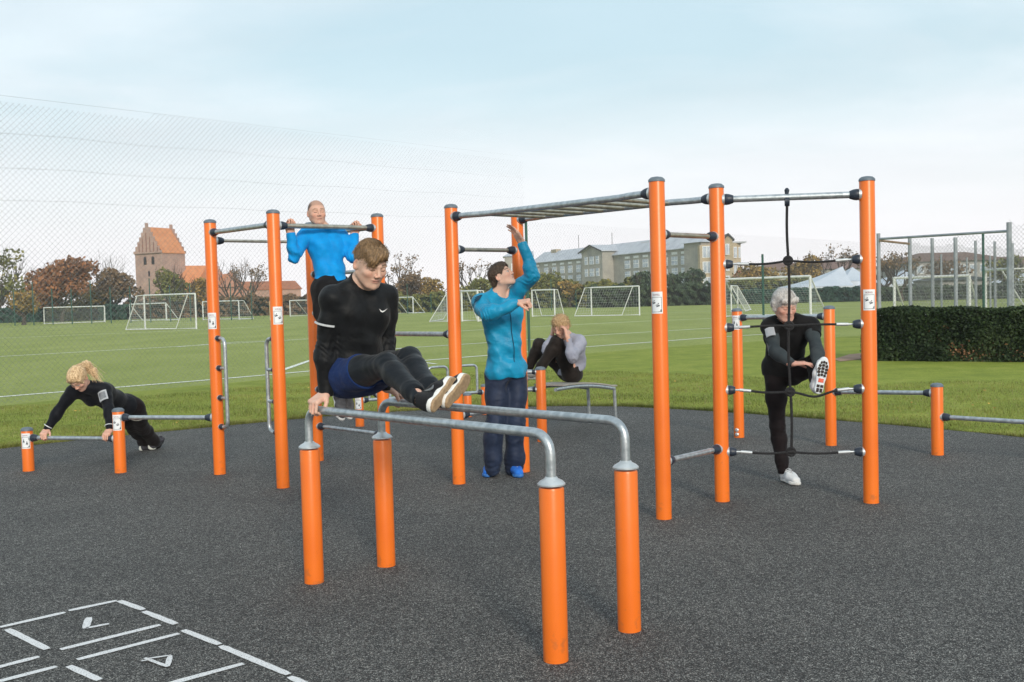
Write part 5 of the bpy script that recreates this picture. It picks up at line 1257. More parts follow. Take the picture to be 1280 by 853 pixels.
# --- tall ball fence running away to the right
FA, FB = G(-160, 531), G(662, 449)
dAB = (FB - FA); LAB = dAB.length
e = empty('chain_link_fence', FA, 'tall wire netting fence between the rubber surface and the football pitch', 'fence')
def zt_px(px, py, t): q = FA.lerp(FB, t); return zat(q, py)
def tpx(px): # parameter along the fence seen at column px
    lo, hi = -.2, 1.6
    for _ in range(40):
        m_ = (lo + hi) / 2; q = FA.lerp(FB, m_); c = CM.transposed() @ (q - cam.location)
        if 640 + FPX * c.x / -c.z < px: lo = m_
        else: hi = m_
    return lo
t0_ = tpx(0); HL = zat(FA.lerp(FB, t0_), 117); HR = zat(FB, 196)
H5 = (HL + HR) / 2
print('fence', HL, HR, t0_)
hPost = zat(FB, 277)
ztop = lambda t: HL + (HR - HL) * max(0, min(1, (t - t0_) / (1 - t0_)))
mesh_fence('wire_netting', FA, FB, H5, .095, .0017, wire, e, ztop, r2=.0004)
for k, (ya, yb) in enumerate(((163, 222), (207, 247), (248, 275))):
    za, zb2 = zat(FA.lerp(FB, t0_), ya), zat(FB, yb); mb = MB(); q = [FA.lerp(FB, i / 24) + Z * (za + (zb2 - za) * min(1, (i / 24 - t0_) / (1 - t0_)) - .03 * math.sin(math.pi * ((i / 24 * 5) % 1))) for i in range(25)]; mb.tube(q, [.0022 - .0016 * i / 24 for i in range(25)], 4); mb.build('tension_wire', wire, e)
mb = MB(); mb.tube([FA.lerp(FB, i / 20) + Z * ztop(i / 20) for i in range(21)], [.0018 - .0015 * i / 20 for i in range(21)], 4); mb.build('tension_wire', wire, e)
FP = FB.copy(); mb = MB(); hP = zat(FP, 198); mb.tube([V2(FP, -.02), V2(FP, zat(FP, 277))], .034, 12); o = mb.build('fence_post', greenp, e)
# --- lower netting beyond, towards the right
FCc = FB + dAB.normalized() * 30
e2 = empty('chain_link_fence', FB, 'lower fine netting fence on green posts in front of the right-hand goals', 'fence')
hl2 = zat(FB, 277)
mesh_fence('wire_netting', FB, FCc, hl2, .115, .0011, wire, e2, lambda t: hl2)
for px in (954,):
    q = FA + dAB * tpx(px); q2 = P3(px, 40); mb = MB(); mb.tube([V2(q2, -.02), V2(q2, zat(q2, 318))], .045, 8); mb.build('fence_post', greenp, e2)
# --- goals
wpaint = mat('white_goal_paint', (.66, .68, .68), .5, 0, .4, (6, (.56, .58, .57), .6)); netm = mat('pale_net_cord', (.55, .57, .58), .8, 0, .2, (9, (.48, .50, .50), .5))
def goal(pxl, pxr, Yl, Yr, H, D, label, r=.055, style='box', net=True, pitch=.14, lean=0.0, back=1, nr=.004):
    A, B = P3(pxl, Yl), P3(pxr, Yr); u_ = (B - A).normalized(); bk = Vector((-u_.y, u_.x, 0)) * back if not isinstance(back, tuple) else Vector((*back, 0)).normalized()
    e = empty('football_goal', (A + B) / 2, label, 'goal', 'football goals')
    for X in (A, B): mb = MB(); mb.tube([V2(X, 0), V2(X, H + r * .5)], r, 10); mb.build('goal_post', wpaint, e)
    mb = MB(); mb.tube([V2(A, H), V2(B, H)], r, 10); mb.build('crossbar', wpaint, e)
    top = D * .35 if style != 'tri' else 0.0
    for X in (A, B):
        mb = MB(); mb.tube([V2(X, H) , V2(X + bk * max(top, .02), H), V2(X + bk * D, .05), V2(X, .05)], r * .62, 8); mb.build('side_frame', wpaint, e)
    mb = MB(); mb.tube([V2(A + bk * D, .05), V2(B + bk * D, .05)], r * .7, 8); mb.build('ground_bar', wpaint, e)
    if style == 'box': mb = MB(); mb.tube([V2(A + bk * top, H), V2(B + bk * top, H)], r * .35, 8); mb.build('ground_bar', wpaint, e)
    if net:
        segs = []; L = (B - A).length; n = int(L / pitch)
        P_ = [(0, H), (top, H), (D, .06)]
        for i in range(n + 1):
            q = A.lerp(B, i / n)
            for (a, b), (c, d) in zip(P_[:-1], P_[1:]): segs.append([list(V2(q + bk * a, b)), list(V2(q + bk * c, d))])
        Lb = math.hypot(D - top, H); m_ = int(Lb / pitch)
        for j in range(m_ + 1):
            t = j / m_; a = top + (D - top) * t; z_ = H + (.06 - H) * t; segs.append([list(V2(A + bk * a, z_)), list(V2(B + bk * a, z_))])
        for X in (A, B):
            for j in range(int(H / pitch)):
                z_ = j * pitch; a = top + (D - top) * (1 - z_ / H); segs.append([list(V2(X, z_)), list(V2(X + bk * a, z_))])
            for j in range(int(D / pitch)):
                a = j * pitch; z_ = H if a < top else H * (1 - (a - top) / (D - top)); segs.append([list(V2(X + bk * a, .03)), list(V2(X + bk * a, z_))])
        V, F = lines_mesh(segs, nr); from_np('goal_net', V, F, netm, e, False)
    return e
def Yof(py, px):   # depth of the ground seen at (px,py)
    return G(px, py).y
goal(54, 130, Yof(405.5, 54), Yof(403, 130), 1.95, 1.6, 'white goal with net standing before the dark green hedge on the left', .07, 'tri', nr=.004)
goal(180, 244, Yof(412.5, 180), Yof(411.5, 244), 2.45, 1.7, 'largest white goal left of the pull-up station, net hanging in its frame', .06, 'box', pitch=.16, nr=.003, back=(-1, .35))
goal(162, 207, 130, 124, 2.1, 1.6, 'small white goal seen through the largest left goal', .09, 'tri', net=False)
goal(253, 298, 118, 114, 2.1, 2.0, 'white goal right behind the leftmost tall orange post', .075, 'box', pitch=.3, nr=.005)
goal(362, 386, 130, 128, 2.0, 3.0, 'far white goal seen beside the legs of the man in bright blue', .07, 'box', pitch=.3, nr=.005)
goal(494, 516, 128, 126, 2.0, 2.0, 'small far goal to the right of the man in black', .075, 'tri', net=False)
goal(559, 574, 72, 78, 2.0, 1.3, 'white goal with leaning frame just left of the ladder post', .06, 'tri', pitch=.22, back=(-1, .1), nr=.004)
goal(577, 597, 72, 70, 2.1, 1.2, 'white goal between the ladder post and the man in turquoise', .07, 'box', pitch=.22, nr=.004)
goal(665, 693, 82, 80, 2.1, 1.0, 'small white goal right of the man in turquoise', .06, 'box', pitch=.22, nr=.004)
goal(739, 799, Yof(395.5, 739), Yof(394.5, 799), 2.15, 1.3, 'wide white goal with slanting side frames in front of the long grey building', .055, 'box', pitch=.2, nr=.0035, back=(-1, .2))
goal(906, 1013, Yof(397, 906), Yof(396, 1013), 2.3, 2.6, 'wide white goal directly behind the grey-haired person', .075, 'tri', pitch=.2, nr=.0045, back=(.75, 1))
goal(914, 922, 78, 84, 2.0, 1.2, 'small far goal between the two right-hand ladder posts and the rope net', .06, 'tri', pitch=.25, nr=.004, back=(1, .3))
# --- ball cage behind the hedge
cagem = mat('cage_galvanised', (.25, .275, .31), .55, .3, .4, (4, (.33, .36, .40), .6))
e = empty('ball_cage', P3(1180, 34), 'tall galvanised steel ball cage with netting, behind the clipped hedge', 'ball cage')
def pole(px, Y, ytop, r, m, name, parent):
    q = P3(px, Y); h = zat(q, ytop); mb = MB(); mb.tube([V2(q, 0), V2(q, h)], r, 10); mb.build(name, m, parent); return q, h
ca, hca = pole(1099, 31, 292, .055, cagem, 'cage_post', e); cb_, hcb = pole(1262, 27, 278, .065, cagem, 'cage_post', e)
for px, Y, yt, r_ in ((1138, 32, 296, .055), (1166, 34, 298, .055), (1195, 34, 297, .062), (1220, 38, 301, .05), (1244, 40, 302, .05), (1266, 38, 304, .05), (1177, 52, 318, .05), (1209, 56, 322, .05), (1238, 56, 320, .05)): pole(px, Y, yt, r_, cagem, 'cage_post', e)
pole(1229.5, 29.5, 292, .035, greenp, 'green_post', e)
a_ = V2(ca, zat(ca, 299)); b_ = V2(cb_, zat(cb_, 289)); mb = MB(); mb.tube([a_, b_], .038, 10); mb.build('top_beam', cagem, e)
q1, q2 = P3(1101, 30.9), P3(1138, 32); mb = MB(); mb.tube([V2(q1, zat(q1, 301)), V2(q2, zat(q2, 305))], .035, 8); mb.build('top_beam', mat('rusty_beam', (.22, .15, .10), .7, .2, .3, (6, (.30, .22, .16), .5)), e)
for (A, B, H) in ((P3(1099, 31.2), P3(1262, 27.2), 3.0), (P3(1138, 32.5), P3(1280, 40), 3.0), (P3(1262, 26.8), P3(1330, 25.5), 3.2)):
    mesh_fence('wire_netting', A, B, H, .12, .0028, wire, e, (lambda H_: (lambda t: H_ - .12 * abs(math.sin(t * 9))))(H))
goal(1118, 1212, 52, 50, 2.0, 2.4, 'white goal standing inside the ball cage', .07, 'tri', pitch=.25, nr=.004)
goal(1232, 1262, 44, 42, 2.15, 2.0, 'tall white goal half seen at the right end of the cage', .06, 'box', pitch=.25, nr=.004)
# old bench on the hedge's left end
# ------------------------------------------------------------------ foliage tools
def leafmat(name, cols, rough=.7):
    if name in MATS: return MATS[name]
    m, nt, b = nodemat(name, rough, .25); 
    oi = nt.nodes.new('ShaderNodeAttribute'); oi.attribute_name = 'col'; 
    n = noise(nt, .9, 4, .6); k = len(cols)
    c = ramp(nt, n, [(.30 + .4 * i / max(1, k - 1), cc) for i, cc in enumerate(cols)])
    nt.links.new(mixc(nt, 1.0, c, oi.outputs['Color'], 'MULTIPLY'), b.inputs['Base Color'])
    MATS[name] = m; return m
def leaf_quads(P, size, rg, flat=0.0, var=.35):
    """P (n,3) centres; random small quads"""
    n = len(P); a = rg.normal(size=(n, 3)); a[:, 2] *= (1 - flat); a /= np.linalg.norm(a, axis=1)[:, None]; b = rg.normal(size=(n, 3)); b -= a * (a * b).sum(1)[:, None]; b /= np.linalg.norm(b, axis=1)[:, None]
    s = size * rg.uniform(.6, 1.3, (n, 1)); V = np.stack([P - a * s, P + b * s * .6, P + a * s, P - b * s * .6], 1).reshape(-1, 3); F = np.arange(4 * n).reshape(n, 4)
    c = np.repeat(rg.uniform(1 - var, 1 + var, (n, 1)), 4, 0) * np.ones((1, 3)); return V, F, c
def blob_points(rg, blobs, n, shell=.55):
    """points in the outer shells of ellipsoid blobs: (cx,cy,cz,rx,ry,rz)"""
    W = np.array([b[3] * b[5] for b in blobs]); W = W / W.sum(); out = []
    for b, w_ in zip(blobs, W):
        k = max(6, int(n * w_)); d = rg.normal(size=(k, 3)); d /= np.linalg.norm(d, axis=1)[:, None]; r = (shell + (1 - shell) * rg.uniform(0, 1, (k, 1)) ** .6) * (1 + .12 * np.sin(d[:, :1] * 7 + d[:, 2:] * 9 + b[0])); out.append(np.array(b[:3]) + d * r * np.array(b[3:]))
    return np.concatenate(out)
bark = mat('tree_bark', (.060, .046, .036), .9, 0, .2, (6, (.10, .08, .065), .6), (20, .5))
def branches(mb, p, d, L, r, depth, rg, tips, up=.15, spread=.75, seg=3, n=5):
    pts = [p.copy()]; q = p.copy(); dd = d.copy()
    for i in range(seg): dd = (dd + Vector((rg.uniform(-.16, .16), rg.uniform(-.16, .16), rg.uniform(-.05, .12)))).normalized(); q = q + dd * L / seg; pts.append(q.copy())
    mb.tube(pts, [r * (1 - .45 * i / seg) for i in range(seg + 1)], n, caps=False)
    if depth <= 0: tips.append(q); return
    for k in range(rg.choice([2, 3, 3])):
        v = (dd + Vector((rg.uniform(-1, 1), rg.uniform(-1, 1), rg.uniform(-.4, .9))) * spread).normalized(); v.z += up; v.normalize()
        branches(mb, pts[rg.randint(max(1, seg - 1), seg)], v, L * rg.uniform(.58, .82), r * .52, depth - 1, rg, tips, up, spread, seg, max(3, n - 1))
def tree_proto(kind, H, Wd, m, seed, nleaf=1800, leaf=.32, trunk=.3, bare=False, depth=3):
    """returns (trunk mesh, crown mesh or None) around the origin"""
    rg = random.Random(seed); ng = np.random.default_rng(seed); mb = MB(); tips = []; tz = H * (.30 if not bare else .26)
    branches(mb, Vector((0, 0, -.1)), Vector((0, 0, 1)), tz, trunk, 0, rg, tips, seg=3, n=8); top = tips.pop()
    for k in range(5 if not bare else 6):
        a = k * 2 * math.pi / 5 + rg.uniform(-.4, .4); v = Vector((math.cos(a) * .7, math.sin(a) * .7, rg.uniform(.5, 1.1))).normalized(); v.x *= Wd / H * 1.3; v.normalize(); branches(mb, top - Vector((0, 0, rg.uniform(0, tz * .2))), v, (H - tz) * (.46 if not bare else .42), trunk * .55, depth, rg, tips, spread=.7)
    crown = None
    if not bare or nleaf:
        bl = []
        if not bare:
            for k in range(13):
                a = rg.uniform(0, 2 * math.pi); rr = Wd * .5 * math.sqrt(rg.uniform(.02, .62)); hz2 = rg.uniform(.36, .86); sx = math.sqrt(max(.1, 1 - ((hz2 - .5) / .52) ** 2)); w_ = Wd * rg.uniform(.14, .24)
                bl.append((math.cos(a) * rr * sx, math.sin(a) * rr * sx, H * hz2, w_, w_, w_ * rg.uniform(.6, .85)))
            bl.append((0, 0, H * .62, Wd * .30, Wd * .30, H * .26)); P = blob_points(ng, bl, nleaf)
        else:
            T_ = np.array([list(t) for t in tips]); P = T_[ng.integers(0, len(T_), nleaf)] + ng.normal(size=(nleaf, 3)) * Wd * .035
        crown = leaf_quads(P, leaf, ng)
    return mb, crown
PROTO = {}
def place_tree(name, kind, px, Y, H, Wd, label, cat='tree', group='trees at the far edge of the field', seed=1, m=None, rot=0, **kw):
    key = (kind, seed, round(H / 1.0), round(Wd / 1.0)); loc = P3(px, Y)
    e = empty(name, loc, label, cat, group); 
    if key not in PROTO:
        mb, crown = tree_proto(kind, H, Wd, m, seed, **kw); t = mb.build('trunk', bark, e); t.data.transform(Matrix.Translation(loc)); c = None
        if crown: V, F, C = crown; c = from_np('crown', V + np.array(loc), F, m, e, False, None, C)
        PROTO[key] = (t.data, c.data if c else None)
    else:
        for nm, me in zip(('trunk', 'crown'), PROTO[key]):
            if me: o = bpy.data.objects.new(nm, me); COL.objects.link(o); o.parent = e
    e.rotation_euler.z = rot; return e
rust = leafmat('rust_beech_leaves', [(0.113, 0.078, 0.040), (0.236, 0.104, 0.046), (0.341, 0.157, 0.060)]); olive = leafmat('olive_leaves', [(0.087, 0.104, 0.034), (0.157, 0.166, 0.046), (0.253, 0.218, 0.060)])
ochre = leafmat('ochre_leaves', [(0.139, 0.104, 0.040), (0.271, 0.183, 0.052), (0.393, 0.236, 0.057)]); dgreen = leafmat('dark_green_leaves', [(0.029, 0.046, 0.029), (0.052, 0.082, 0.043), (0.087, 0.116, 0.050)]); brownl = leafmat('brown_leaves', [(0.096, 0.071, 0.046), (0.174, 0.116, 0.064), (0.253, 0.157, 0.078)])
bluegreen = leafmat('blue_green_leaves', [(0.026, 0.060, 0.053), (0.043, 0.096, 0.075), (0.069, 0.131, 0.087)])
TR = [('pine_tree', 'k1', -5, 150, 11.5, 11, 'dark open pine tree at the left edge of the picture', olive, dict(nleaf=1500, leaf=.30)),
 ('bare_tree', 'b1', 32, 165, 9.5, 7, 'leafless grey tree behind the pine at the left edge', brownl, dict(bare=True, nleaf=0)),
 ('beech_tree', 'k2', 76, 140, 8.9, 11, 'broad rust-red beech tree left of the church', rust, dict(nleaf=5200, leaf=.30)),
 ('small_tree', 'k3', 28, 120, 4.2, 4.2, 'small orange-brown tree under the pine on the left', ochre, dict(nleaf=900, leaf=.22)),
 ('bare_tree', 'b2', 122, 170, 11.2, 8, 'tall bare tree between the rust-red beech and the church', brownl, dict(bare=True, nleaf=0)),
 ('oak_tree', 'k4', 142, 150, 8.0, 7.5, 'brown-leaved tree touching the left side of the church tower', brownl, dict(nleaf=2600, leaf=.26)),
 ('oak_tree', 'k5', 112, 150, 5.5, 8.0, 'low yellow-green tree beside the brown one left of the church', ochre, dict(nleaf=1600, leaf=.26)),
 ('lime_tree', 'k6', 216, 150, 7.6, 5.5, 'yellow-green tree in front of the church tower', olive, dict(nleaf=2400, leaf=.22)),
 ('small_tree', 'k7', 246, 150, 6.2, 4.5, 'ochre tree in front of the church nave', ochre, dict(nleaf=1100, leaf=.22)),
 ('bare_tree', 'b3', 288, 160, 9.6, 6, 'bare tree in front of the stepped church gables', brownl, dict(bare=True, nleaf=0)),
 ('bare_tree', 'b4', 310, 175, 9.2, 7, 'bare tree right of the church gables', brownl, dict(bare=True, nleaf=500, leaf=.18)),
 ('bare_tree', 'b5', 497, 150, 8.2, 6.5, 'bare tree close to the right shoulder of the man in black', brownl, dict(bare=True, nleaf=500, leaf=.18)),
 ('oak_tree', 'k8', 512, 145, 5.6, 6.0, 'brown tree between the man in black and the ladder post', brownl, dict(nleaf=1800, leaf=.22)),
 ('oak_tree', 'k9', 541, 145, 4.9, 5.0, 'ochre tree left of the ladder post', ochre, dict(nleaf=1300, leaf=.22)),
 ('bare_tree', 'b6', 585, 150, 7.8, 7, 'bare tree right behind the nearer ladder post', brownl, dict(bare=True, nleaf=300, leaf=.18)),
 ('oak_tree', 'k10', 600, 140, 4.6, 5.5, 'olive tree behind the head of the man in turquoise', olive, dict(nleaf=1500, leaf=.22)),
 ('oak_tree', 'k11', 684, 150, 5.2, 7.0, 'dark olive tree at the left end of the long building', olive, dict(nleaf=2400, leaf=.22)),
 ('small_tree', 'k12', 712, 145, 4.0, 4.0, 'orange shrubby tree in front of the long building', ochre, dict(nleaf=1100, leaf=.2)),
 ('oak_tree', 'k13', 812, 140, 5.2, 4.6, 'dark green tree left of the near ladder post, before the building', dgreen, dict(nleaf=2000, leaf=.22)),
 ('oak_tree', 'k14', 856, 140, 5.0, 6.4, 'dark green round tree between the two right-hand ladder posts', dgreen, dict(nleaf=2800, leaf=.22)),
 ('oak_tree', 'k15', 945, 170, 6.4, 9, 'yellow-green tree behind the rope net, left part', ochre, dict(nleaf=2000, leaf=.26)),
 ('oak_tree', 'k16', 1010, 170, 7.4, 8, 'tall yellow tree in the middle of the rope net', ochre, dict(nleaf=2200, leaf=.26)),
 ('bare_tree', 'b7', 1042, 170, 9.2, 7, 'bare brown tree behind the white tent', brownl, dict(bare=True, nleaf=500, leaf=.2)),
 ('bare_tree', 'b8', 1108, 120, 6.0, 5, 'bare tree just right of the rope net post', brownl, dict(bare=True, nleaf=500, leaf=.18)),
 ('bare_tree', 'b9', 1127, 110, 5.2, 4.5, 'low bare tree inside the cage view, before the white tent', brownl, dict(bare=True, nleaf=300, leaf=.16)),
 ('oak_tree', 'k17', 1186, 130, 5.4, 6.0, 'grey-brown tree in front of the brown-roofed building', brownl, dict(nleaf=700, leaf=.25)),
 ('oak_tree', 'k18', 1256, 120, 5.0, 5.0, 'grey-green tree at the right edge behind the cage', olive, dict(nleaf=900, leaf=.25))]
for i, (nm, k, px, Y, H, W_, lab, m_, kw) in enumerate(TR): place_tree(nm, k, px, Y, H, W_, lab, m=m_, seed=20 + i, **kw)
# shrub belt and clipped hedges along the far side
def hedge(name, A, B, H, D, m, label, n, leaf, cat='hedge', inner=None, wob=.06, seed=3):
    A, B = Vector(A), Vector(B); u_ = (B - A).normalized(); L = (B - A).length; nn = Vector((-u_.y, u_.x, 0)); ng = np.random.default_rng(seed)
    e = empty(name, (A + B) / 2, label, cat); mb = MB(); c = (A + B) / 2
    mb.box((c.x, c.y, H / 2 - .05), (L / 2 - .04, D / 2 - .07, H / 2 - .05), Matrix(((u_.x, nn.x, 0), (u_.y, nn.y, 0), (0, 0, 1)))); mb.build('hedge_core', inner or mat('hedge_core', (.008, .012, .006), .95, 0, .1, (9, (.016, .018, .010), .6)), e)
    k = int(n * .62); x = ng.uniform(0, L, n); y = np.full(n, -D / 2); z = ng.uniform(0, H, n); y[k:] = ng.uniform(-D / 2, D / 2, n - k); z[k:] = H
    bump_ = wob * (np.sin(x * 2.1) + np.sin(x * 5.3 + z * 4) + np.sin(z * 6 + x * 1.3)) * .5; y = y - bump_ * (np.arange(n) < k) + ng.normal(size=n) * .03; z = z + bump_ * .6 * (np.arange(n) >= k) + ng.normal(size=n) * .02
    P = np.stack([A.x + u_.x * x + nn.x * y, A.y + u_.y * x + nn.y * y, np.maximum(z, .02)], 1); V, F, C = leaf_quads(P, leaf, ng, var=.45); from_np('foliage', V, F, m, e, False, None, C); return e
hl_m = leafmat('hedge_leaves', [(.012, .022, .009), (.024, .044, .015), (.050, .072, .026)])
H_A = G(1096, 451); H_B = G(1300, 453)
hdg = hedge('clipped_hedge', H_A + Vector((0, .5, 0)), H_B + (H_B - H_A).normalized() * .6 + Vector((0, .5, 0)), zat(H_A, 390), 1.0, hl_m, 'dark clipped hedge on the right, in front of the ball cage', 46000, .036)
hdg.location.z += 0
ng = np.random.default_rng(15); hu_ = (H_B - H_A).normalized(); pts_ = []
for (px, zc_, sx, sz) in ((1190, .22, .22, .10), (1238, .20, .34, .13), (1225, .12, .5, .06), (1160, .55, .12, .08), (1182, .72, .10, .06)):
    c = H_A.lerp(H_B, (px - 1096) / 204); k = int(900 * sx); q = ng.normal(size=(k, 2)) * np.array([sx, sz]); P = np.stack([c.x + hu_.x * q[:, 0], c.y + hu_.y * q[:, 0] - .05 + ng.normal(size=k) * .03, np.clip(zc_ + q[:, 1], .02, .95)], 1); pts_.append(P)
V, F, C = leaf_quads(np.concatenate(pts_), .030, ng, var=.4); from_np('dead_twigs', V, F, leafmat('dead_hedge_leaves', [(.10, .055, .025), (.20, .10, .05), (.28, .16, .08)]), hdg, False, None, C)
ng = np.random.default_rng(5); 
hedge('far_hedge', P3(-40, 150), P3(54, 150), 2.0, 2, bluegreen, 'dark blue-green hedge at the far left behind the goal', 5000, .24, wob=.3, seed=6)
hedge('far_hedge', P3(126, 148), P3(160, 148), 2.0, 2, bluegreen, 'short dark green hedge between the two left goals', 2200, .22, wob=.3, seed=7)
hedge('far_hedge', P3(55, 152), P3(128, 152), 2.3, 2, olive, 'olive hedge seen through the leftmost goal', 4000, .22, wob=.3, seed=17)
hedge('shrub_row', P3(160, 152), P3(500, 150), 2.6, 3, brownl, 'long brown shrub row along the far field edge below the church', 14000, .26, 'shrubs', wob=.8, seed=8)
hedge('shrub_row', P3(488, 138), P3(660, 136), 2.1, 3, olive, 'olive shrub row between the man in black and the man in turquoise', 7500, .24, 'shrubs', wob=.8, seed=9)
hedge('shrub_row', P3(660, 150), P3(800, 142), 3.0, 3, olive, 'tall olive shrub row in front of the long grey building', 8000, .26, 'shrubs', wob=1.1, seed=10)
hedge('shrub_row', P3(735, 133), P3(905, 130), 2.4, 2, dgreen, 'dark green shrub row under the right half of the building', 9000, .24, 'shrubs', wob=.8, seed=12)
hedge('far_hedge', P3(905, 128), P3(1105, 122), 1.6, 2, bluegreen, 'blue-green hedge behind the rope net and the tent', 9000, .22, wob=.2, seed=13)
hedge('shrub_row', P3(905, 160), P3(1100, 155), 3.1, 3, olive, 'olive shrub row rising over the blue-green hedge behind the rope net', 7000, .26, 'shrubs', wob=1.0, seed=14)
hedge('far_hedge', P3(1095, 118), P3(1300, 110), 1.5, 2, dgreen, 'low dark hedge beyond the ball cage', 5000, .2, wob=.3, seed=15)
hedge('shrub_row', P3(1290, 112), P3(1290, 112) + Vector((90, -25, 0)), 3.4, 3, olive, 'olive shrub row continuing to the right beyond the ball cage', 9000, .26, 'shrubs', wob=.9, seed=31)
hedge('shrub_row', P3(-45, 150) + Vector((-90, -20, 0)), P3(-45, 150), 3.4, 3, brownl, 'brown shrub row continuing to the left beyond the pine', 9000, .26, 'shrubs', wob=.9, seed=32)
# far boundary fence on green posts
e = empty('boundary_fence', P3(200, 120), 'long green mesh fence on posts along the far left edge of the pitch', 'fence')
fa, fb = P3(-30, 116), P3(340, 110); mesh_fence('wire_netting', fa, fb, 3.6, .5, .008, greenp, e)
for k in range(16): q = fa.lerp(fb, k / 15); mb = MB(); mb.tube([V2(q, 0), V2(q, 4.0 if k % 3 else 4.8)], .06, 6); mb.build('fence_post', greenp, e)
e = empty('boundary_fence', P3(600, 118), 'green mesh fence on posts behind the middle goals', 'fence')
fa, fb = P3(480, 122), P3(720, 118); mesh_fence('wire_netting', fa, fb, 2.2, .5, .008, greenp, e)
for k in range(9): q = fa.lerp(fb, k / 8); mb = MB(); mb.tube([V2(q, 0), V2(q, 3.6 if k % 2 else 2.3)], .05, 6); mb.build('fence_post', greenp, e)
# ------------------------------------------------------------------ church
def brickmat(name, c1, c2, mortar, sc=1.0):
    m, nt, b = nodemat(name, .9, .2); t = nt.nodes.new('ShaderNodeTexCoord'); br = nt.nodes.new('ShaderNodeTexBrick'); br.inputs['Scale'].default_value = 1.0; br.inputs['Brick Width'].default_value = .5 * sc; br.inputs['Row Height'].default_value = .18 * sc; br.inputs['Mortar Size'].default_value = .03 * sc
    br.inputs['Color1'].default_value = (*c1, 1); br.inputs['Color2'].default_value = (*c2, 1); br.inputs['Mortar'].default_value = (*mortar, 1)
    mp_ = nt.nodes.new('ShaderNodeMapping'); mp_.inputs['Rotation'].default_value = (R(90), 0, 0); nt.links.new(t.outputs['Object'], mp_.inputs[0]); nt.links.new(mp_.outputs[0], br.inputs['Vector'])
    v_ = ramp(nt, noise(nt, .35, 5, .7), [(.3, (.78, .78, .80)), (.7, (1.18, 1.14, 1.1))]); nt.links.new(mixc(nt, 1.0, br.outputs['Color'], v_, 'MULTIPLY'), b.inputs['Base Color']); return m
brick = brickmat('old_red_brick', (.33, .19, .155), (.40, .24, .195), (.44, .36, .32)); brickn = brickmat('nave_brick', (.38, .19, .135), (.44, .23, .165), (.44, .36, .32))
brickg = brickmat('red_gable_brick', (.42, .17, .11), (.48, .21, .135), (.44, .30, .24))
tile = mat('orange_roof_tiles', (.50, .20, .09), .8, 0, .2, (1.2, (.60, .26, .12), .8), (3, .5)); tiled = mat('weathered_roof_tiles', (.30, .115, .06), .85, 0, .2, (1, (.40, .17, .09), .8)); darkw = mat('dark_opening', (.018, .014, .014), .6, 0, .4, (3, (.03, .025, .025), .5))
YC = 205
def frameM(ang): a = R(ang); return Vector((math.cos(a), math.sin(a), 0)), Vector((-math.sin(a), math.cos(a), 0))
e = empty('church', P3(190, YC), 'red brick church with a square stepped-gable tower under an orange tiled roof', 'church')
sM = FPX / YC
def hz3(Y, px, py): return zat(P3(px, Y), py)
corner = P3(205, YC - 2)     # nearest tower corner
uL = (P3(171, YC + 1.5) - corner).normalized(); uR = (P3(229, YC + 4.5) - corner).normalized()
WL = (P3(171, YC + 1.5) - corner).length; WR = (P3(229, YC + 4.5) - corner).length
uR = Vector((-uL.y, uL.x, 0)) if Vector((-uL.y, uL.x, 0)).dot(uR) > 0 else Vector((uL.y, -uL.x, 0))
WR = 6.0
he = zat(corner, 316); hr_ = zat(corner, 284)
W0, D0 = WL, WR
def tw(x, y, z): return corner + uL * x + uR * y + Z * z
mb = MB(); mb.add([tw(0, 0, 0), tw(W0, 0, 0), tw(W0, D0, 0), tw(0, D0, 0), tw(0, 0, he), tw(W0, 0, he), tw(W0, D0, he), tw(0, D0, he)], [[0, 1, 5, 4], [1, 2, 6, 5], [2, 3, 7, 6], [3, 0, 4, 7], [4, 5, 6, 7]]); tower = mb.build('tower_wall', brick, e, smooth=False)
def step_gable(P0, ux_, width, z0, z1, thick, dn, steps, m, name, parent, niches=0):
    """stepped gable outline above z0"""
    pts = [(0, z0)]; w = width / (2 * steps + 1)
    for k in range(steps + 1): z_ = z0 + (z1 - z0) * (k + .55) / (steps + .55); pts += [(w * k, z_), (w * (k + 1), z_)]
    right = [(width - x, z) for x, z in pts[::-1]]; out = pts[:-1] + [(p) for p in right[1:]] 
    clean = []
    for p in out:
        if not clean or (abs(p[0] - clean[-1][0]) > 1e-4 or abs(p[1] - clean[-1][1]) > 1e-4): clean.append(p)
    mb = MB(); mb.prism([P0 + ux_ * x + Z * z for x, z in clean], dn * thick); return mb.build(name, m, parent, smooth=False)
for yy, dn in ((-.02, -uR), (D0 + .02, uR)):
    g_ = step_gable(tw(0, yy, 0), uL, W0, he, hr_ + 1.0, .35, dn, 6, brick, 'stepped_gable', e)
    if yy < 0:
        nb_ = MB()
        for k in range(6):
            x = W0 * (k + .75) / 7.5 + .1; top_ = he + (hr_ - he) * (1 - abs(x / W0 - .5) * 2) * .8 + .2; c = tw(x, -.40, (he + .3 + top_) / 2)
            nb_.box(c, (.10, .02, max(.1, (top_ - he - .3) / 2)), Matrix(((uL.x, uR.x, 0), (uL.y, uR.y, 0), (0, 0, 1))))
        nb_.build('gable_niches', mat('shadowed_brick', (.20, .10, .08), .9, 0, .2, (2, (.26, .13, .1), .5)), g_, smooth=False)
mb = MB(); ov = .15
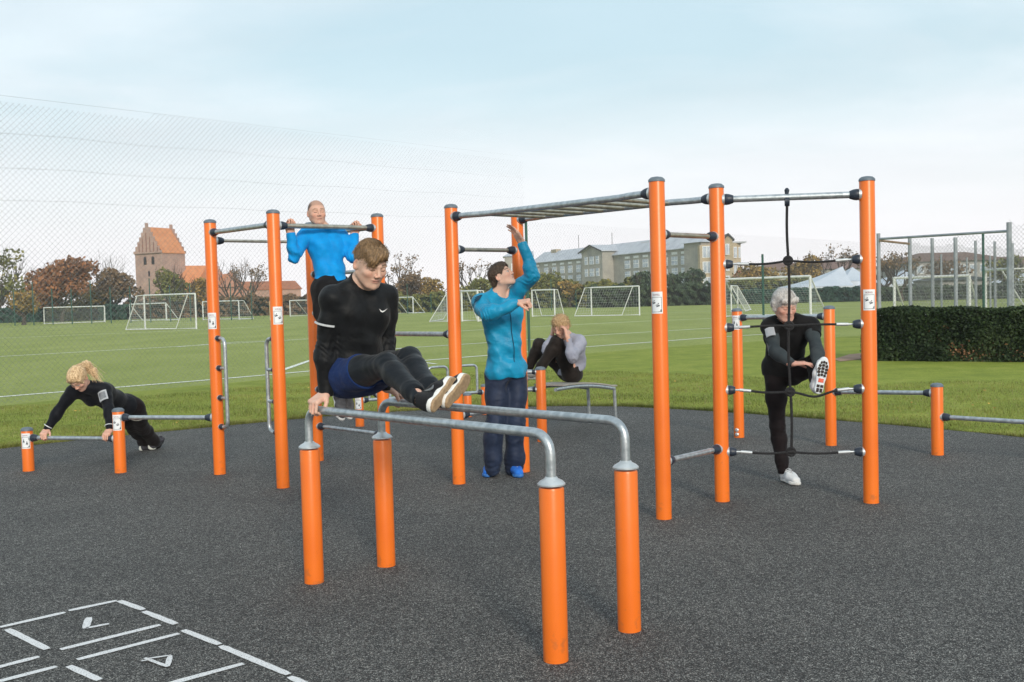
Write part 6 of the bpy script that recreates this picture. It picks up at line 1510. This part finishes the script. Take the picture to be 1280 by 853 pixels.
mb.add([tw(-ov, .0, he - .1), tw(W0 / 2, .0, hr_), tw(W0 / 2, D0, hr_), tw(-ov, D0, he - .1), tw(W0 + ov, 0, he - .1), tw(W0 + ov, D0, he - .1), tw(-ov, 0, he + .1), tw(W0 / 2, 0, hr_ + .22), tw(W0 / 2, D0, hr_ + .22), tw(-ov, D0, he + .1), tw(W0 + ov, 0, he + .1), tw(W0 + ov, D0, he + .1)],
       [[0, 3, 2, 1], [1, 2, 5, 4], [6, 7, 8, 9], [7, 10, 11, 8], [0, 6, 9, 3], [4, 5, 11, 10], [0, 1, 7, 6], [1, 4, 10, 7], [3, 9, 8, 2], [2, 8, 11, 5]]); mb.build('tower_roof', tile, e, smooth=False)
def arch_win(P, ux_, dn, w, h, m, parent, name='window', d=.05):
    pts = [P - ux_ * w / 2, P + ux_ * w / 2] + [P + ux_ * (w / 2 * math.cos(t * math.pi / 8)) + Z * (h + w / 2 * math.sin(t * math.pi / 8)) for t in range(9)]
    mb = MB(); mb.prism(pts, dn * d); return mb.build(name, m, parent, smooth=False)
for x in (.37, .66): arch_win(tw(W0 * (1 - x), -.02, zat(corner, 330)), uL, -uR, .75, 1.2, darkw, e)
arch_win(tw(W0 * .5, -.02, zat(corner, 345)), uL, -uR, .45, .9, darkw, e)
# nave running right from the tower
nv0 = tw(.5, D0 - .5, 0); nvd = (P3(300, YC + 6) - P3(226, YC)).normalized(); nvn = Vector((nvd.y, -nvd.x, 0)); nvn = nvn if nvn.y < 0 else -nvn
NL = 6.6; NW = 7; A0 = P3(227, YC)
hE = hz3(YC, 230, 362); hR2 = hz3(YC, 250, 332)
def nv(x, y, z): return A0 + nvd * x - nvn * y + Z * z
def gabled(nv_, L, W, he_, hr2, mw, mr, parent, ov=.2, nm=('wall', 'roof')):
    mb = MB(); mb.add([nv_(0, 0, 0), nv_(L, 0, 0), nv_(L, W, 0), nv_(0, W, 0), nv_(0, 0, he_), nv_(L, 0, he_), nv_(L, W, he_), nv_(0, W, he_), nv_(0, W / 2, hr2), nv_(L, W / 2, hr2)], [[0, 1, 5, 4], [2, 3, 7, 6], [1, 2, 6, 9, 5], [3, 0, 4, 8, 7]]); w_ = mb.build(nm[0], mw, parent, smooth=False)
    mb = MB(); s_ = (hr2 - he_) / (W / 2)
    for (a, b) in ((-ov, W / 2), (W + ov, W / 2)):
        za = he_ - ov * s_; q = [nv_(-ov, a, za), nv_(L + ov, a, za), nv_(L + ov, b, hr2), nv_(-ov, b, hr2)]; mb.add(q + [p + Z * .18 for p in q], [[0, 1, 2, 3], [4, 5, 6, 7], [0, 1, 5, 4], [1, 2, 6, 5], [2, 3, 7, 6], [3, 0, 4, 7]])
    return w_, mb.build(nm[1], mr, parent, smooth=False)
nw_, nr_ = gabled(nv, NL, NW, hE, hR2, brickn, tile, e, nm=('nave_wall', 'nave_roof'))
step_gable(nv(NL + .3, -.4, 0), -nvn, NW + .8, hE - .5, hR2 + .9, .4, nvd, 6, brickn, 'stepped_gable', e)
for k in range(3): arch_win(nv(2.2 + 4 * k, -.02, 1.2), nvd, nvn, .7, 1.6, darkw, nw_)
A1 = P3(279, YC + 2)
def tr(x, y, z): return A1 + nvn * (1.0 - y) * 1.0 + nvd * (x) + Z * z
# two transept gables facing the field
for (px, w_, ytop, Y, yev) in ((271, 4.2, 330, YC - 1, 351), (289, 4.8, 339, YC - 3, 357)):
    B0 = P3(px, Y) - nvd * w_ / 2; h1_, h2_ = hz3(Y, px, yev), hz3(Y, px, ytop)
    
    f = (lambda B_: (lambda x, y, z: B_ + nvd * y - nvn * x + Z * z))(B0)
    gabled(f, 7, w_, h1_, h2_ - .6, brickg, tile, e, nm=('transept_wall', 'transept_roof'))
    step_gable(B0 + nvn * .05, nvd, w_, h1_ - .3, h2_ + .1, .4, nvn, 6, brickg, 'stepped_gable', e)
    for k in range(3): arch_win(B0 + nvd * w_ * (k + .5 + .25) / 3.5 + nvn * .02 + Z * 1.0, nvd, nvn, .55, 1.5, darkw, e)
A2 = P3(305, YC + 4)
gabled(lambda x, y, z: A2 + nvd * x - nvn * y + Z * z, 12, 8, hz3(YC + 4, 330, 362), hz3(YC + 4, 330, 352), brickn, tiled, e, nm=('parish_wing_wall', 'parish_wing_roof'))
# ------------------------------------------------------------------ long grey-brick building
gb = brickmat('grey_yellow_brick', (.29, .28, .25), (.34, .33, .295), (.38, .37, .34), 1.2); yb = brickmat('yellow_brick', (.46, .36, .22), (.52, .42, .27), (.45, .40, .32), 1.2)
slate = mat('pale_slate_roof', (.36, .38, .42), .55, 0, .4, (.5, (.50, .52, .56), .7), (2, .3)); frm = mat('white_window_frame', (.72, .73, .74), .5, 0, .4, (3, (.66, .67, .68), .5)); glass = mat('window_glass', (.26, .33, .42), .12, 0, .6, (1.2, (.52, .57, .63), .8)); dkroof = mat('dark_eaves', (.05, .048, .045), .7, 0, .3, (2, (.07, .068, .06), .5)); chim = mat('beige_chimney', (.33, .28, .20), .9, 0, .2, (2, (.40, .34, .25), .5))
e = empty('long_building', P3(760, 260), 'long grey-brick building with pale slate roof, rows of white windows and a central gable', 'building')
BA, BB = P3(667, 300), P3(862, 228)       # facade from far left to near right
bu = (BB - BA).normalized(); bn = Vector((bu.y, -bu.x, 0)); bn = bn if bn.y < 0 else -bn; BL = (BB - BA).length
hea = zat(BA, 326); heb = zat(BB, 312); HEv = (hea + heb) / 2; print('bldg', hea, heb, BL)
hrg = (zat(BA - bn * 6, 314) + zat(BB - bn * 6, 303)) / 2 + .6
def bf(x, y, z): return BA + bu * x - bn * y + Z * z
bw, br_ = gabled(bf, BL, 8, HEv, hrg + 0, gb, slate, e, .5, ('facade_wall', 'roof'))
MF = Matrix(((bu.x, bn.x, 0), (bu.y, bn.y, 0), (0, 0, 1)))
def win(x, z, w, h, parent=None, y=0.0, split=2):
    c = bf(x, y, z); fm = MB(); t = .11
    fm.box(c + bn * .04, (w / 2, .05, h / 2), MF); o = fm.build('window', frm, parent or bw, smooth=False)
    gm_ = MB(); n = split
    for k in range(n):
        for j in range(2): gm_.box(c + bu * ((k + .5) / n - .5) * (w - .1) + Z * ((j - .5) * (h * .48) + (h * .06 if j else h * .02)) + bn * .095, ((w - .25) / 2 / n - .03, .008, h * (.20 if j else .22)), MF)
    gm_.build('pane', glass, o, smooth=False)
def fx(px):
    lo, hi = -30, BL + 30
    for _ in range(40):
        m_ = (lo + hi) / 2; c = CM.transposed() @ (BA + bu * m_ - cam.location)
        if 640 + FPX * c.x / -c.z < px: lo = m_
        else: hi = m_
    return lo
rowz = [HEv - 5.3, HEv - 9.0]
def rowy(px, py): return zat(BA + bu * fx(px), py)
z_up, z_lo = rowy(724, 336), rowy(724, 347.5); z_att = rowy(724, 327)
for px in (673, 684, 694, 704, 714, 724.5, 734.5, 785.5, 796.5, 808, 832, 844.5, 856.5):
    x = fx(px); win(x, z_up, 2.5, 1.95); win(x, z_lo, 2.4, 1.6)
    m_ = MB(); m_.box(bf(x, 0, z_att - .2) + bn * .05, (1.1, .05, .28), MF); m_.build('attic_window', frm, bw, smooth=False)
    win(x, z_lo - 2.6, 2.4, 1.6)
# central gabled projection
xa, xb = fx(742), fx(768); pj = 3.2; hg = rowy(755, 307); hge = rowy(742, 316)
def gf(x, y, z): return BA + bu * (xa + y) - bn * (x - pj) + Z * z
gw, gr = gabled(gf, 8, xb - xa, hge, hg, gb, slate, e, .6, ('gable_wall', 'gable_roof'))
mb = MB()
for s_ in (-1, 1):
    a = gf(-.62, (xb - xa) / 2, hg + .22); b = gf(-.62, (xb - xa) / 2 + s_ * ((xb - xa) / 2 + .7), hge - (hg - hge) / ((xb - xa) / 2) * .7 + .22); mb.prism([a, b, b - Z * .38, a - Z * .38], bn * .12)
mb.build('eaves_board', dkroof, gr, smooth=False)
for zc_ in (rowy(752, 326), rowy(752, 341)):
    for dx in (-2.9, 0, 2.9): win((xa + xb) / 2 + dx, zc_, 1.7 if dx else 2.3, 2.0, gw, -pj, 1)
# slate planes behind the gable and chimneys
for px, w_, yt in ((681, 1.6, 312), (723, 1.8, 309), (794, 2.0, 303.5), (840, 2.2, 300.5)):
    x = fx(px); b0 = bf(x, 4, 0); mb = MB(); zt2 = zat(b0, yt); mb.box(V2(b0, (hrg - 1 + zt2) / 2), (w_, .8, max(.4, (zt2 - hrg + 1) / 2)), MF); mb.build('chimney', chim, e, smooth=False)
for px, yt in ((709, 294), (750, 291)):
    b0 = bf(fx(px), 4, 0); mb = MB(); mb.tube([V2(b0, hrg - .5), V2(b0, zat(b0, yt))], .07, 5); mb.build('antenna', dkroof, e)
# tall right-hand end block with a yellow lit side
E0 = bf(BL - 0, -1.2, 0); hE0 = zat(E0, 305)
def ef(x, y, z): return E0 + bu * x - bn * y + Z * z
e4 = MB(); bl_ = 6.5; c = [ef(0, 0, 0), ef(bl_, 0, 0), ef(bl_, 6, 0), ef(0, 6, 0)]
e4.add(c + [V2(p, hE0) for p in c], [[0, 1, 5, 4], [1, 2, 6, 5], [2, 3, 7, 6], [3, 0, 4, 7], [4, 5, 6, 7]])
ew = e4.build('end_wall', gb, e, smooth=False)
ov = .6; c = [ef(-ov, -ov, hE0), ef(bl_ + ov, -ov, hE0), ef(bl_ + ov, 6.6, hE0), ef(-ov, 6.6, hE0), ef(2, 3, hE0 + 1.3), ef(bl_ - 2, 3, hE0 + 1.3)]
mb = MB(); mb.add([p for p in c], [[0, 1, 5, 4], [1, 2, 5], [2, 3, 4, 5], [3, 0, 4], [0, 3, 2, 1]]); mb.build('end_roof', slate, e, smooth=False)
# staircase strip of white windows on the corner (seen beside the post)
F0 = P3(884, 222); 
mb = MB(); mb.box(V2(F0, hE0 / 2 - .3), (1.7, 1.5, hE0 / 2 - .4)); sw_ = mb.build('stair_bay', yb, e, smooth=False)
for k in range(4):
    mb = MB(); mb.box((F0.x - .2, F0.y - 1.54, hE0 - 2.2 - k * 3.3), (.95, .05, 1.25)); o = mb.build('window', frm, sw_, smooth=False); mb = MB()
    for j in (-1, 1): mb.box((F0.x - .2 + j * .42, F0.y - 1.60, hE0 - 2.2 - k * 3.3), (.33, .01, 1.1))
    mb.build('pane', glass, o, smooth=False)
e = empty('tower_block', P3(915, 215), 'narrow yellow-brick block with a small gable right behind the rope net post', 'building')
T0 = P3(906, 214); T1_ = P3(917, 213); T2_ = P3(927, 216); hT1 = zat(T0, 300)
mb = MB(); pts = [T0, T1_, T1_ + Vector((1.0, 12, 0)), T0 + Vector((1.0, 12, 0))]; mb.prism([V2(p, 0) for p in pts], (0, 0, hT1)); mw1 = mb.build('wall', yb, e, smooth=False)
mb = MB(); a, b = V2(T0, hT1), V2(T1_, hT1); c = (a + b) / 2 + Z * .95; dd_ = Vector((1.0, 12, 0)); ovx = (b - a).normalized() * .35; a -= ovx + Z * .3; b += ovx - Z * .3; a.y -= .4; b.y -= .4; c.y -= .4; mb.prism([a, c, b, b + Z * .35, c + Z * .4, a + Z * .35], dd_); mb.build('roof', dkroof, e, smooth=False)
mb = MB(); mb.prism([V2(T0, hT1), V2(T1_, hT1), (T0 + T1_) / 2 + Z * (hT1 + .8)], (.9, 11, 0)); mb.build('gable', yb, mw1, smooth=False)
mb = MB(); hT2 = zat(T2_, 304); pts = [T1_ + Vector((.02, .6, 0)), T2_, T2_ + Vector((.8, 10, 0)), T1_ + Vector((.8, 10, 0))]; mb.prism([V2(p, 0) for p in pts], (0, 0, hT2)); mw2 = mb.build('wall', yb, e, smooth=False)
mb = MB(); mb.box(((T1_.x + T2_.x) / 2 + .5, T2_.y + 4, hT2 + .15), (1.6, 5.4, .15)); mb.build('roof', slate, e, smooth=False)
for (q, w_, dx) in ((T0.lerp(T1_, .5), .75, 0), (T1_.lerp(T2_, .32), .45, 1), (T1_.lerp(T2_, .78), .45, 1)):
    for k in range(4):
        zc_ = (hT1 if not dx else hT2) - 2.0 - k * 3.3; mb = MB(); mb.box((q.x, q.y - (.05 if not dx else -.10), zc_), (w_ * .8, .08, 1.15)); o = mb.build('window', frm, mw2 if dx else mw1, smooth=False)
        mb = MB()
        for j in (-1, 1): mb.box((q.x + j * w_ * .36, q.y - (.14 if not dx else -.01), zc_), (w_ * .27, .01, 1.0))
        mb.build('pane', glass, o, smooth=False)
# left end wing of the long building, behind the raised arm
e = empty('grey_building', P3(640, 310), 'grey building end behind the raised arm of the man in turquoise', 'building')
mb = MB(); q = P3(632, 305); q2 = P3(668, 305); hh = zat(q, 321); mb.prism([V2(q, 0), V2(q2, 0), V2(q2, 0) + Vector((0, 12, 0)), V2(q, 0) + Vector((0, 12, 0))], (0, 0, hh)); wg = mb.build('wall', gb, e, smooth=False)
mb = MB(); mb.add([V2(q, hh) + Vector((-.5, -.5, 0)), V2(q2, hh) + Vector((.2, -.5, 0)), V2(q2, hh) + Vector((.2, 12.5, 0)), V2(q, hh) + Vector((-.5, 12.5, 0)), V2(q, zat(q, 314)) + Vector((2, 6, 0)), V2(q2, zat(q, 314)) + Vector((.2, 6, 0))], [[0, 1, 5, 4], [1, 2, 5], [2, 3, 4, 5], [3, 0, 4], [3, 2, 1, 0]]); mb.build('roof', slate, e, smooth=False)
for k in range(3):
    mb = MB(); mb.box((q.x + 2.5 + k * 2.6, q.y - .05, hh - 3.2), (.6, .06, 1.1)); mb.build('window', frm, wg, smooth=False)
# ------------------------------------------------------------------ tent, low buildings on the right
tentm = mat('white_tent_cloth', (.56, .60, .66), .5, 0, .4, (.3, (.48, .53, .60), .6))
def box_house(name, pxl, pxr, Y, ye, yr, label, mw, mr, depth=9, hip=.12, wins=0, cat='building', over=.5):
    e = empty(name, P3((pxl + pxr) / 2, Y), label, cat); A, B = P3(pxl, Y), P3(pxr, Y); he_ = zat((A + B) / 2, ye); hr2 = zat((A + B) / 2 + Vector((0, depth / 2, 0)), yr); dp = Vector((0, depth, 0)); w_ = (B - A).length
    mb = MB(); mb.prism([V2(A, 0), V2(B, 0), V2(B, 0) + dp, V2(A, 0) + dp], (0, 0, he_)); wl = mb.build('wall', mw, e, smooth=False)
    ox = Vector((over, 0, 0)); oy = Vector((0, over, 0)); a, b, c, d = V2(A, he_) - ox - oy, V2(B, he_) + ox - oy, V2(B, he_) + dp + ox + oy, V2(A, he_) + dp - ox + oy; r1 = V2(A.lerp(B, hip), hr2) + dp / 2; r2 = V2(A.lerp(B, 1 - hip), hr2) + dp / 2
    mb = MB(); mb.add([a, b, c, d, r1, r2], [[0, 1, 5, 4], [1, 2, 5], [2, 3, 4, 5], [3, 0, 4], [3, 2, 1, 0]]); mb.build('roof', mr, e, smooth=False)
    for k in range(wins):
        q = A.lerp(B, (k + .5) / wins); mb = MB(); mb.box((q.x, q.y - .03, he_ - 1.15), (w_ / wins * .33, .05, .62)); o = mb.build('window', frm, wl, smooth=False); mb = MB(); mb.box((q.x, q.y - .09, he_ - 1.15), (w_ / wins * .27, .01, .5)); mb.build('pane', glass, o, smooth=False)
    return e
brroof = mat('brown_tile_roof', (.17, .105, .085), .8, 0, .2, (.6, (.22, .14, .115), .7)); greyw = mat('grey_render_wall', (.33, .32, .31), .85, 0, .2, (.8, (.40, .39, .37), .6)); redroof = mat('red_tile_roof', (.36, .13, .08), .8, 0, .2, (.8, (.44, .18, .11), .7)); darkroof = mat('dark_felt_roof', (.045, .055, .055), .8, 0, .2, (.8, (.06, .07, .07), .6))
box_house('brown_roofed_building', 1144, 1262, 150, 326, 316, 'large building with a brown hipped roof and a row of windows behind the cage', greyw, brroof, 14, .24, 9)
box_house('brown_roofed_building', 1252, 1340, 165, 330, 321, 'brown roof end farther right behind the tall cage post', greyw, brroof, 14, .2, 3)
box_house('long_brown_roof_hall', 955, 1100, 200, 337, 328, 'long low brown-roofed hall behind the trees of the rope net', greyw, brroof, 14, .1, 0)
box_house('red_roofed_house', 927, 946, 200, 348, 338, 'small red-roofed house between the yellow-brick block and the rope net trees', brickn, redroof, 8, .1, 0)
box_house('dark_roofed_shed', 1176, 1240, 118, 350, 343, 'dark roofed shed in front of the brown-roofed building', greyw, darkroof, 8, .45, 0)
def tent(pxl, pxr, pk, Y, ye, yp, label, D=12):
    e = empty('white_tent', P3((pxl + pxr) / 2, Y), label, 'tent'); A, B = P3(pxl, Y), P3(pxr, Y); he_ = zat(A, ye); P_ = P3(pk, Y + D / 2); hp = zat(P_, yp); dp = Vector((0, D, 0)); n = 8
    mb = MB(); c = [V2(A, he_), V2(B, he_), V2(B, he_) + dp, V2(A, he_) + dp]; ap = V2(P_, hp); vs = []; fs = []
    for k in range(4):
        a, b = c[k], c[(k + 1) % 4]; o_ = len(vs)
        for i in range(n + 1):
            t = i / n
            for j in range(n + 1): s = j / n; p = a.lerp(b, s).lerp(ap, t); p.z -= .5 * math.sin(math.pi * t) * .6; vs.append(p)
        for i in range(n):
            for j in range(n): fs.append([o_ + i * (n + 1) + j, o_ + i * (n + 1) + j + 1, o_ + (i + 1) * (n + 1) + j + 1, o_ + (i + 1) * (n + 1) + j])
    mb.add(vs, fs); mb.build('tent_roof', tentm, e, angle=50); mb = MB(); mb.prism([V2(A, 0), V2(B, 0), V2(B, 0) + dp, V2(A, 0) + dp], (0, 0, he_ - .02)); mb.build('tent_wall', tentm, e, smooth=False)
tent(1001, 1068, 1054, 132, 359, 333, 'white pointed tent roof behind the right part of the rope net'); tent(1050, 1102, 1066, 138, 352, 334, 'second white tent, half hidden by the tallest right post'); tent(1105, 1172, 1132, 128, 356, 337, 'white tent seen through the left part of the ball cage'); tent(1222, 1330, 1270, 128, 356, 338, 'white tent at the far right behind the cage')
# short yellow post by the far left fence, and far figures' goal pads
q = P3(341, 100); mb = MB(); mb.box((q.x, q.y, .95), (.30, .30, .95)); o = mb.build('fence_gate_pillar', mat('pale_yellow_pillar', (.50, .50, .30), .8, 0, .2, (3, (.58, .57, .36), .5)), smooth=False, bevel=.03); tag(o, 'pale yellow pillar by the far fence, between the two left tall posts', 'pillar')
# --- grass blades along the rubber edge and over the near lawn
ng = np.random.default_rng(3); bl = []
ex = np.array([[p.x, p.y] for p in edge]); fx_ = np.array([[p.x, p.y] for p in far])
n = 230000; X = ng.uniform(-11, 9.5, n); t = ng.uniform(0, 1, n) ** 1.7; y0 = np.interp(X, ex[:, 0], ex[:, 1]); y1 = np.minimum(np.interp(X, fx_[:, 0], fx_[:, 1]), y0 + 7); Yg = y0 + .02 + (y1 - y0) * t
k = int(n * .16); Yg[:k] = y0[:k] + np.abs(ng.normal(size=k)) * .05 - .015
h = ng.uniform(.015, .045, n) * (1 + .5 * np.sin(X * 3) * np.sin(Yg * 4)); h[:k] *= 1.25; a = ng.uniform(0, 2 * math.pi, n); w_ = .0022 + .0006 * Yg / 12
ln = ng.uniform(.2, .9, n) * h; dx, dy = np.cos(a), np.sin(a); B0 = np.stack([X - dy * w_, Yg + dx * w_, np.full(n, .003)], 1); B1 = np.stack([X + dy * w_, Yg - dx * w_, np.full(n, .003)], 1); Tp = np.stack([X + dx * ln, Yg + dy * ln, h], 1)
V = np.stack([B0, B1, Tp], 1).reshape(-1, 3); F = np.arange(3 * n).reshape(n, 3)
patch = .5 + .5 * np.sin(X * 1.3 + 2 * np.sin(Yg * .9)) * np.sin(Yg * 1.7 + X * .6); C = np.stack([.11 + .12 * patch, .145 + .09 * patch, .03 + .03 * patch], 1) * ng.uniform(.6, 1.35, (n, 1)); dry = ng.uniform(size=n) < .08; C[dry] = [.30, .26, .13]
gr = from_np('grass', V, F, vmat('grass_blades', .7, .2), None, False, None, np.repeat(C, 3, 0)); tag(gr, 'short green grass growing along the edge of the rubber surface', 'grass', kind='stuff')

n = 240; X = ng.uniform(-9, 9, n); y0 = np.interp(X, ex[:, 0], ex[:, 1]); Yl = y0 + ng.uniform(-.4, 5.5, n); P = np.stack([X, Yl, np.full(n, .035)], 1); V, F, C = leaf_quads(P, .022, ng, flat=0, var=.4)
V[:, 2] = np.clip((V[:, 2] - .035) * .45 + .034, .014, .06); lf = from_np('fallen_leaves', V, F, leafmat('fallen_leaf', [(.30, .17, .04), (.45, .30, .08), (.22, .11, .05)]), None, False, None, C); tag(lf, 'yellow and brown fallen leaves scattered over the grass', 'leaves', kind='stuff')
# ------------------------------------------------------------------ haze
m = bpy.data.materials.new('haze'); m.use_nodes = True; nt = m.node_tree; nt.nodes.remove(nt.nodes['Principled BSDF'])
pv = nt.nodes.new('ShaderNodeVolumePrincipled'); pv.inputs['Color'].default_value = (.86, .90, .96, 1); pv.inputs['Density'].default_value = .00045; nt.links.new(pv.outputs[0], nt.nodes['Material Output'].inputs['Volume'])
mb = MB(); mb.box((0, 170, 10.5), (260, 190, 11.5)); hz = mb.build('haze', m, smooth=False); tag(hz, kind='stuff')
